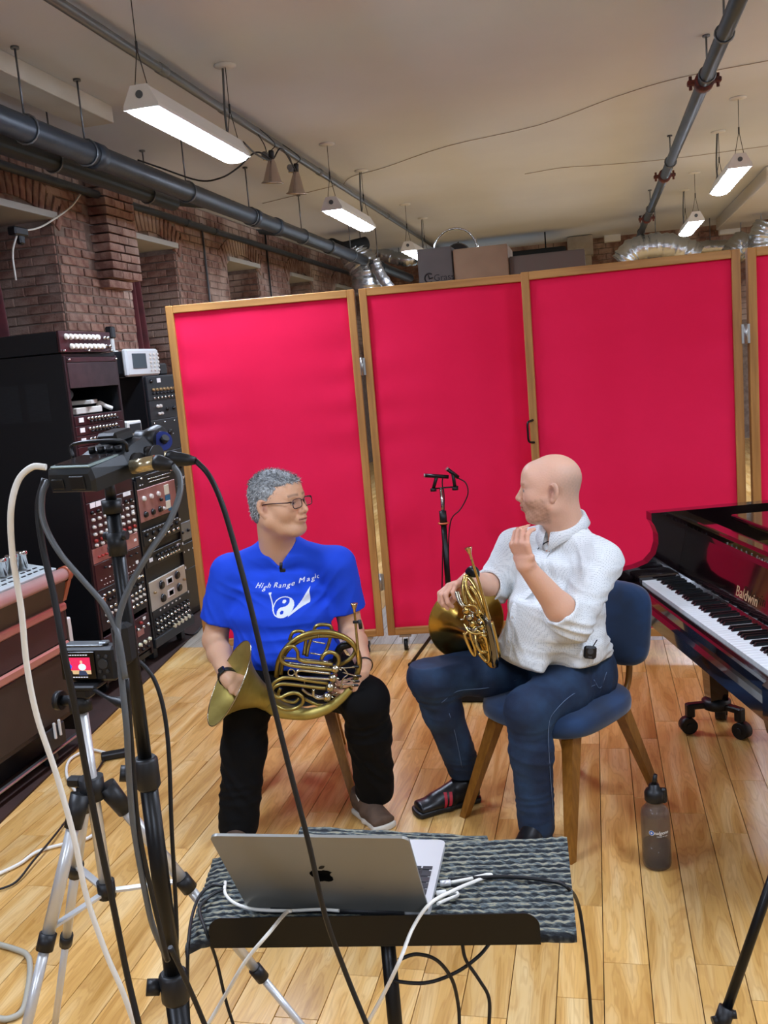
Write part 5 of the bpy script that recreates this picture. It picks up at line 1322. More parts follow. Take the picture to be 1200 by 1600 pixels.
# ---------------------------------------------------------------- bald man in the white shirt
p2 = thing('person', 'seated bald man in a white dotted shirt and jeans, one hand raised', 'person', (-.16, 3.25, 0)); p2['group'] = 'two seated men'
HO2 = at(857, 762, y=3.30); f2v = Vector((-.985, .06, -.03)); H2 = hframe(HO2, f2v, up=(-.06, 0, 1)); I2 = H2.inverted()
nb2 = at(884, 840, y=3.375); nr2 = at(880, 812, y=3.36); neck2 = I2 @ nb2
t2f = Vector((-.66, -.75, 0)).normalized(); t2s = Vector((-t2f.y, t2f.x, 0))       # his left
shL2 = at(940, 872, y=3.24); shR2 = at(806, 858, y=3.47); shL2.z = .925; shR2.z = .94
elL2 = at(895, 975, y=3.07); wrL2 = at(823, 886, y=2.97); elR2 = at(768, 920, y=3.42); wrR2 = at(737, 905, y=3.22)
f = head_field((neck2, .066, 1), fat=1.03, jaw=1.04, ey=-.010, chest=[(tuple(I2 @ at(872, 868, y=3.335)), (.06, .06, .06))])
Vh, Qh = f.mesh(); L_ = Vh.copy(); ch = skincol(L_, '#e0b197', 11, .035)
stub = np.clip((-.022 - L_[:, 2] + .35 * (L_[:, 1] - .02) * 0) / .014, 0, 1) * np.clip((L_[:, 2] + .128) / .012, 0, 1) * np.clip((L_[:, 1] + .012) / .016, 0, 1)
stub *= np.clip(.72 + .5 * noise3(L_, 320, 8), 0, 1) * (1 - blob(L_, (0, .1, -.03), (.02, .02, .014))); cheekfree = np.clip((L_[:, 2] + .040) / .016, 0, 1) * (L_[:, 1] > .045); stub *= 1 - cheekfree
ch = mixc(ch, '#8d6448', .62 * stub)
scalp = blob(L_, (0, -.085, .015), (.10, .062, .052), 1.6) * np.clip((.088 - L_[:, 2]) / .02, 0, 1) * np.clip((-.0 - L_[:, 1]) / .02, 0, 1); ch = mixc(ch, '#8f8478', .62 * np.clip(scalp * (1.1 + .3 * noise3(L_, 260, 3)), 0, 1))
for s in (-1, 1):
    ch = mixc(ch, '#c47f6a', .4 * blob(L_, (s * .045, .06, -.022), (.022, .03, .018))); ch = mixc(ch, '#c98471', .5 * blob(L_, (s * .085, -.01, 0), (.008, .02, .03)))
    bw = np.exp(-((L_[:, 2] - .025) / .0042) ** 2) * (np.abs(L_[:, 0] - s * .032) < .021) * (L_[:, 1] > .06); ch = mixc(ch, '#8a6244', .5 * bw)
ch = mixc(ch, '#c98471', .4 * blob(L_, (0, .105, -.03), (.016, .016, .014)))
lip = np.exp(-((L_[:, 2] + .062) / .0075) ** 2) * (np.abs(L_[:, 0]) < .024) * (L_[:, 1] > .087); ch = mixc(ch, '#b8675c', .75 * lip)
ln = np.exp(-((L_[:, 2] + .0618) / .0018) ** 2) * (np.abs(L_[:, 0]) < .025) * (L_[:, 1] > .085); ch = mixc(ch, '#5a2822', .9 * ln)
ch = facepaint(L_, ch, -.010, '#5d4034')
fa = Field((-.34, 2.80, .66), (.06, 3.30, 1.10), .0036)
fa.chain([shL2, elL2], [.056, .048], k=.03); fa.chain([elL2, elL2.lerp(wrL2, .3), wrL2], [.050, .048, .029], k=.02)
fdw = (wrL2 - elL2).normalized()
hand(fa, wrL2, (-.22, -.05, .97), (.55, .78, .25), fing=[(.75, .75, .45), (.62, .75, .45), (.55, .7, .45), (.5, .7, .5)], spread=-.02, thumb=(.85, .25, .7), left=True, r0=.0092)
fb2 = Field((-.62, 3.0, .66), (-.24, 3.56, 1.02), .0036)
fb2.chain([shR2, elR2], [.056, .047], k=.03); fb2.chain([elR2, elR2.lerp(wrR2, .3), wrR2], [.048, .045, .030], k=.02)
hand(fb2, wrR2, (-.80, -.58, -.12), (.1, -.25, -.96), fing=[(.35, .9, .6), (.5, .95, .6), (.6, .95, .6), (.7, 1.0, .6)], spread=.03, thumb=(.6, .5, .6), left=False, r0=.0092)
VA, QA = fa.mesh(); VB, QB = fb2.mesh()
hipL2 = V(-.07, 3.29, .50); hipR2 = V(-.24, 3.42, .50); knL2 = at(826, 1110, y=2.99); knR2 = at(672, 1058, y=3.14); anL2 = V(-.262, 3.0, .09); anR2 = V(-.545, 3.30, .10)
fc_ = Field((-.75, 2.8, .3), (.2, 3.7, 1.0), .012); fc_.loft([nb2 - V(0, 0, .06), at(870, 960, y=3.30), V(-.15, 3.36, .56)], t2s, [(.14, .08), (.15, .11), (.15, .11)])
leg_shape(fc_, hipL2, knL2 + V(0, .02, -.02), anL2, .06, .042, .04, .03); leg_shape(fc_, hipR2, knR2 + V(.02, .02, -.02), anR2, .06, .042, .04, .03); VC, QC = fc_.mesh()
def handpink(P, c, w_): 
    g = np.exp(-(np.linalg.norm(P - A_(w_), axis=1) / .09) ** 2); return mixc(c, '#c88672', .35 * g)
cA_ = handpink(VA, skincol(VA, '#dcac90', 12), wrL2 + V(-.02, 0, .08)); cB_ = handpink(VB, skincol(VB, '#deb095', 13), wrR2 + V(-.07, -.05, 0))
npmesh('body', [(tow(Vh, H2), Qh), (VA, QA), (VB, QB), (VC, QC)], skin, p2, np.concatenate([ch, cA_, cB_, skincol(VC, '#cfa088', 14)]))
eyes(p2, H2, irisb)
ts = Field((-.62, 2.90, .42), (.26, 3.66, 1.09), .005)
ts.loft([nb2 + V(0, .0, -.055), at(872, 895, y=3.34), at(868, 950, y=3.30), at(866, 1000, y=3.28), V(-.13, 3.35, .54)], t2s, [(.10, .068), (.178, .108), (.182, .128), (.185, .150), (.185, .135)], k=.05, cap=.5)
ts.cone(nr2 + V(0, .005, -.075), nr2 + V(0, .01, -.03), .088, .070, k=.03)
ts.cone(nr2 + t2s * .03 + V(0, 0, -.06), shL2, .054, .066, k=.05); ts.cone(nr2 - t2s * .03 + V(0, 0, -.06), shR2, .052, .062, k=.05)
for (s, e, w_, tt, sg) in ((shL2, elL2, wrL2, .26, 1), (shR2, elR2, wrR2, .30, 0)):
    ts.cone(s, e, .070, .063, k=.03); d_ = (w_ - e).normalized(); h = e + (w_ - e) * tt
    ts.cone(e, h + d_ * .02, .063, .060, k=.02); ts.cone(h - d_ * .028, h, .064, .063, k=.004)          # rolled cuff
    ts.plane(h, d_, c=h + d_ * .06, rad=.10); ts.cone(h - d_ * .02, h + d_ * .06, .053, .053, k=.003, op='s')
ts.ecap(at(845, 960, y=3.20), at(812, 1035, y=3.14), t2s, .12, .10, .115, .045, k=.05, cap=.35)     # shirt tail over the lap
ts.ecap(at(900, 1010, y=3.2), at(905, 1030, y=3.2), t2s, .09, .08, .09, .07, k=.03, cap=.3)
def vcut2(X, Y, Z):
    x = (X - nr2.x) * t2s.x + (Y - nr2.y) * t2s.y; y = (X - nr2.x) * t2f.x + (Y - nr2.y) * t2f.y; z = Z - (nr2.z - .085)
    w = .002 + np.clip(z, 0, .2) / .07 * .045
    return np.minimum(np.maximum(np.abs(x) - w, np.maximum(-z, -(y + .0))), np.maximum(np.sqrt(x * x + y * y) - .074, -(Z - nr2.z + y * .5 + .012)))
ts.func(vcut2, k=.005); hz2 = at(790, 1052, y=3.08).z; ts.plane((0, 0, hz2), (0, 0, -1))
VT, QT = ts.mesh()
VT = folds(VT, QT, [(elL2, .13, (.5, 0, .9), .038, .010), (shL2, .12, (.6, -.3, .6), .05, .008), (at(935, 930, y=3.2), .12, (.3, 0, 1), .045, .008), (at(860, 1010, y=3.15), .13, (.3, 0, 1), .05, .008), (at(945, 1010, y=3.3), .12, (0, 0, 1), .04, .009), (elR2, .12, (.8, 0, .6), .04, .008), (at(850, 900, y=3.2), .1, (1, 0, .2), .05, .005), (at(800, 1010, y=3.1), .08, (1, 0, .4), .04, .006)], .0007)
npmesh('shirt', [(VT, QT)], cotton, p2)
# collar: a folded band standing round the neck with two points in front
def collar_pts():
    v = []; f_ = []; n = 44; m_ = 6
    for i in range(n + 1):
        a = -math.pi * .955 + math.pi * 1.91 * i / n          # 0 = back of the neck
        dv = -t2f * math.cos(a) + t2s * math.sin(a); fr = abs(i / n - .5) * 2
        top = nr2 + V(0, 0, .030 - .062 * fr ** 1.5); r = .071 + .004 * fr
        fall = .034 + .030 * fr ** 4; out = .020 + .010 * fr
        q = [top + dv * (r - .002) - V(0, 0, .03), top + dv * (r - .001), top + dv * (r + .003) + V(0, 0, .002), top + dv * (r + .007), top + dv * (r + out) - V(0, 0, fall), top + dv * (r + out - .004) - V(0, 0, fall + .002)]
        v += [tuple(p) for p in q]
    for i in range(n):
        for j in range(m_ - 1): f_.append((i * m_ + j, i * m_ + j + 1, (i + 1) * m_ + j + 1, (i + 1) * m_ + j))
    return v, f_
v, f_ = collar_pts(); MB().add(v, f_, 0, True).build('collar', cotton, p2, world=True)
# placket with buttons
bt2 = BVHTree.FromPolygons([tuple(v) for v in VT], [tuple(q) for q in QT]); line = []
for k in range(26):
    o = nr2 + V(0, 0, -.095 - k * .0135) + t2f * .5; h = bt2.ray_cast(o, -t2f)
    if h[0] is not None: line.append(h[0])
if len(line) > 6:
    v = []; f_ = []
    for i, p in enumerate(line):
        p = (line[max(i - 1, 0)] + p + line[min(i + 1, len(line) - 1)]) / 3; v += [p + t2s * .015 + t2f * .000, p + t2s * .014 + t2f * .004, p - t2s * .014 + t2f * .004, p - t2s * .015 + t2f * .000]
    for i in range(len(line) - 1):
        for j in range(3): f_.append((4 * i + j, 4 * i + j + 1, 4 * i + j + 5, 4 * i + j + 4))
    MB().add(v, f_, 0, False).build('placket', cotton, p2, world=True)
    for i in range(3, len(line), 6): MB().cyl(line[i] + t2f * .004, line[i] + t2f * .0065, .0055, n=12).build('button', M_['white'], p2, world=True)
# jeans
tr = Field((-.76, 2.84, .0), (.16, 3.60, .70), .0052)
tr.loft([V(-.13, 3.35, .60), V(-.14, 3.36, .50)], t2s, [(.165, .13), (.185, .14)], k=.04)
leg_shape(tr, hipL2, knL2, anL2 + V(0, 0, -.02), .094, .077, .070, .062); leg_shape(tr, hipR2, knR2, anR2 + V(0, 0, .03), .094, .077, .069, .062)
tr.plane((0, 0, .032), (0, 0, -1)); tr.plane((0, 0, .105), (0, 0, -1), c=anR2, rad=.13); tr.plane((0, 0, .60), (0, 0, 1))
VR, QR = tr.mesh(); VR = folds(VR, QR, [(knL2 - V(0, -.03, .06), .10, (.1, -.2, 1), .035, .007), (knR2 - V(0, -.03, .06), .10, (.3, -.2, 1), .035, .007), (hipL2, .14, (-.8, -.5, .3), .04, .008), (hipR2, .14, (-.8, -.5, .3), .04, .008), (anL2 + V(0, 0, .08), .09, (0, 0, 1), .03, .006), (anR2 + V(0, 0, .08), .09, (.2, 0, 1), .03, .006), (knL2.lerp(anL2, .4), .15, (.4, 0, 1), .06, .004)], .0006)
jeans = npmesh('jeans', [(VR, QR)], denim, p2)
so_, P_ = shoe(p2, (-.485, 3.33, 0), (-.745, 3.155, 0), .10, black_leather, M_['blackp'], ank=anR2, w=.044)
btS = BVHTree.FromPolygons([tuple(wm(so_) @ v.co) for v in so_.data.vertices], [tuple(p.vertices) for p in so_.data.polygons])
def stripe(t0, wt):
    v = []; f_ = []; dd = (P_(1, 0) - P_(0, 0)).normalized(); SS = Vector((0, 0, 1)).cross(dd)
    if (P_(0, 0, .1) - V(0, 0, 0)).y > P_(0, 0, -.1).y: SS = -SS
    for j in range(8):
        z = .022 + j * .0075
        for q in (0, wt):
            o = P_(t0 + q - z * .6, z) + SS * .12; h = btS.ray_cast(o, -SS); v.append((h[0] if h[0] is not None else o - SS * .1) + SS * .0015)
    for j in range(7): f_.append((2 * j, 2 * j + 1, 2 * j + 3, 2 * j + 2))
    MB().add(v, f_).build('red_stripe', red_stripe, so_, world=True, fix=False)
stripe(.50, .035); stripe(.56, .035)
mb = MB()
for k in range(5):
    c = P_(.40 + k * .06, .088 - k * .009); S_ = P_(0, 0, 1) - P_(0, 0, 0); mb.tube([c - S_ * .020 - V(0, 0, .006), c + V(0, 0, .003), c + S_ * .020 - V(0, 0, .006)], .0022, n=5)
mb.build('laces', M_['blackp'], so_, world=True)
shoe(p2, (-.235, 3.06, 0), (-.34, 2.80, 0), .10, black_leather, M_['blackp'], ank=anL2, w=.044)
# belt pack and lapel microphone
b = at(922, 1018, y=3.12); hh = bt2.ray_cast(Vector((0, 0, H)), (b - Vector((0, 0, H))).normalized()); b = hh[0] if hh[0] is not None else b
R = frame(b + V(.0, -.008, 0), (1, .1, 0), (-.1, 1, 0), (0, 0, 1)) @ Matrix.Rotation(.12, 4, 'Y')
o = MB().box((0, 0, 0), (.042, .018, .044), M=R, bev=.006).cyl((0.008, 0, .02), (.02, 0, .045), .002, n=5, M=R).build('belt_pack', M_['blackp'], p2, world=True)
MB().cyl(R @ V(0, -.0095, .006), R @ V(0, -.0115, .006), .010, n=18).box((.0, -.010, -.014), (.012, .002, .005), M=R).build('dial', mat('grey_button', '#3c4045', .4), o, world=True)
def cast(px, py, off=.006):
    d_ = (at(px, py, y=3.0) - Vector((0, 0, H))).normalized(); h = bt2.ray_cast(Vector((0, 0, H)), d_); return (h[0] if h[0] is not None else at(px, py, y=3.2)) - d_ * off
MB().tube(crom([cast(884, 822, .012), cast(878, 834), cast(866, 843), cast(852, 848), cast(840, 858)], 4), .0018, n=5).build('microphone_wire', M_['rubber'], p2, world=True)
c = cast(884, 822, .014); MB().cyl(c, c + V(.004, -.004, .012), .006, n=10).box(c - V(.006, 0, .008), (.02, .008, .006)).build('lapel_microphone', M_['blackp'], p2, world=True)
# jeans seam lines
btj = BVHTree.FromPolygons([tuple(v) for v in VR], [tuple(q) for q in QR]); seam = mat('seam_thread', '#5d708d', .8)
def castj(px, py):
    d_ = (at(px, py, y=3.0) - Vector((0, 0, H))).normalized(); h = btj.ray_cast(Vector((0, 0, H)), d_); return h[0] - d_ * .0015 if h[0] is not None else None
for pl in ([(930, 1070), (895, 1085), (868, 1110), (858, 1130), (858, 1180), (866, 1240), (866, 1290)], [(960, 1025), (948, 1050), (938, 1075), (928, 1062)], [(808, 1062), (760, 1075), (715, 1080), (690, 1098)], [(702, 1115), (712, 1150), (722, 1200)]):
    pts = [castj(*q) for q in pl]; pts = [q for q in pts if q is not None]
    if len(pts) > 2: 
        o = MB().tube(crom(pts, 5), .0014, n=4).build('seam', seam, jeans, world=True)
# ================================================================ HORNS
def brass_mat(name, c, c2, rough, sc=6, bump=0.02):
    return mat(name, c, rough, 1.0, col2=c2, nscale=sc, rvar=.15, bump=bump, bscale=30)
brass = brass_mat('raw_brass', '#a8975a', '#8a7a42', .28); brassd = brass_mat('dull_brass_bell', '#b5a45c', '#94833f', .40, 9)
brassp = brass_mat('polished_brass', '#d6bd78', '#bd9c50', .14); brassb = brass_mat('bell_brass_polished', '#b89448', '#96722e', .14, 5)
nick = mat('nickel_silver', '#b9b4a2', .2, 1.0)
def k4(x, y, y0=2.93, tilt=.0006): 
    px, py = 380 + x / 5.4545, 980 + y / 5.4545; return at(px, py, y=y0 + (px - 490) * tilt)
def tub(t, pp, r, m, name='tube', y0=2.93, n=10, sm=5, world=True, fn=k4, offs=None):
    P = [fn(p[0], p[1], y0 + (p[2] if len(p) > 2 else 0)) for p in pp]; P = crom(P, sm)
    R = r if not hasattr(r, '__len__') else list(np.interp(np.linspace(0, 1, len(P)), np.linspace(0, 1, len(r)), r))
    return MB().tube(P, R, n=n).build(name, m, t, world=True)
c0 = k4(600, 500)
for _m in (brassd,): _m.node_tree.nodes['Principled BSDF'].inputs['Metallic'].default_value = .7
h1 = thing('french_horn', 'raw brass double horn lying on the lap of the man in blue', 'horn', (c0.x, c0.y, .42)); h1['group'] = 'horns held by the two men'
bc = at(358, 1067, y=2.88); ax1 = Vector((.74, .44, -.56)).normalized()
prof = [(0, .155), (.004, .148), (.012, .132), (.025, .112), (.045, .090), (.07, .070), (.10, .053), (.125, .042)]
pp = [bc + ax1 * z for z, r in prof]; rr = [r for z, r in prof]
tail = [k4(235, 640, 2.99), k4(300, 695, 2.97), k4(420, 728, 2.96), k4(560, 738, 2.94), k4(700, 700, 2.93), k4(820, 620, 2.93), k4(915, 525, 2.93)]
tr_ = [.036, .030, .0245, .0205, .018, .0155, .0135]; tl = crom([pp[-1]] + tail, 6); tR = list(np.interp(np.linspace(0, 1, len(tl)), np.linspace(0, 1, 8), [.042] + tr_))
MB().tube(pp + tl[1:], rr + tR[1:], n=40, cap=False).build('bell', brassd, h1, world=True)
B = basis(ax1); MB().tube([bc + (B.col[0] * math.cos(a) + B.col[1] * math.sin(a)) * .155 for a in [i * PI / 30 for i in range(60)]], .0022, n=6, closed=True).build('bell_rim', nick, h1, world=True)
tub(h1, [(920, 525), (965, 420), (990, 300), (965, 190), (900, 110), (800, 58), (690, 38), (560, 52), (450, 100), (360, 180), (300, 290), (282, 420, .02)], [.0105, .0095, .0085, .008], brass)
tub(h1, [(805, 330, .01), (890, 285), (945, 225), (950, 165), (890, 105), (790, 78), (650, 75), (520, 100), (430, 150), (350, 240, .01), (320, 400, .02)], .0072, brass, y0=2.945)
tub(h1, [(765, 318), (640, 303), (510, 290), (470, 262), (462, 205), (420, 163), (352, 185), (316, 250), (345, 305), (430, 330), (600, 348), (775, 366)], .0062, brass, y0=2.915)
tub(h1, [(745, 395), (600, 378), (480, 368), (450, 395), (480, 424), (600, 434), (745, 442)], .0050, nick, y0=2.912)
tub(h1, [(725, 478), (560, 455), (420, 432), (330, 436), (255, 482), (226, 560), (250, 640), (330, 695), (430, 698), (500, 655), (508, 600), (450, 560), (375, 572), (310, 602), (262, 575), (252, 525), (320, 484), (440, 490), (560, 505), (705, 522)], .0062, brass, y0=2.92)
tub(h1, [(320, 520, .015), (300, 570, .015), (345, 620, .015), (430, 640, .01), (478, 605, .01)], .0058, brass)
tub(h1, [(520, 610, .01), (620, 655, .01), (720, 655, .01), (730, 610, .0)], .0056, brass)
tub(h1, [(600, 530), (600, 580), (640, 605), (700, 602)], .0052, nick, y0=2.915)
tub(h1, [(340, 262), (450, 270), (740, 300)], .0048, nick, y0=2.935); tub(h1, [(350, 300), (740, 345)], .0045, nick, y0=2.935); tub(h1, [(500, 525), (560, 570), (650, 590), (700, 585)], .0045, nick, y0=2.935)
tub(h1, [(665, 275), (690, 232), (745, 212), (800, 240), (815, 290), (795, 335)], .0068, brass, y0=2.925)
tub(h1, [(540, 250, .02), (560, 150, .03), (600, 40, .03), (620, -8, .03), (680, -22, .03), (745, -8, .03), (748, 60, .03), (715, 180, .03), (680, 250, .02)], .0062, brass, y0=2.945)
tub(h1, [(395, 110, .03), (420, 50, .03), (480, 32, .03), (530, 60, .03), (530, 150, .03), (515, 240, .02)], .0062, brass, y0=2.94)
for a, b in (((590, 120), (700, 140)), ((570, 220), (690, 240)), ((565, 318), (568, 362)), ((520, 450), (525, 505)), ((640, 60), (640, 90))): tub(h1, [a, b], .0028, nick, 'brace', y0=2.93)
MB().tube([k4(410 + 28 * math.cos(a), 385 + 28 * math.sin(a), 2.915) for a in [i * PI / 10 for i in range(20)]], .0024, n=6, closed=True).build('finger_ring', nick, h1, world=True)
for (x, y) in ((780, 360), (758, 437), (737, 515), (712, 597)):
    c = k4(x, y, 2.915); o = MB().lathe([(0, -.008), (.009, -.008), (.010, -.004), (.0145, -.003), (.0145, .022), (0, .022)], M=frame(c, (1, 0, 0), (0, 0, -1), (0, 1, 0)), n=20).build('rotary_valve', nick, h1, world=True)
    MB().cyl(c + V(0, -.0075, 0), c + V(0, -.013, 0), .0045, n=10).build('valve_screw', brassp, o, world=True)
    tub(h1, [(x + 22, y - 8, -.012), (x + 60, y + 6, -.012)], .0022, nick, 'linkage', y0=2.93)
for (a, b) in (((820, 350), (950, 340)), ((850, 385), (970, 418)), ((845, 440), (955, 462)), ((835, 490), (945, 495))):
    tub(h1, [(a[0], a[1], -.012), (b[0], b[1], -.02)], .0024, nick, 'lever', y0=2.93)
    c = k4(b[0] + 8, b[1], 2.912); MB().box((0, 0, 0), (.026, .006, .009), M=Matrix.Translation(c), bev=.003).build('lever_paddle', M_['black'], h1, world=True)
tub(h1, [(850, 345), (890, 400), (850, 440), (830, 520)], .0022, nick, 'lever_frame', y0=2.915); tub(h1, [(500, 520, .0), (540, 560, .0), (680, 590, 0), (800, 560, 0), (860, 500, 0)], .003, nick, 'lever_frame', y0=2.94)
lp_ = [at(553, 943, y=2.98), at(554, 958, y=2.98), at(556.5, 985, y=2.97), at(559, 1012, y=2.96), at(561, 1038, y=2.95)]
MB().tube(lp_, [.0042, .0038, .0045, .0055, .0065], n=12).build('leadpipe', brassp, h1, world=True)
d_ = (lp_[1] - lp_[0]).normalized(); R = basis(d_).to_4x4(); R.translation = lp_[0]
MB().lathe([(.007, 0), (.0125, -.001), (.0132, .001), (.0115, .004), (.0085, .014), (.0052, .022), (.0042, .03)], M=R, n=20).build('mouthpiece', mat('gold_mouthpiece', '#d0b489', .15, 1.0), h1, world=True)
c = at(557, 972, y=2.97); MB().cyl(c + V(-.012, 0, 0), c + V(.012, 0, 0), .005, n=10).cyl(c + V(.012, -.004, .008), c + V(.014, -.004, -.022), .0065, n=10).build('clip_microphone', M_['blackp'], h1, world=True)
a = at(532, 1012, y=2.99); MB().tube(crom([at(524, 1035, y=3.0), a, at(548, 1006, y=3.0)], 4), [.014] * 9, n=10).build('hand_guard', M_['black'], h1, world=True)
# ---- second horn, seen edge-on
def k7(x, y, yy=3.1): return at(660 + x / 7.27, 840 + y / 7.27, y=yy)
c0 = k7(600, 1000, 3.1)
h2 = thing('french_horn', 'polished brass horn held upright on the bald man\'s knee, bell behind', 'horn', (c0.x, c0.y, .55)); h2['group'] = 'horns held by the two men'
bc = k7(500, 960, 3.30); thr = k7(640, 1050, 3.10); ax2 = (thr - bc).normalized(); ax2 = Vector((.40, -.90, -.08)).normalized()
prof = [(0, .142), (.005, .134), (.013, .119), (.028, .098), (.05, .076), (.08, .055), (.11, .042), (.14, .034)]
pp = [bc + ax2 * z for z, r in prof]; rr = [r for z, r in prof]; tl = crom([pp[-1], k7(690, 1150, 3.12), k7(730, 1290, 3.11), k7(770, 1400, 3.10), k7(810, 1430, 3.10), k7(815, 1300, 3.10), k7(780, 1100, 3.11)], 5); tR = list(np.interp(np.linspace(0, 1, len(tl)), [0, .3, 1], [.034, .020, .012]))
MB().tube(pp + tl[1:], rr + tR[1:], n=44, cap=False).build('bell', brassb, h2, world=True)
B = basis(ax2); MB().tube([bc + (B.col[0] * math.cos(a) + B.col[1] * math.sin(a)) * .142 for a in [i * PI / 30 for i in range(60)]], .0022, n=6, closed=True).build('bell_rim', brassp, h2, world=True)
def t7(pp_, r, m=brassp, name='tube', n=10): return tub(h2, pp_, r, m, name, y0=0, fn=lambda x, y, z: k7(x, y, z), n=n)
dk = mat('dark_chrome_tube', '#7c766b', .12, 1.0)
t7([(548, 200, 3.02), (575, 300, 3.02), (630, 470, 3.03), (690, 680, 3.03), (735, 850, 3.03), (760, 930, 3.03)], [.0035, .0045, .006, .007], name='leadpipe')
d_ = (k7(575, 300, 3.02) - k7(520, 110, 3.02)).normalized(); R = basis(d_).to_4x4(); R.translation = k7(520, 112, 3.02)
MB().lathe([(.007, 0), (.0122, -.001), (.013, .001), (.0112, .004), (.008, .014), (.0048, .024), (.0036, .05)], M=R, n=20).build('mouthpiece', MATS['gold_mouthpiece'], h2, world=True)
t7([(700, 870, 3.04), (740, 960, 3.03), (775, 1100, 3.03), (805, 1260, 3.03), (822, 1380, 3.03), (828, 1455, 3.05)], [.0095, .0105, .0115, .0120, .0120, .0115], dk)
t7([(780, 960, 3.06), (830, 1150, 3.07), (868, 1320, 3.08), (850, 1330, 3.10), (790, 1120, 3.12), (720, 820, 3.14), (640, 620, 3.14), (560, 480, 3.13), (500, 435, 3.12), (470, 500, 3.11), (460, 600, 3.10), (490, 760, 3.09)], .0078)
t7([(760, 930, 3.05), (690, 760, 3.06), (620, 600, 3.08), (560, 500, 3.10), (510, 460, 3.11), (490, 520, 3.10), (520, 640, 3.09), (600, 760, 3.08)], .0068)
t7([(540, 545, 3.06), (610, 660, 3.05), (660, 800, 3.05), (700, 960, 3.05), (715, 1060, 3.05)], .0062)
for dx in (0, 26): t7([(378 + dx, 612, 3.1), (400 + dx, 690, 3.09), (435 + dx, 760, 3.08), (480 + dx, 800, 3.08)], .0045, nick)
t7([(470, 1080, 3.05), (510, 1190, 3.05), (560, 1300, 3.06), (600, 1335, 3.06), (600, 1260, 3.05), (560, 1150, 3.05), (540, 1080, 3.05)], .0062)
t7([(600, 1090, 3.04), (610, 1200, 3.03), (660, 1290, 3.03), (730, 1300, 3.04), (770, 1270, 3.05)], .0060)
t7([(650, 1140, 3.04), (680, 1110, 3.03), (715, 1140, 3.03), (740, 1240, 3.04), (760, 1380, 3.05), (720, 1400, 3.06), (640, 1310, 3.06)], .0068)
rs7 = random.Random(5)
for i, (x, y) in enumerate(((500, 830), (540, 900), (570, 980), (600, 1050), (640, 860), (660, 940), (680, 1020))):
    c = k7(x, y, 3.045); dd = Vector((.35, -.6, .5)).normalized()
    R = basis(dd).to_4x4(); R.translation = c
    o = MB().lathe([(0, -.012), (.012, -.012), (.0125, .006), (.008, .008), (.006, .014), (0, .014)], M=R, n=16).build('rotary_valve', nick if i % 2 else brassp, h2, world=True)
for i in range(16):
    x, y = rs7.uniform(470, 690), rs7.uniform(790, 1080); a = rs7.uniform(0, PI)
    t7([(x, y, 3.035), (x + 45 * math.cos(a), y + 45 * math.sin(a), 3.03)], .0026, nick if i % 3 else brassp, 'lever', n=6)
t7([(470, 790, 3.04), (560, 770, 3.03), (620, 800, 3.03), (650, 900, 3.03), (700, 960, 3.03)], .0035, brassp, 'linkage'); t7([(470, 980, 3.04), (520, 1060, 3.03), (600, 1090, 3.03), (690, 1080, 3.03)], .0035, brassp, 'linkage')
MB().tube(crom([k7(530, 400, 3.14), k7(560, 370, 3.13), k7(595, 385, 3.12), k7(600, 440, 3.12)], 4), .016, n=12).build('hand_guard', M_['black'], h2, world=True)
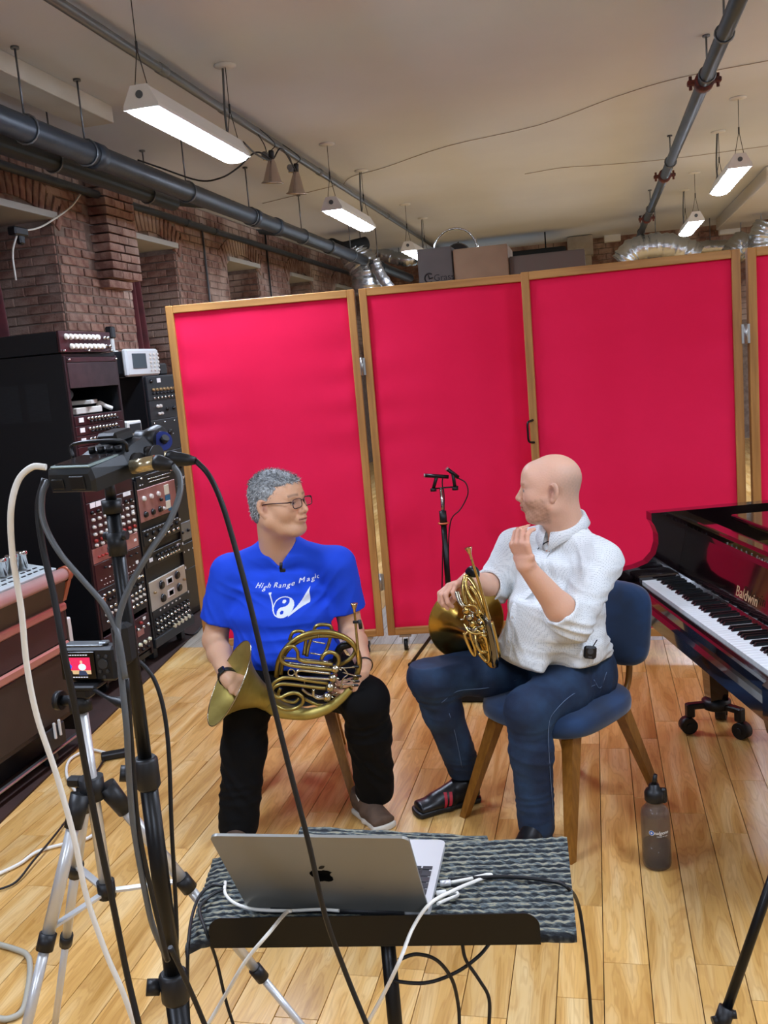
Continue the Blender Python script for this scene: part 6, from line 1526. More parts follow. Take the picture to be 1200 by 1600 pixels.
# ================================================================ CHAIRS
velvet = mat('blue_velvet', '#0c2745', .8, col2='#123862', nscale=7, sheen=.25, nlo=.4, nhi=.7); walnut = mat('walnut_leg', '#8f5f24', .35, col2='#7a4e1a', nscale=6, nstretch=(14, 14, 1))
def chair(loc, rz, lb):
    t = thing('upholstered_chair', lb, 'chair', (loc[0], loc[1], 0), rz, 'blue velvet chairs with walnut legs')
    def pad(name, outline, z0, z1, M=None, crown=.01):
        n = len(outline); v = []; f = []; rings = [(.93, z0), (.99, z0 + .012), (1.0, (z0 + z1) / 2), (.985, z1 - .014), (.94, z1 - .003), (.80, z1 + crown * .5), (.4, z1 + crown)]
        for s_, z in rings: v += [(x * s_, y * s_, z) for x, y in outline]
        for i in range(len(rings) - 1):
            for k in range(n): l = (k + 1) % n; f.append((i * n + k, i * n + l, (i + 1) * n + l, (i + 1) * n + k))
        v += [(0, 0, z0), (0, 0, z1 + crown)]; a = len(v) - 2
        for k in range(n): l = (k + 1) % n; f.append((l, k, a)); f.append(((len(rings) - 1) * n + k, (len(rings) - 1) * n + l, a + 1))
        return MB().add(v, f, 0, True, M).build(name, velvet, t)
    out = []
    for i in range(48):
        a = 2 * PI * i / 48; c, s_ = math.cos(a), math.sin(a); x = .245 * abs(c) ** .62 * (1 if c > 0 else -1); y = .235 * abs(s_) ** .62 * (1 if s_ > 0 else -1); out.append((x * (1 - .12 * (0.235 - y) / .47), y + .01))
    pad('seat', out, .375, .445)
    out = []
    for i in range(48):
        a = 2 * PI * i / 48; c, s_ = math.cos(a), math.sin(a); out.append((.205 * abs(c) ** .45 * (1 if c > 0 else -1), .155 * abs(s_) ** .45 * (1 if s_ > 0 else -1)))
    pad('backrest', out, -.028, .028, Matrix.Translation((0, -.265, .65)) @ Matrix.Rotation(PI / 2 + .16, 4, 'X') @ Matrix.Rotation(PI, 4, 'X'))
    for s in (-1, 1):
        for (tx, ty, bx, by) in ((.165, .15, .243, .285), (.15, -.15, .20, -.285)):
            B = frame((0, 0, 0), (1, 0, 0), (0, 1, 0), (0, 0, 1)); a = V(s * tx, ty, .372); b = V(s * bx, by, .0)
            v = []
            for (c, w_) in ((a, .024), (b, .0135)): v += [(c.x + i * w_, c.y + j * w_, c.z) for i, j in ((-1, -1), (1, -1), (1, 1), (-1, 1))]
            MB().add(v, [(0, 1, 2, 3), (7, 6, 5, 4), (0, 4, 5, 1), (1, 5, 6, 2), (2, 6, 7, 3), (3, 7, 4, 0)]).build('leg', walnut, t)
    MB().tube(crom([(-.1, -.20, .375), (-.1, -.27, .42), (-.1, -.29, .56), (-.1, -.29, .70)], 5), .012, n=8).build('back_support', walnut, t)
    MB().tube(crom([(.1, -.20, .375), (.1, -.27, .42), (.1, -.29, .56), (.1, -.29, .70)], 5), .012, n=8).build('back_support', walnut, t)
    return t
ch2 = chair((-.172, 3.262), 2.498, 'blue velvet chair with splayed walnut legs under the bald man')
ch1 = chair((-1.292, 3.50), math.atan2(-.26, -.966), 'blue velvet chair under the man in the blue T-shirt, mostly hidden')
# ================================================================ GRAND PIANO
ebony = mat('piano_black', '#0b0608', .12, col2='#150a0c', nscale=4, coat=1.0, coatr=.04); ebony2 = mat('piano_edge', '#0a0708', .2, coat=.6)
ivory = mat('white_keys', '#dcdfdf', .25); gold = mat('gold_lettering', '#e6d2a2', .3, .3); plate = mat('piano_plate_gold', '#8a6a35', .4, .6)
O = at(1003, 907, z=.72); Ud = Vector((.254, -.967, 0)).normalized(); Vd = Vector((.967, .254, 0)).normalized()
pM = frame((O.x, O.y, 0), Ud, Vd, (0, 0, 1))        # u along the keys (bass -> treble), v into the piano
pn = thing('grand_piano', 'black grand piano with its keyboard facing the bald man, cut by the right edge', 'piano', M=pM)
KZ = .72; KW = 1.225 / 52
for i in range(52):
    MB().box(((i + .5) * KW, .075, KZ - .011), (KW - .0012, .15, .022), bev=.0012).build('white_key', ivory, pn)
bk = None
for i in range(52):
    if (i % 7) in (0, 2, 3, 5, 6) and i < 51:
        if bk is None:
            v = [(-.0058, .0, 0), (.0058, .0, 0), (.0058, .095, 0), (-.0058, .095, 0), (-.0045, .008, .011), (.0045, .008, .011), (.0045, .095, .011), (-.0045, .095, .011)]
            bk = MB().add(v, [(3, 2, 1, 0), (4, 5, 6, 7), (0, 1, 5, 4), (1, 2, 6, 5), (2, 3, 7, 6), (3, 0, 4, 7)]).mesh('black_key', M_['black'])
        o = bpy.data.objects.new('black_key', bk); C.objects.link(o); o.parent = pn; o.location = ((i + 1) * KW, .052, KZ)
E_ = 1.225
MB().box((E_ / 2, -.018, KZ - .035), (E_ + .06, .034, .05), bev=.006).build('key_slip', ebony, pn)
MB().box((E_ / 2, -.01, KZ - .085), (E_ + .25, .09, .07), bev=.012).box((E_ / 2, .35, KZ - .09), (E_ + .16, .72, .05)).build('keybed', ebony, pn)
for u in (-.03, E_ + .03): MB().box((u, .07, KZ - .006), (.056, .17, .045), bev=.006).build('key_block', ebony, pn)
# cheeks: scrolled arm profile, extruded sideways
prof = [(-.075, KZ - .115), (-.085, KZ - .07), (-.085, KZ + .018), (-.07, KZ + .030), (.0, KZ + .040), (.045, KZ + .055), (.078, KZ + .088), (.092, KZ + .130), (.092, KZ + .170), (.080, KZ + .205), (.068, KZ + .225), (.068, KZ + .258), (2.0, KZ + .285), (2.0, KZ - .115)]
P90 = frame((0, 0, 0), (0, 1, 0), (0, 0, 1), (1, 0, 0))   # prism (x,y,h) -> v, z, u
MB().prism([p for p in prof[:-2]] + [(.95, KZ + .258), (.95, KZ - .115)], -.125, -.06, M=P90).build('arm', ebony, pn)
MB().prism([p for p in prof[:-2]] + [(.95, KZ + .258), (.95, KZ - .115)], E_ + .06, E_ + .125, M=P90).build('arm', ebony, pn)
MB().box((-.105, 1.35, KZ + .085), (.04, .85, .40), bev=.006).build('rim_side', ebony, pn)
MB().prism([(.15, KZ + .0), (.17, KZ + .004), (.205, KZ + .175), (.215, KZ + .19), (.225, KZ + .185), (.19, KZ + .0)], -.058, E_ + .058, M=P90).build('fallboard', ebony, pn)
MB().box((E_ / 2, .245, KZ + .215), (E_ + .115, .055, .018), bev=.004).build('front_rail', ebony, pn)
v, f = text_mesh('Baldwin', .052, space=1.05)
P_f = frame((.60, .172, KZ + .066), (1, 0, 0), Vector((0, .035, .171)).normalized(), Vector((0, -.171, .035)).normalized())
vv = []; ff = []
for dx in (0, .0016): 
    n = len(vv); vv += [(p[0] + dx, p[1], .003) for p in v]; ff += [tuple(i + n for i in q) for q in f]
MB().add(vv, ff, M=P_f).build('lettering', gold, pn, fix=False)
MB().box((E_ / 2, .60, KZ + .10), (E_ + .11, .70, .012)).build('soundboard', plate, pn)
for k in range(26): 
    if k < 1: q = MB()
    q.cyl((.05 + k * .045, .33, KZ + .106), (.05 + k * .045, .33, KZ + .135), .004, n=6)
q = q.build('tuning_pins', M_['steel'], pn); q['kind'] = 'stuff'
MB().box((E_ / 2 + .04, .58, KZ + .25), (E_ - .15, .52, .016), bev=.004).build('music_desk', ebony, pn)
MB().box((E_ / 2 + .04, .35, KZ + .238), (E_ - .15, .03, .014), bev=.004).build('desk_ledge', ebony, pn)
# folded lid behind
MB().box((E_ / 2, 1.10, KZ + .295), (E_ + .22, .5, .02), M=None, bev=.006).build('lid', ebony, pn)
MB().box((0, -.20, .011), (E_ + .22, .40, .022), M=Matrix.Translation((E_ / 2 + .12, .98, KZ + .318)) @ Matrix.Rotation(-.42, 4, 'X') @ Matrix.Rotation(0, 4, 'Y'), bev=.006).build('lid_flap', ebony, pn)
MB().prism([(-.10, 1.2), (-.10, 1.76), (.3, 2.0), (.6, 1.9), (.8, 1.6), (E_ + .1, 1.2)], KZ - .1, KZ + .285).build('rim_tail', ebony, pn)
lg = at(1108, 1128, z=0); ll = pM.inverted() @ lg; ll = Vector((max(ll.x, -.14), ll.y, 0))
def pleg(u, v_):
    pts = [(.062, KZ - .115), (.062, .44), (.05, .40), (.036, .13)]
    vv = []; ff = []
    for w_, z in pts: vv += [(u + i * w_, v_ + j * w_, z) for i, j in ((-1, -1), (1, -1), (1, 1), (-1, 1))]
    for r in range(3):
        for k in range(4): ff.append((r * 4 + k, r * 4 + (k + 1) % 4, r * 4 + 4 + (k + 1) % 4, r * 4 + 4 + k))
    ff += [(0, 1, 2, 3), (15, 14, 13, 12)]
    lgo = MB().add(vv, ff).build('leg', ebony, pn)
    mb = MB(); mb.lathe([(0, .10), (.055, .10), (.06, .105), (.06, .135), (.045, .145), (0, .145)], M=Matrix.Translation((u, v_, 0)), n=20)
    wh = MB(); 
    for k in range(3):
        a = 2.62 + k * 2 * PI / 3; dx, dy = math.cos(a), math.sin(a)
        mb.box((.07, 0, .118), (.11, .035, .026), M=Matrix.Translation((u, v_, 0)) @ Matrix.Rotation(a, 4, 'Z'), bev=.005)
        mb.box((.115, 0, .10), (.035, .035, .06), M=Matrix.Translation((u, v_, 0)) @ Matrix.Rotation(a, 4, 'Z'), bev=.005)
        c = V(u + dx * .125, v_ + dy * .125, .035); s = V(-dy, dx, 0)
        MB().cyl(c - s * .022, c + s * .022, .035, n=18).cyl(c - s * .026, c + s * .026, .014, n=10).build('caster_wheel', M_['rubber'], lgo)
    mb.build('caster_truck', M_['blackp'], lgo)
pleg(ll.x, ll.y); pleg(E_ + .05, ll.y)
# ================================================================ SMALL MICROPHONE STAND (behind, between the men)
b0 = at(697, 870, y=4.7); bx, by = b0.x, 4.7
t = thing('microphone_stand', 'slim black microphone stand with a pair of small microphones, between the two men', 'stand', (bx, by, 0))
ztop = at(694, 762, y=by).z
MB().cyl((bx, by, .30), (bx, by, at(697, 815, y=by).z), .015, n=14).build('lower_tube', M_['black'], t, world=True)
MB().cyl((bx, by, at(697, 815, y=by).z), (bx, by, ztop - .0), .008, n=12).build('upper_tube', M_['chrome'], t, world=True)
MB().cyl((bx, by, at(697, 820, y=by).z), (bx, by, at(697, 798, y=by).z), .019, n=14).build('clutch', M_['blackp'], t, world=True)
z = at(697, 817, y=by).z; MB().tube([(bx + .024 * math.cos(a), by + .024 * math.sin(a), z) for a in [i * PI / 8 for i in range(16)]], .005, n=6, closed=True).build('orange_tape', mat('orange_tape', '#d0663c', .5), t, world=True)
a1 = at(673, 764, y=by); a2 = at(716, 760, y=by)
MB().cyl(a1, a2, .004, n=8).build('stereo_bar', M_['black'], t, world=True)
for (pa, pb, bot, nm) in (((664, 743), (701, 745), (677, 764), 'l'), ((699, 733), (716, 746), (711, 762), 'r')):
    A = at(*pa, y=by - .02); B_ = at(*pb, y=by - .0); 
    MB().cyl(A, B_, .010, n=14).build('microphone', M_['black'], t, world=True); d_ = (A - B_).normalized(); MB().cyl(A - d_ * .001, A + d_ * .006, .0102, n=14).build('grille', M_['steel'], t, world=True)
    c = at(*bot, y=by); MB().cyl(c, c.lerp((A + B_) / 2, 1.0), .009, n=10).cyl(c - V(0, 0, .012), c + V(0, 0, .004), .016, n=10).build('shock_clip', M_['blackp'], t, world=True)
MB().tube(crom([at(716, 747, y=by), at(728, 755, y=by), at(731, 772, y=by), at(720, 795, y=by), at(705, 812, y=by), at(701, 850, y=by), at(702, 900, y=by)], 5), .0035, n=6).build('cable', M_['rubber'], t, world=True)
MB().tube(crom([at(693, 742, y=by), at(691, 755, y=by), at(694, 780, y=by), at(692, 850, y=by), at(690, 960, y=by)], 5), .0035, n=6).build('cable', M_['rubber'], t, world=True)
for k in range(3):
    a = .5 + k * 2 * PI / 3; e = V(bx + .32 * math.cos(a), by + .32 * math.sin(a), .014)
    MB().cyl((bx, by, .36), e, .009, n=10).sphere(e, .014).build('leg', M_['black'], t, world=True)
# dark flat case on the floor behind the chair
a = at(760, 1097, z=0); o = MB().box((a.x - .02, a.y + .12, .022), (.5, .26, .04), bev=.008).build('flat_case', M_['blackm']); tag(o, 'black flat case lying on the floor behind the bald man\'s knee', 'case')
# ================================================================ WATER BOTTLE
bp = at(1027, 1352, z=0); R_ = .0455
t = thing('water_bottle', 'smoky clear water bottle with black cap on the floor beside the chair', 'bottle', (bp.x, bp.y, 0))
tint = mat('smoky_plastic', '#544e4a', .08, spec=.7); tint.node_tree.nodes['Principled BSDF'].inputs['Alpha'].default_value = .52
HB = .205; watm = mat('water', '#2c2b38', .02, spec=.6); watm.node_tree.nodes['Principled BSDF'].inputs['Alpha'].default_value = .45
prof = [(0, .004), (R_ * .8, .0), (R_ * .95, .006), (R_, .016), (R_, HB - .03), (R_ * .93, HB - .012), (R_ * .70, HB), (.026, HB + .006), (.026, HB + .02)]
inn = [(.0235, HB + .02), (.0235, HB + .005), (R_ * .66, HB - .003), (R_ * .88, HB - .015), (R_ - .0022, HB - .032), (R_ - .0022, .018), (R_ * .88, .0095), (0, .009)]
MB().lathe(prof, n=40).build('bottle_body', tint, t)
MB().lathe([(0, .0100), (R_ * .86, .0105), (R_ - .0032, .020), (R_ - .0032, .082), (0, .082)], n=36).build('water', watm, t)
MB().lathe([(0, HB + .018), (.029, HB + .018), (.031, HB + .022), (.031, HB + .045), (.026, HB + .055), (.018, HB + .060), (.016, HB + .072), (0, HB + .074)], n=28).build('cap', M_['blackp'], t)
MB().cyl((.0, 0, HB + .07), (.006, 0, HB + .105), .008, .0065, n=14).box((.028, 0, HB + .035), (.02, .016, .05), bev=.005).build('spout', M_['blackp'], t)
v, f = text_mesh('nalgene', .016, .2); az = math.atan2(-bp.y, -bp.x) + .25
def wrap(vv, z0, off=.0009, da=0.0):
    return [((R_ + off) * math.cos(az + da + x / R_), (R_ + off) * math.sin(az + da + x / R_), z0 + y) for x, y, *_q in vv]
MB().add(wrap(v, .134, da=.12), f).add(wrap([(p[0] + .0006, p[1]) for p in v], .134, da=.12), f).build('lettering', M_['white'], t, fix=False)
v, f = text_mesh('MADE IN USA', .006); MB().add(wrap(v, .122, da=.2), f).build('small_print', M_['white'], t, fix=False)
for (r0, m_, of) in ((.0085, M_['white'], .0011), (.0072, mat('logo_blue', '#2c5fb0', .4), .0014), (.003, M_['white'], .0017)):
    v = [(-.030 + r0 * math.cos(a), r0 * math.sin(a)) for a in [i * PI / 12 for i in range(24)]]; MB().add(wrap(v, .134, of, .12), [tuple(range(24))]).build('round_mark', m_, t, fix=False)
# ================================================================ MUSIC STAND WITH CARPET AND LAPTOP
DZ = .775
lL = at(330, 1477, z=DZ); lR = at(845, 1471, z=DZ); su = (lR - lL).normalized(); sn = V(-su.y, su.x, 0)
sM = frame((lL.x, lL.y, 0), su, sn, (0, 0, 1)); W_ = (lR - lL).length
ms = thing('music_stand', 'black music stand in the foreground, its tray carrying carpet and laptop', 'stand', M=sM)
n = 8; out = []
for (cx, cz, a0) in ((W_ - .025, DZ + .026, 0), (.025, DZ + .026, PI / 2)):
    for k in range(n + 1): a = a0 + PI / 2 * k / n; out.append((cx + .025 * math.cos(a), cz + .022 * math.sin(a)))
out += [(0, DZ), (W_, DZ)]
MB().prism([(x, z) for x, z in out], -.001, .001, M=frame((0, -.002, 0), (1, 0, 0), (0, 0, 1), (0, -1, 0))).build('tray_lip', M_['black'], ms)
MB().box((W_ / 2, .04, DZ - .002), (W_, .085, .003)).build('tray_shelf', M_['black'], ms)
MB().box((W_ / 2, .145, DZ - .004), (W_, .23, .003), bev=.001).build('desk_plate', M_['black'], ms)
MB().box((W_ / 2 - .02, .12, DZ - .025), (.07, .05, .035), bev=.006).build('tilt_bracket', M_['blackp'], ms)
pb = sM.inverted() @ at(612, 1540, y=1.36)
MB().cyl((pb.x, pb.y, .32), (pb.x, pb.y, DZ - .02), .0125, n=16).build('upper_post', M_['black'], ms)
MB().cyl((pb.x, pb.y, .06), (pb.x, pb.y, .40), .016, n=16).build('lower_post', M_['black'], ms)
for k in range(3):
    a = -PI / 2 + k * 2 * PI / 3; MB().tube(crom([(pb.x, pb.y, .12), (pb.x + .08 * math.cos(a), pb.y + .08 * math.sin(a), .07), (pb.x + .24 * math.cos(a), pb.y + .24 * math.sin(a), .012)], 4), .010, n=8).build('foot', M_['black'], ms)
# ribbed carpet
def carpet_mat():
    m = bpy.data.materials.new('ribbed_carpet'); m.use_nodes = True; nt = m.node_tree; N = nt.nodes; L = nt.links; b = N['Principled BSDF']; b.inputs['Roughness'].default_value = .95
    tc = N.new('ShaderNodeTexCoord'); mp = N.new('ShaderNodeMapping'); mp.inputs['Scale'].default_value = (75, 330, 40); L.new(tc.outputs['Object'], mp.inputs['Vector'])
    n = N.new('ShaderNodeTexNoise'); n.inputs['Scale'].default_value = 1; n.inputs['Detail'].default_value = 2; L.new(mp.outputs[0], n.inputs['Vector'])
    cr = N.new('ShaderNodeValToRGB'); e = cr.color_ramp.elements; e[0].position = .36; e[0].color = rgb('#1c2024') + (1,); e[1].position = .66; e[1].color = rgb('#8e8a74') + (1,)
    for p, c in ((.45, '#33393c'), (.53, '#5a5f5a'), (.6, '#4b5a63')): q = e.new(p); q.color = rgb(c) + (1,)
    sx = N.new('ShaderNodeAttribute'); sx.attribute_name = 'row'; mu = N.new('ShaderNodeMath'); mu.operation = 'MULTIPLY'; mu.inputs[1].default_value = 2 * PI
    L.new(sx.outputs['Fac'], mu.inputs[0]); sn_ = N.new('ShaderNodeMath'); sn_.operation = 'SINE'; L.new(mu.outputs[0], sn_.inputs[0]); ml = N.new('ShaderNodeMath'); ml.operation = 'MULTIPLY_ADD'; ml.inputs[1].default_value = -.16; L.new(sn_.outputs[0], ml.inputs[0]); L.new(n.outputs['Fac'], ml.inputs[2])  # yarn stripes that also paint shade into the rib valleys
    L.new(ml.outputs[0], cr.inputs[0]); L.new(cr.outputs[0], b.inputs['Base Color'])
    bp = N.new('ShaderNodeBump'); bp.inputs['Strength'].default_value = .8; bp.inputs['Distance'].default_value = .004; L.new(n.outputs['Fac'], bp.inputs['Height']); L.new(bp.outputs[0], b.inputs['Normal'])
    return m
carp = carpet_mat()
def carpet(c4, th, lb, nx=70, ribs=17, sag=None):
    """c4: near-left, near-right, far-right, far-left"""
    ny = ribs * 6; v = []; f = []
    o0 = sum(c4, Vector()) / 4
    for j in range(ny + 1):
        q = j / ny
        for i in range(nx + 1):
            u = i / nx; p = c4[0].lerp(c4[1], u).lerp(c4[3].lerp(c4[2], u), q)
            rib = abs(math.sin(q * ribs * PI)); z = th * (.35 + .65 * rib ** .5) + .0012 * math.sin(u * 210 + j // 6 * 2.1) 
            if sag: z += sag(u, q)
            v.append((p.x, p.y + .0012 * math.sin(u * 37 + q * 9), p.z + z))
    m_ = nx + 1
    for j in range(ny):
        for i in range(nx): f.append((j * m_ + i, j * m_ + i + 1, (j + 1) * m_ + i + 1, (j + 1) * m_ + i))
    k = len(v); bidx = [i for i in range(m_)] + [j * m_ + nx for j in range(1, ny + 1)] + [ny * m_ + i for i in range(nx - 1, -1, -1)] + [j * m_ for j in range(ny - 1, 0, -1)]
    for b in bidx: v.append((v[b][0], v[b][1], v[b][2] - th * 1.1))
    nb_ = len(bidx)
    for i in range(nb_): f.append((bidx[(i + 1) % nb_], bidx[i], k + i, k + (i + 1) % nb_))
    f.append(tuple(range(k, k + nb_))[::-1])
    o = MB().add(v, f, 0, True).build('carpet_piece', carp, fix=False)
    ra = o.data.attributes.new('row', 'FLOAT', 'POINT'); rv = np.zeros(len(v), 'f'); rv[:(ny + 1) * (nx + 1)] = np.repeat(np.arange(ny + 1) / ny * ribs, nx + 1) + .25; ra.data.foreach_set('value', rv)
    if sM is not None: pass
    tag(o, lb, 'carpet', 'carpet offcuts on the music stand'); return o
zc = DZ + .0005
def drop(u, q):
    e = max(0, .08 - u) / .08; return -.018 * e * e * (1 - .5 * q) - .004 * max(0, (.12 - q) / .12) ** 2
c4 = [at(285, 1474, z=zc), at(902, 1466, z=zc), at(886, 1312, z=zc), at(333, 1340, z=zc)]
NLp = at(285, 1474, z=zc)
under = [at(300, 1455, z=zc - .012), at(780, 1440, z=zc - .012), at(760, 1298, z=zc - .012), at(340, 1300, z=zc - .012)]
b_ = [Vector((p.x, p.y, zc)) for p in c4]
b_[0] += sn * .006; b_[1] += sn * .006
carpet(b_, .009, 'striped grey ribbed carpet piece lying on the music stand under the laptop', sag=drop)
fr = [at(695, 1330, z=zc - .009), at(770, 1335, z=zc - .009), at(752, 1307, z=zc - .009), at(684, 1298, z=zc - .009)]
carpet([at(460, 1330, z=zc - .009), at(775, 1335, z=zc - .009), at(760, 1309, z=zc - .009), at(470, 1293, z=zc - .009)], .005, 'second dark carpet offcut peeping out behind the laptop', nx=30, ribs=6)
# laptop
alum = mat('laptop_aluminium', '#8d8c85', .42, .35); alul = mat('laptop_deck', '#d4d5d5', .4, .5); keyc = mat('key_black', '#1a1b1e', .5)
LZ_ = zc + .0105
hL = at(387, 1417, z=LZ_ + .008); ang = math.atan2(su.y, su.x) - .075; lu = V(math.cos(ang), math.sin(ang), 0); ln = V(-lu.y, lu.x, 0); LW, LD = .302, .2212
lM = frame((hL.x, hL.y, LZ_), lu, ln, (0, 0, 1)); lt = thing('laptop', 'open silver laptop seen from behind its lid on the music stand', 'laptop', M=lM)
def rrect(w, h, r, n=6):
    o = []
    for cx, cy, a0 in ((w - r, h - r, 0), (r, h - r, PI / 2), (r, r, PI), (w - r, r, 3 * PI / 2)):
        for k in range(n + 1): a = a0 + PI / 2 * k / n; o.append((cx + r * math.cos(a), cy + r * math.sin(a)))
    return o
MB().prism(rrect(LW, LD, .012), 0, .0105).build('base', alul, lt)
MB().box((LW / 2, .072, .0106), (.27, .105, .0006)).build('keyboard_well', keyc, lt)
kb = MB()
for r in range(6):
    for c in range(14): kb.box((.03 + c * .0194, .125 - r * .0185 - .0, .0112), (.0165, .0155 if r else .010, .001), bev=.0004)
q = kb.build('keys', mat('key_cap', '#26272b', .45), lt); q['kind'] = 'stuff'
MB().box((LW / 2, .175, .0107), (.13, .078, .0005), bev=.0002).build('trackpad', mat('trackpad', '#c3c4c5', .3, .5), lt)
a_ = .116; b__ = math.sqrt(.221 ** 2 - a_ * a_); lidv = V(0, -a_, b__).normalized()
LM = frame((0, -.002, .0085), (1, 0, 0), lidv, V(1, 0, 0).cross(lidv))     # z: towards user (inside)
MB().prism(rrect(LW, LD, .012), -.0045, .0, M=LM).build('lid', alum, lt)
MB().prism([(x * .97 + LW * .015, y * .95 + .006) for x, y in rrect(LW, LD, .01)], -.0053, -.0045, M=LM).build('display', mat('display_glass', '#0a0b10', .1), lt)
MB().cyl((.04, 0, .006), (LW - .04, 0, .006), .005, n=12).build('hinge', keyc, lt)
# logo on the lid: bitten round fruit with a leaf
def fruit(x, y):
    y0 = y
    if x > .0: bx = x - .0215; 
    body = (abs(x) ** 2 / .0165 ** 2 + (y / .0175) ** 2) < 1 or ((abs(x) - .0075) ** 2 + (y - .004) ** 2) < .0115 ** 2 or ((abs(x) - .006) ** 2 + (y + .009) ** 2) < .0095 ** 2
    if (x ** 2 + (y - .019) ** 2) < .0048 ** 2: body = False
    if (x ** 2 + (y + .0205) ** 2) < .0035 ** 2: body = False
    if ((x - .0215) ** 2 + (y - .002) ** 2) < .0085 ** 2: body = False
    leaf = ((x - .000) ** 2 + (y - .0290) ** 2) < .0095 ** 2 and ((x - .0085) ** 2 + (y - .0205) ** 2) < .0095 ** 2
    return body or leaf
vid = {}; vv = []; ff = []; st = .0009
def vt(i, j):
    if (i, j) not in vid: vid[(i, j)] = len(vv); vv.append((LW / 2 - i * st, LD / 2 + j * st, .0004))
    return vid[(i, j)]
for i in range(-22, 22):
    for j in range(-26, 36):
        if fruit((i + .5) * st, (j + .5) * st): ff.append((vt(i, j), vt(i + 1, j), vt(i + 1, j + 1), vt(i, j + 1)))
MB().add([( LW / 2 + (LW / 2 - p[0]) * -1 * -1, p[1], p[2]) for p in vv], ff, M=LM).build('logo', mat('logo_black', '#08090b', .15, .3), lt, fix=False)
MB().add([(p[0], p[1], .0004) for p in [(.205 + .006 * math.cos(a), .075 + .004 * math.sin(a)) for a in [i * PI / 8 for i in range(16)]]], [tuple(range(16))], M=LM).build('smudge', mat('smudge', '#8d8d88', .5, .5), lt, fix=False)
# plugs and cables at the laptop
def cable(pts, r, m, lb, n=8, sm=6, cat='cable', name='cable', conv=True):
    o = MB().tube(crom(pts, sm), r, n=n).build(name, m); tag(o, lb, cat); return o
zt = LZ_ + .004
def T(px, py, z=None, **k): return at(px, py, z=zt if z is None else z) if not k else at(px, py, **k)
for (a, b) in (((690, 1379), (705, 1378)), ((684, 1396), (700, 1394))):
    pass
o = MB().cyl(T(688, 1381), T(704, 1379), .0052, n=12).build('cable_plug', alul); tag(o, 'grey plug in the right side of the laptop, beside the carpet', 'plug')
o = MB().cyl(T(682, 1397), T(697, 1395), .0052, n=12).build('cable_plug', M_['white']); tag(o, 'white plug in the right side of the laptop, nearest the lid', 'plug')
cable([T(704, 1379), T(730, 1374), T(760, 1367), T(767, 1368), T(745, 1376), T(712, 1390, DZ + .045), T(672, 1412, DZ + .06), T(645, 1450, z=DZ + .035), at(625, 1500, d=1.36), at(600, 1552, d=1.38), at(570, 1606, d=1.42)], .0030, M_['wcab'], 'white cable looping from the laptop plug over the tray lip and down')
cable([T(697, 1395), T(712, 1394), T(715, 1399), T(700, 1405), T(684, 1412, DZ + .03)], .0026, M_['wcab'], 'short white cable loop at the right corner of the laptop')
cable([T(352, 1378), T(352, 1396), T(368, 1412), T(400, 1421, DZ + .03), T(450, 1423, DZ + .03), T(500, 1421, DZ + .03), T(530, 1423, DZ + .03)], .0027, M_['wcab'], 'white cable lying in front of the left end of the laptop')
cable([T(455, 1423, DZ + .052), T(445, 1428, DZ + .055), at(420, 1458, d=1.36), at(385, 1500, d=1.36), at(355, 1550, d=1.38), at(322, 1606, d=1.4)], .0030, M_['wcab'], 'white cable hanging over the tray lip towards the lower left')
cable([T(700, 1374), T(790, 1370), T(862, 1377), T(888, 1388), at(904, 1415, d=1.60), at(914, 1480, d=1.6), at(920, 1540, d=1.62), at(925, 1606, d=1.65)], .0032, M_['rubber'], 'black cable crossing the carpet and hanging down at its right corner')
cable([T(352, 1384), T(330, 1384), T(312, 1400), T(300, 1432), at(294, 1480, d=1.42), at(293, 1540, d=1.42), at(295, 1606, d=1.42)], .0028, M_['rubber'], 'black cable hanging down left of the music stand tray')
cable([T(352, 1390), T(332, 1398), T(312, 1420), at(322, 1455, z=DZ + .012), at(338, 1500, d=1.5), at(352, 1560, d=1.5), at(366, 1606, d=1.5)], .0026, M_['rubber'], 'thin black cable going down behind the left end of the tray')
cable([at(722, 1474, d=1.5), at(728, 1500, d=1.5), at(748, 1530, d=1.5), at(764, 1560, d=1.5), at(764, 1606, d=1.5)], .0030, M_['rubber'], 'black cable hanging below the tray, right of the two')
cable([at(765, 1474, d=1.55), at(748, 1494, d=1.53), at(715, 1518, d=1.53), at(670, 1535, d=1.53), at(625, 1534, d=1.53), at(605, 1525, d=1.55)], .0030, M_['rubber'], 'black cable sweeping left under the tray to the post')
cable([at(622, 1500, d=1.45), at(650, 1491, d=1.46), at(682, 1500, d=1.47), at(706, 1530, d=1.48), at(716, 1570, d=1.5), at(718, 1606, d=1.5)], .0030, M_['rubber'], 'black cable arching right from the music stand post')
# ================================================================ RECORDER ON A BLACK STAND
bx, by = -.605, 1.075
rsn = thing('recorder_stand', 'tall black stand in the left foreground holding the audio recorder', 'stand', (bx, by, 0))
zc1 = at(222, 1205, x=bx).z if False else at(222, 1207, y=by).z; zc2 = at(262, 1540, y=by).z; ztp = at(178, 795, y=by).z
MB().cyl((bx, by, zc1), (bx, by, ztp), .0092, n=18).build('upper_tube', M_['black'], rsn, world=True)
MB().cyl((bx, by, zc2), (bx, by, zc1), .0122, n=18).build('middle_tube', M_['black'], rsn, world=True)
MB().cyl((bx, by, .10), (bx, by, zc2), .0155, n=18).build('lower_tube', M_['black'], rsn, world=True)
for z, r in ((zc1, .0165), (zc2, .020)):
    MB().tube([(bx, by, z - .022), (bx, by, z - .018), (bx, by, z + .018), (bx, by, z + .022)], [r * .85, r, r, r * .8], n=16).cyl((bx - r, by - .004, z), (bx - r - .016, by - .012, z + .004), .011, n=12).build('clutch', M_['blackp'], rsn, world=True)
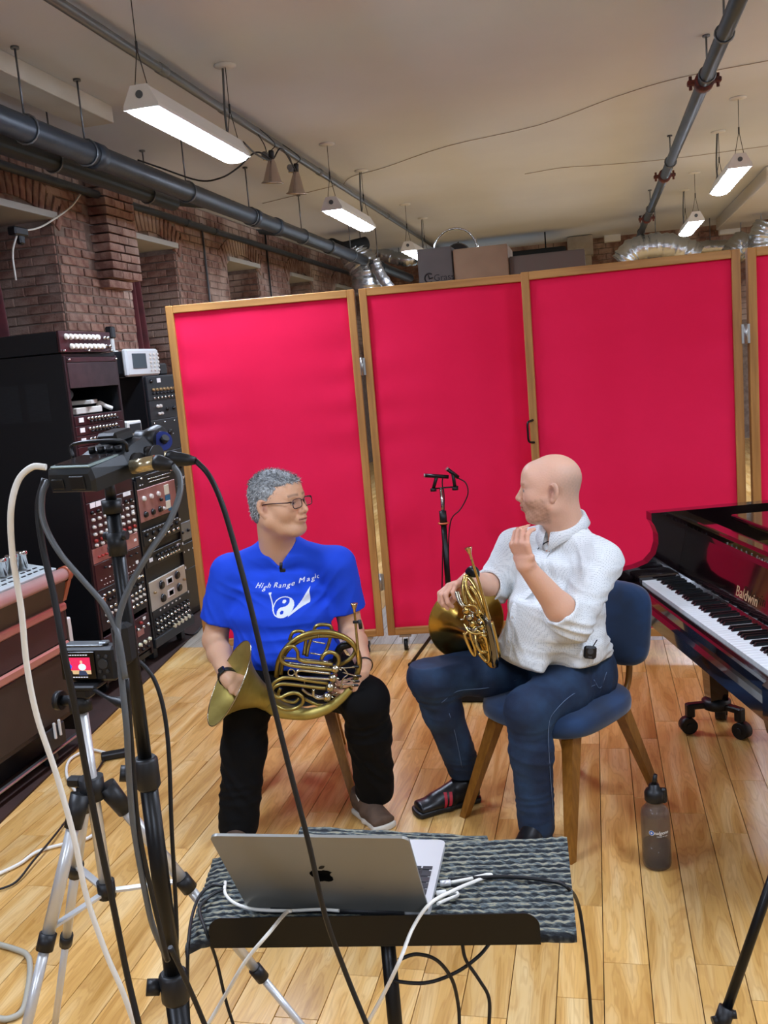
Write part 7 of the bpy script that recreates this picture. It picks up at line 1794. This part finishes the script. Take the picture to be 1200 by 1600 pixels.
MB().cyl((bx, by, ztp - .005), (bx, by, ztp + .012), .013, n=16).cyl((bx, by, ztp + .012), (bx, by, ztp + .04), .007, n=12).box((bx, by, ztp + .045), (.03, .03, .02), bev=.004).build('mount_head', M_['blackp'], rsn, world=True)
MB().cyl((bx, by - .0, ztp - .06), (bx, by, ztp - .03), .012, n=14).cyl((bx + .016, by, ztp - .035), (bx - .016, by, ztp - .035), .006, n=10).build('knuckle', M_['blackp'], rsn, world=True)
zk = at(196, 1000, y=by).z; MB().box((bx - .002, by - .012, zk), (.024, .026, .055), bev=.006).build('cable_clip', M_['blackp'], rsn, world=True)
for k in range(3):
    a = .9 + k * 2 * PI / 3; MB().tube([(bx, by, .30), (bx + .30 * math.cos(a), by + .30 * math.sin(a), .012)], .009, n=8).build('leg', M_['black'], rsn, world=True)
# recorder
g1 = mat('recorder_body', '#25282a', .38, .3); g2 = mat('recorder_rim', '#8fa09c', .35, .3); g3 = mat('recorder_dark', '#0d0e10', .4)
c1 = at(112, 748, d=1.075); c2 = at(238, 716, d=1.20); fx = (c2 - c1); fx.z = 0; fx.normalize(); fx.z = .13; fx.normalize(); rM = frame(c1, fx, V(-fx.y, fx.x, 0).normalized(), V(0, 0, 1)); zz_ = fx.cross(V(-fx.y, fx.x, 0)).normalized(); rM = frame(c1, fx, zz_.cross(fx), zz_)
rc = thing('audio_recorder', 'dark handheld audio recorder with cables plugged in, on top of the black stand', 'recorder', M=rM)
RX9 = frame((0, 0, 0), (1, 0, 0), (0, 0, 1), (0, -1, 0))
def hull(sec, mt, name):   # sections: (x, halfwidth_bottom, halfwidth_top, z0, z1)
    v = []; f = []
    for (x, wb, wt, z0, z1) in sec:
        zm = z0 + (z1 - z0) * .55
        v += [(x, -wb, z0), (x, wb, z0), (x, wb * 1.06, zm), (x, wt, z1), (x, -wt, z1), (x, -wb * 1.06, zm)]
    for i in range(len(sec) - 1):
        for k in range(6): f.append((i * 6 + k, i * 6 + (k + 1) % 6, (i + 1) * 6 + (k + 1) % 6, (i + 1) * 6 + k))
    f += [tuple(range(6))[::-1], tuple(range((len(sec) - 1) * 6, len(sec) * 6))]
    return MB().add(v, f).build(name, mt, rc)
hull([(-.004, .030, .030, -.014, .006), (0, .034, .033, -.016, .012), (.055, .036, .033, -.016, .014), (.075, .040, .030, -.018, .020), (.105, .038, .026, -.018, .024), (.122, .028, .020, -.014, .020)], g1, 'body')
MB().box((.026, 0, .0135), (.052, .060, .003), bev=.001).build('top_rim', g2, rc); MB().box((.026, 0, .0156), (.044, .050, .002), bev=.0005).build('display', mat('rec_display', '#2b2526', .12), rc)
MB().box((-.0045, -.012, -.004), (.003, .022, .016), bev=.001).box((-.0045, .018, -.005), (.003, .018, .012), bev=.001).build('port_cover', g3, rc)
mb = MB(); 
for k in range(4): mb.cyl((.062, -.022 + k * .014, .016), (.062, -.022 + k * .014, .023), .0045, n=12)
q = mb.build('gain_dials', g3, rc); q['kind'] = 'stuff'
MB().tube(crom([(.045, .036, .014), (.05, .034, .030), (.055, -.034, .030), (.06, -.036, .016)], 5), .0022, n=8).build('guard_bar', g3, rc)
MB().box((.085, 0, .030), (.034, .030, .014), bev=.003).build('capsule_mount', g3, rc)
MB().cyl((.120, 0, .006), (.165, 0, .012), .017, .015, n=20).build('capsule_neck', g1, rc)
MB().cyl((.095, -.030, .002), (.095, -.048, .002), .0115, n=20).cyl((.095, -.048, .002), (.095, -.050, .002), .0125, n=20).build('combo_jack', g3, rc)
MB().cyl((.070, -.034, -.002), (.070, -.042, -.002), .0135, n=20).build('combo_jack', g3, rc)
Iv = rM.inverted()
pl = at(255, 689, d=1.17); MB().cyl(at(215, 688, d=1.17), at(246, 688, d=1.165), .0125, n=18).build('plug_barrel', g3, rc, world=True)
dcam = (Vector((0, 0, H)) - pl).normalized(); MB().cyl(pl - dcam * .006 + V(-.004, 0, 0), pl + dcam * .004, .0125, .0118, n=22).build('blue_plug', mat('blue_plastic', '#23357f', .35), rc, world=True)
MB().cyl(pl + dcam * .004, pl + dcam * .0065 + V(.004, 0, .004), .005, n=12).build('plug_centre', M_['rubber'], rc, world=True)
goldn = mat('plug_metal', '#b9ad8c', .25, .9)
for (a, b, c_, d0) in (((206, 730), (243, 722), (270, 728), 1.10), ((216, 716), (262, 716), (306, 720), 1.16)):
    A = at(*a, d=d0); B_ = at(*b, d=d0 - .005); C_ = at(*c_, d=d0 - .01)
    MB().cyl(A, B_, .0085, n=18).build('xlr_plug', goldn, rc, world=True); MB().tube([B_, B_.lerp(C_, .2), B_.lerp(C_, .7), C_], [.0088, .0098, .0075, .0045], n=16).build('plug_boot', M_['rubber'], rc, world=True)
def D(px, py, d): return at(px, py, d=d)
cable([D(306, 720, 1.15), D(326, 742, 1.14), D(345, 782, 1.13), D(366, 850, 1.13), D(392, 950, 1.13), D(420, 1070, 1.14), D(452, 1200, 1.15), D(483, 1320, 1.16), D(508, 1430, 1.18), D(540, 1520, 1.2), D(575, 1606, 1.2)], .0034, M_['rubber'], 'long black cable sweeping from the recorder down across the laptop')
cable([D(270, 727, 1.09), D(281, 745, 1.09), D(280, 775, 1.08), D(262, 820, 1.07), D(232, 865, 1.06), D(205, 912, 1.06), D(188, 955, 1.06), D(184, 990, 1.06), D(190, 1060, 1.06), D(198, 1140, 1.06), D(202, 1220, 1.08), D(210, 1300, 1.1), D(228, 1400, 1.12), D(240, 1450, 1.14), D(262, 1500, 1.18)], .0036, M_['grub'], 'grey cable looping from the gold plug down to the clip on the stand')
cable([D(74, 752, 1.09), D(66, 775, 1.08), D(68, 815, 1.07), D(92, 862, 1.06), D(128, 905, 1.06), D(160, 942, 1.06), D(178, 975, 1.06), D(186, 1000, 1.055), D(196, 1060, 1.055)], .0036, M_['grub'], 'grey cable looping from the left end of the recorder to the clip')
cable([D(72, 730, 1.08), D(50, 730, 1.08), D(28, 752, 1.08), D(17, 800, 1.08), D(20, 870, 1.1), D(33, 950, 1.12), D(42, 1040, 1.14), D(58, 1120, 1.16), D(88, 1210, 1.18), D(116, 1310, 1.2), D(135, 1400, 1.22), D(166, 1490, 1.24), D(190, 1545, 1.25), D(212, 1606, 1.26)], .0038, M_['wcab'], 'thick white cable hanging from the left end of the recorder')
cable([D(70, 748, 1.1), D(60, 790, 1.1), D(66, 850, 1.1), D(84, 930, 1.1), D(100, 1020, 1.1), D(118, 1110, 1.12), D(134, 1200, 1.14), D(155, 1310, 1.16), D(178, 1420, 1.18), D(198, 1520, 1.2), D(218, 1606, 1.2)], .0040, M_['rubber'], 'thick black cable hanging beside the white one from the recorder')
cable([D(188, 1022, 1.3), D(215, 1032, 1.3), D(240, 1060, 1.3), D(256, 1110, 1.3), D(264, 1180, 1.3), D(268, 1290, 1.3), D(274, 1400, 1.32), D(276, 1475, 1.33), D(268, 1500, 1.35)], .0032, M_['rubber'], 'black cable hanging to the right of the recorder stand')
cable([D(266, 1480, 1.2), D(285, 1520, 1.22), D(305, 1565, 1.24), D(322, 1606, 1.25)], .0034, M_['rubber'], 'black cable running down right from the lower stand clutch')
cable([D(198, 1060, 1.07), D(207, 1180, 1.09), D(216, 1290, 1.1), D(238, 1400, 1.12), D(262, 1500, 1.14)], .0030, M_['rubber'], 'thin black cable alongside the recorder stand pole')
# ================================================================ SILVER TRIPOD WITH COMPACT CAMERA
tx, ty = -1.0, 1.56
tp = thing('camera_tripod', 'silver tripod with black joints left of the recorder stand', 'tripod', (tx, ty, 0))
zh = at(140, 1225, y=ty).z; zt_ = at(122, 1102, y=ty).z; zl_ = at(158, 1392, y=ty).z
MB().cyl((tx, ty, zl_), (tx, ty, zt_), .0125, n=18).build('centre_column', M_['alu'], tp, world=True)
MB().cyl((tx, ty, zt_ - .01), (tx, ty, zt_ + .02), .022, n=16).cyl((tx - .045, ty, zt_ + .01), (tx + .02, ty, zt_ + .01), .010, n=12).cyl((tx - .05, ty, zt_ + .01), (tx - .038, ty, zt_ + .01), .019, n=12).box((tx + .01, ty, zt_ + .028), (.04, .035, .025), bev=.006).box((tx + .02, ty, zt_ + .042), (.06, .05, .010), bev=.003).build('pan_head', M_['blackp'], tp, world=True)
MB().tube([V(tx + .01, ty, zt_ + .045), at(168, 1090, d=1.75), at(186, 1097, d=1.74), at(222, 1108, d=1.72)], [.004, .004, .010, .010], n=12).build('pan_handle', M_['blackp'], tp, world=True)
MB().cyl((tx, ty, zh - .03), (tx, ty, zh + .015), .024, n=18).box((tx - .035, ty, zh + .005), (.03, .02, .02), bev=.004).build('collar', M_['blackp'], tp, world=True)
MB().cyl((tx, ty, zl_ - .012), (tx, ty, zl_ + .022), .018, n=16).build('column_foot', M_['blackp'], tp, world=True)
hub = V(tx, ty, zh)
def tleg(thru, cols, brace, nm):
    d_ = (thru - hub); foot = hub + d_ * (hub.z / -d_.z); a = hub + (foot - hub).normalized() * .03 + V((foot - hub).x, (foot - hub).y, 0).normalized() * .02
    L1 = (foot - a).length; q = lambda t: a.lerp(foot, t)
    def tpy(py):
        lo_, hi_ = 0, 1
        for _ in range(40):
            m_ = (lo_ + hi_) / 2; c_ = RM.T @ (np.array(q(m_)) - np.array([0, 0, H])); yy = 800 - c_[1] / -c_[2] * F
            if yy < py: lo_ = m_
            else: hi_ = m_
        return lo_
    t1, t2 = tpy(cols[0]), min(.93, tpy(cols[1])); brace = tpy(brace)
    lo = MB().tube([q(0), q(t1)], .0125, n=14).build('leg', M_['alu'], tp, world=True)
    MB().tube([q(t1), q(t2)], .0102, n=14).build('leg_section', M_['alu'], lo, world=True); MB().tube([q(t2), q(1)], .0080, n=14).build('leg_section', M_['alu'], lo, world=True)
    for t, r in ((t1, .0165), (t2, .0145)): MB().tube([q(t - .022), q(t + .012)], r, n=12).build('lock', M_['blackp'], lo, world=True)
    MB().tube([q(-.02), q(.05)], [.020, .017], n=14).build('leg_joint', M_['blackp'], lo, world=True)
    MB().sphere(foot + V(0, 0, .012), .012).build('rubber_foot', M_['rubber'], lo, world=True)
    e = q(brace); c = V(tx, ty, zl_); dd = (e - c).normalized(); s = dd.cross(V(0, 0, 1)).normalized(); u_ = s.cross(dd)
    MB().box(((e - c).length / 2, 0, 0), ((e - c).length, .014, .005), M=frame(c, dd, s, u_)).build('brace', M_['alu'], tp, world=True)
    return q
tleg(at(50, 1600, y=1.40), (1475, 1680), 1452, 'a'); tleg(at(400, 1525, y=1.70), (1383, 1523), 1376, 'b'); tleg(at(93, 1560, y=1.78), (1360, 1470), 1352, 'c')
# compact camera
ca = at(101, 1062, d=1.78); cb = at(186, 1056, d=1.80); cu = (cb - ca).normalized(); cy = V(0, 0, 1).cross(cu).normalized(); up_ = cu.cross(cy)
cM = frame(V(tx - .030, ty - .005, zt_ + .048), V(1, .06, -.03).normalized(), V(-.06, 1, 0).normalized(), V(0, 0, 1)); cM = frame(cM.translation, V(1, .02, -.01).normalized(), V(-.02, 1, 0).normalized(), V(.01, 0, 1).normalized()) @ Matrix.Scale(1.1, 4)
cc_ = thing('compact_camera', 'small black compact camera on the silver tripod, its screen showing the two men', 'camera', M=cM)
MB().box((.052, .018, .032), (.104, .034, .062), bev=.005).build('camera_body', M_['blackp'], cc_); MB().box((.045, .018, .0645), (.075, .026, .004), bev=.001).box((.08, .018, .067), (.016, .016, .005), bev=.002).build('top_plate', mat('cam_top', '#6c7072', .35, .5), cc_)
MB().cyl((.052, .036, .032), (.052, .060, .032), .024, n=24).build('lens_barrel', M_['blackp'], cc_)
def scr(x0, x1, z0, z1, col, y, nm, par, e=1.1):
    m = mat('scr_' + nm, col, .3, emis=col, estr=e); return MB().add([(x0, y, z0), (x1, y, z0), (x1, y, z1), (x0, y, z1)], [(0, 1, 2, 3)]).build(nm, m, par, fix=False)
MB().box((.036, -.0002, .031), (.066, .003, .050), bev=.001).build('screen', mat('cam_screen', '#07070a', .1), cc_)
s0 = scr(.010, .060, .016, .046, '#c2244e', -.0020, 'picture', cc_)
scr(.010, .060, .016, .023, '#b59a72', -.0022, 'picture_floor', s0)
def blobm(pts, col, nm, y=-.0024): m = mat('scr_' + nm, col, .3, emis=col, estr=1.0); MB().add([(x, y, z) for x, z in pts], [tuple(range(len(pts)))]).build(nm, m, s0, fix=False)
blobm([(.018 + .0065 * math.cos(a), .030 + .0055 * math.sin(a)) for a in [i * PI / 6 for i in range(12)]], '#2450d8', 'blue_figure'); blobm([(.020 + .0025 * math.cos(a), .0375 + .003 * math.sin(a)) for a in [i * PI / 6 for i in range(12)]], '#8a7a70', 'head_one')
blobm([(.044 + .0075 * math.cos(a), .029 + .006 * math.sin(a)) for a in [i * PI / 6 for i in range(12)]], '#c3dbe8', 'white_figure'); blobm([(.043 + .0025 * math.cos(a), .038 + .003 * math.sin(a)) for a in [i * PI / 6 for i in range(12)]], '#d8a890', 'head_two')
blobm([(.012, .014), (.026, .014), (.024, .022), (.014, .023)], '#101014', 'dark_legs', -.0026); blobm([(.036, .014), (.054, .014), (.050, .022), (.038, .023)], '#2b3550', 'jeans_legs', -.0026)
mb = MB(); 
for k in range(9): mb.box((.014 + k * .005, -.0022, .0505), (.0035, .0006, .0014))
for k in range(8): mb.box((.016 + k * .005, -.0022, .0105), (.0035, .0006, .0014))
q = mb.build('screen_symbols', mat('scr_txt', '#cfd2d8', .4, emis='#cfd2d8', estr=.7), cc_); q['kind'] = 'stuff'
mb = MB()
for (x, z, r) in ((.076, .047, .003), (.090, .047, .003), (.083, .034, .009), (.076, .020, .003), (.090, .020, .003), (.083, .010, .003)): mb.cyl((x, .001, z), (x, -.0015, z), r, n=12)
q = mb.build('buttons', mat('cam_btn', '#3a3c40', .35, .3), cc_); q['kind'] = 'stuff'
MB().cyl((.104, .016, .044), (.128, .012, .044), .0045, n=10).build('side_plug', M_['white'], cc_)
# ================================================================ STAND LEG AT THE LOWER RIGHT
P1 = at(1190, 1420, d=1.62); P2 = at(1130, 1592, d=1.60); dd = (P2 - P1); foot = P1 + dd * (P1.z / -dd.z); hubp = P1 - dd * 1.1
st = thing('light_stand', 'black stand whose leg enters at the lower right corner', 'stand', (hubp.x, hubp.y, 0))
MB().cyl(hubp, P2, .0085, n=14).build('leg', M_['black'], st, world=True); MB().cyl(P2 + dd.normalized() * -.012, foot, .0065, n=12).build('leg_section', M_['black'], st, world=True)
MB().tube([P2 - dd.normalized() * .02, P2 + dd.normalized() * .02], .014, n=14).cyl(P2, P2 + V(-.018, -.006, -.002), .008, n=10).cyl(P2 + V(.0, 0, .008), P2 + V(.022, 0, .010), .007, n=10).build('clutch', M_['blackp'], st, world=True)
MB().cyl((hubp.x, hubp.y, .35), (hubp.x, hubp.y, 1.2), .014, n=14).build('post', M_['black'], st, world=True)
hd_ = V(foot.x - hubp.x, foot.y - hubp.y, 0)
for a in (2 * PI / 3, -2 * PI / 3):
    e = Matrix.Rotation(a, 3, 'Z') @ hd_; MB().cyl(hubp, V(hubp.x + e.x, hubp.y + e.y, .007), .0085, n=12).build('leg', M_['black'], st, world=True)
# ================================================================ CABLES AND BRICK ON THE FLOOR
def Fz(px, py, z=.010): return at(px, py, z=z)
cable([Fz(-8, 1368), Fz(30, 1350), Fz(60, 1330), Fz(110, 1316), Fz(140, 1308), Fz(158, 1286), Fz(150, 1262), Fz(118, 1236), Fz(104, 1210), Fz(110, 1186), Fz(140, 1172), Fz(165, 1176)], .0065, M_['wcab'], 'white cable curling on the floor behind the tripod')
cable([Fz(-8, 1392), Fz(25, 1378), Fz(52, 1345, .02), Fz(80, 1312, .02), Fz(112, 1270), Fz(145, 1215), Fz(165, 1183)], .004, M_['rubber'], 'thin black cable crossing the floor at the left edge to the adapter')
cable([Fz(-8, 1474), Fz(20, 1482), Fz(42, 1492), Fz(47, 1512), Fz(43, 1548), Fz(34, 1580), Fz(12, 1592), Fz(-8, 1590)], .0085, mat('grey_white_cable', '#a9a595', .5), 'thick grey cable bend on the floor in the lower left corner')
a = Fz(178, 1181); o = MB().box((0, 0, .015), (.11, .05, .028), M=Matrix.Translation((a.x, a.y, .001)) @ Matrix.Rotation(.5, 4, 'Z'), bev=.005).build('power_adapter', M_['blackp']); tag(o, 'black power adapter on the floor behind the tripod', 'adapter')
cable([Fz(240, 1000, .012), Fz(270, 985, .012), Fz(300, 992, .012), Fz(318, 975, .012)], .005, M_['rubber'], 'black cables on the floor beside the lower rack')
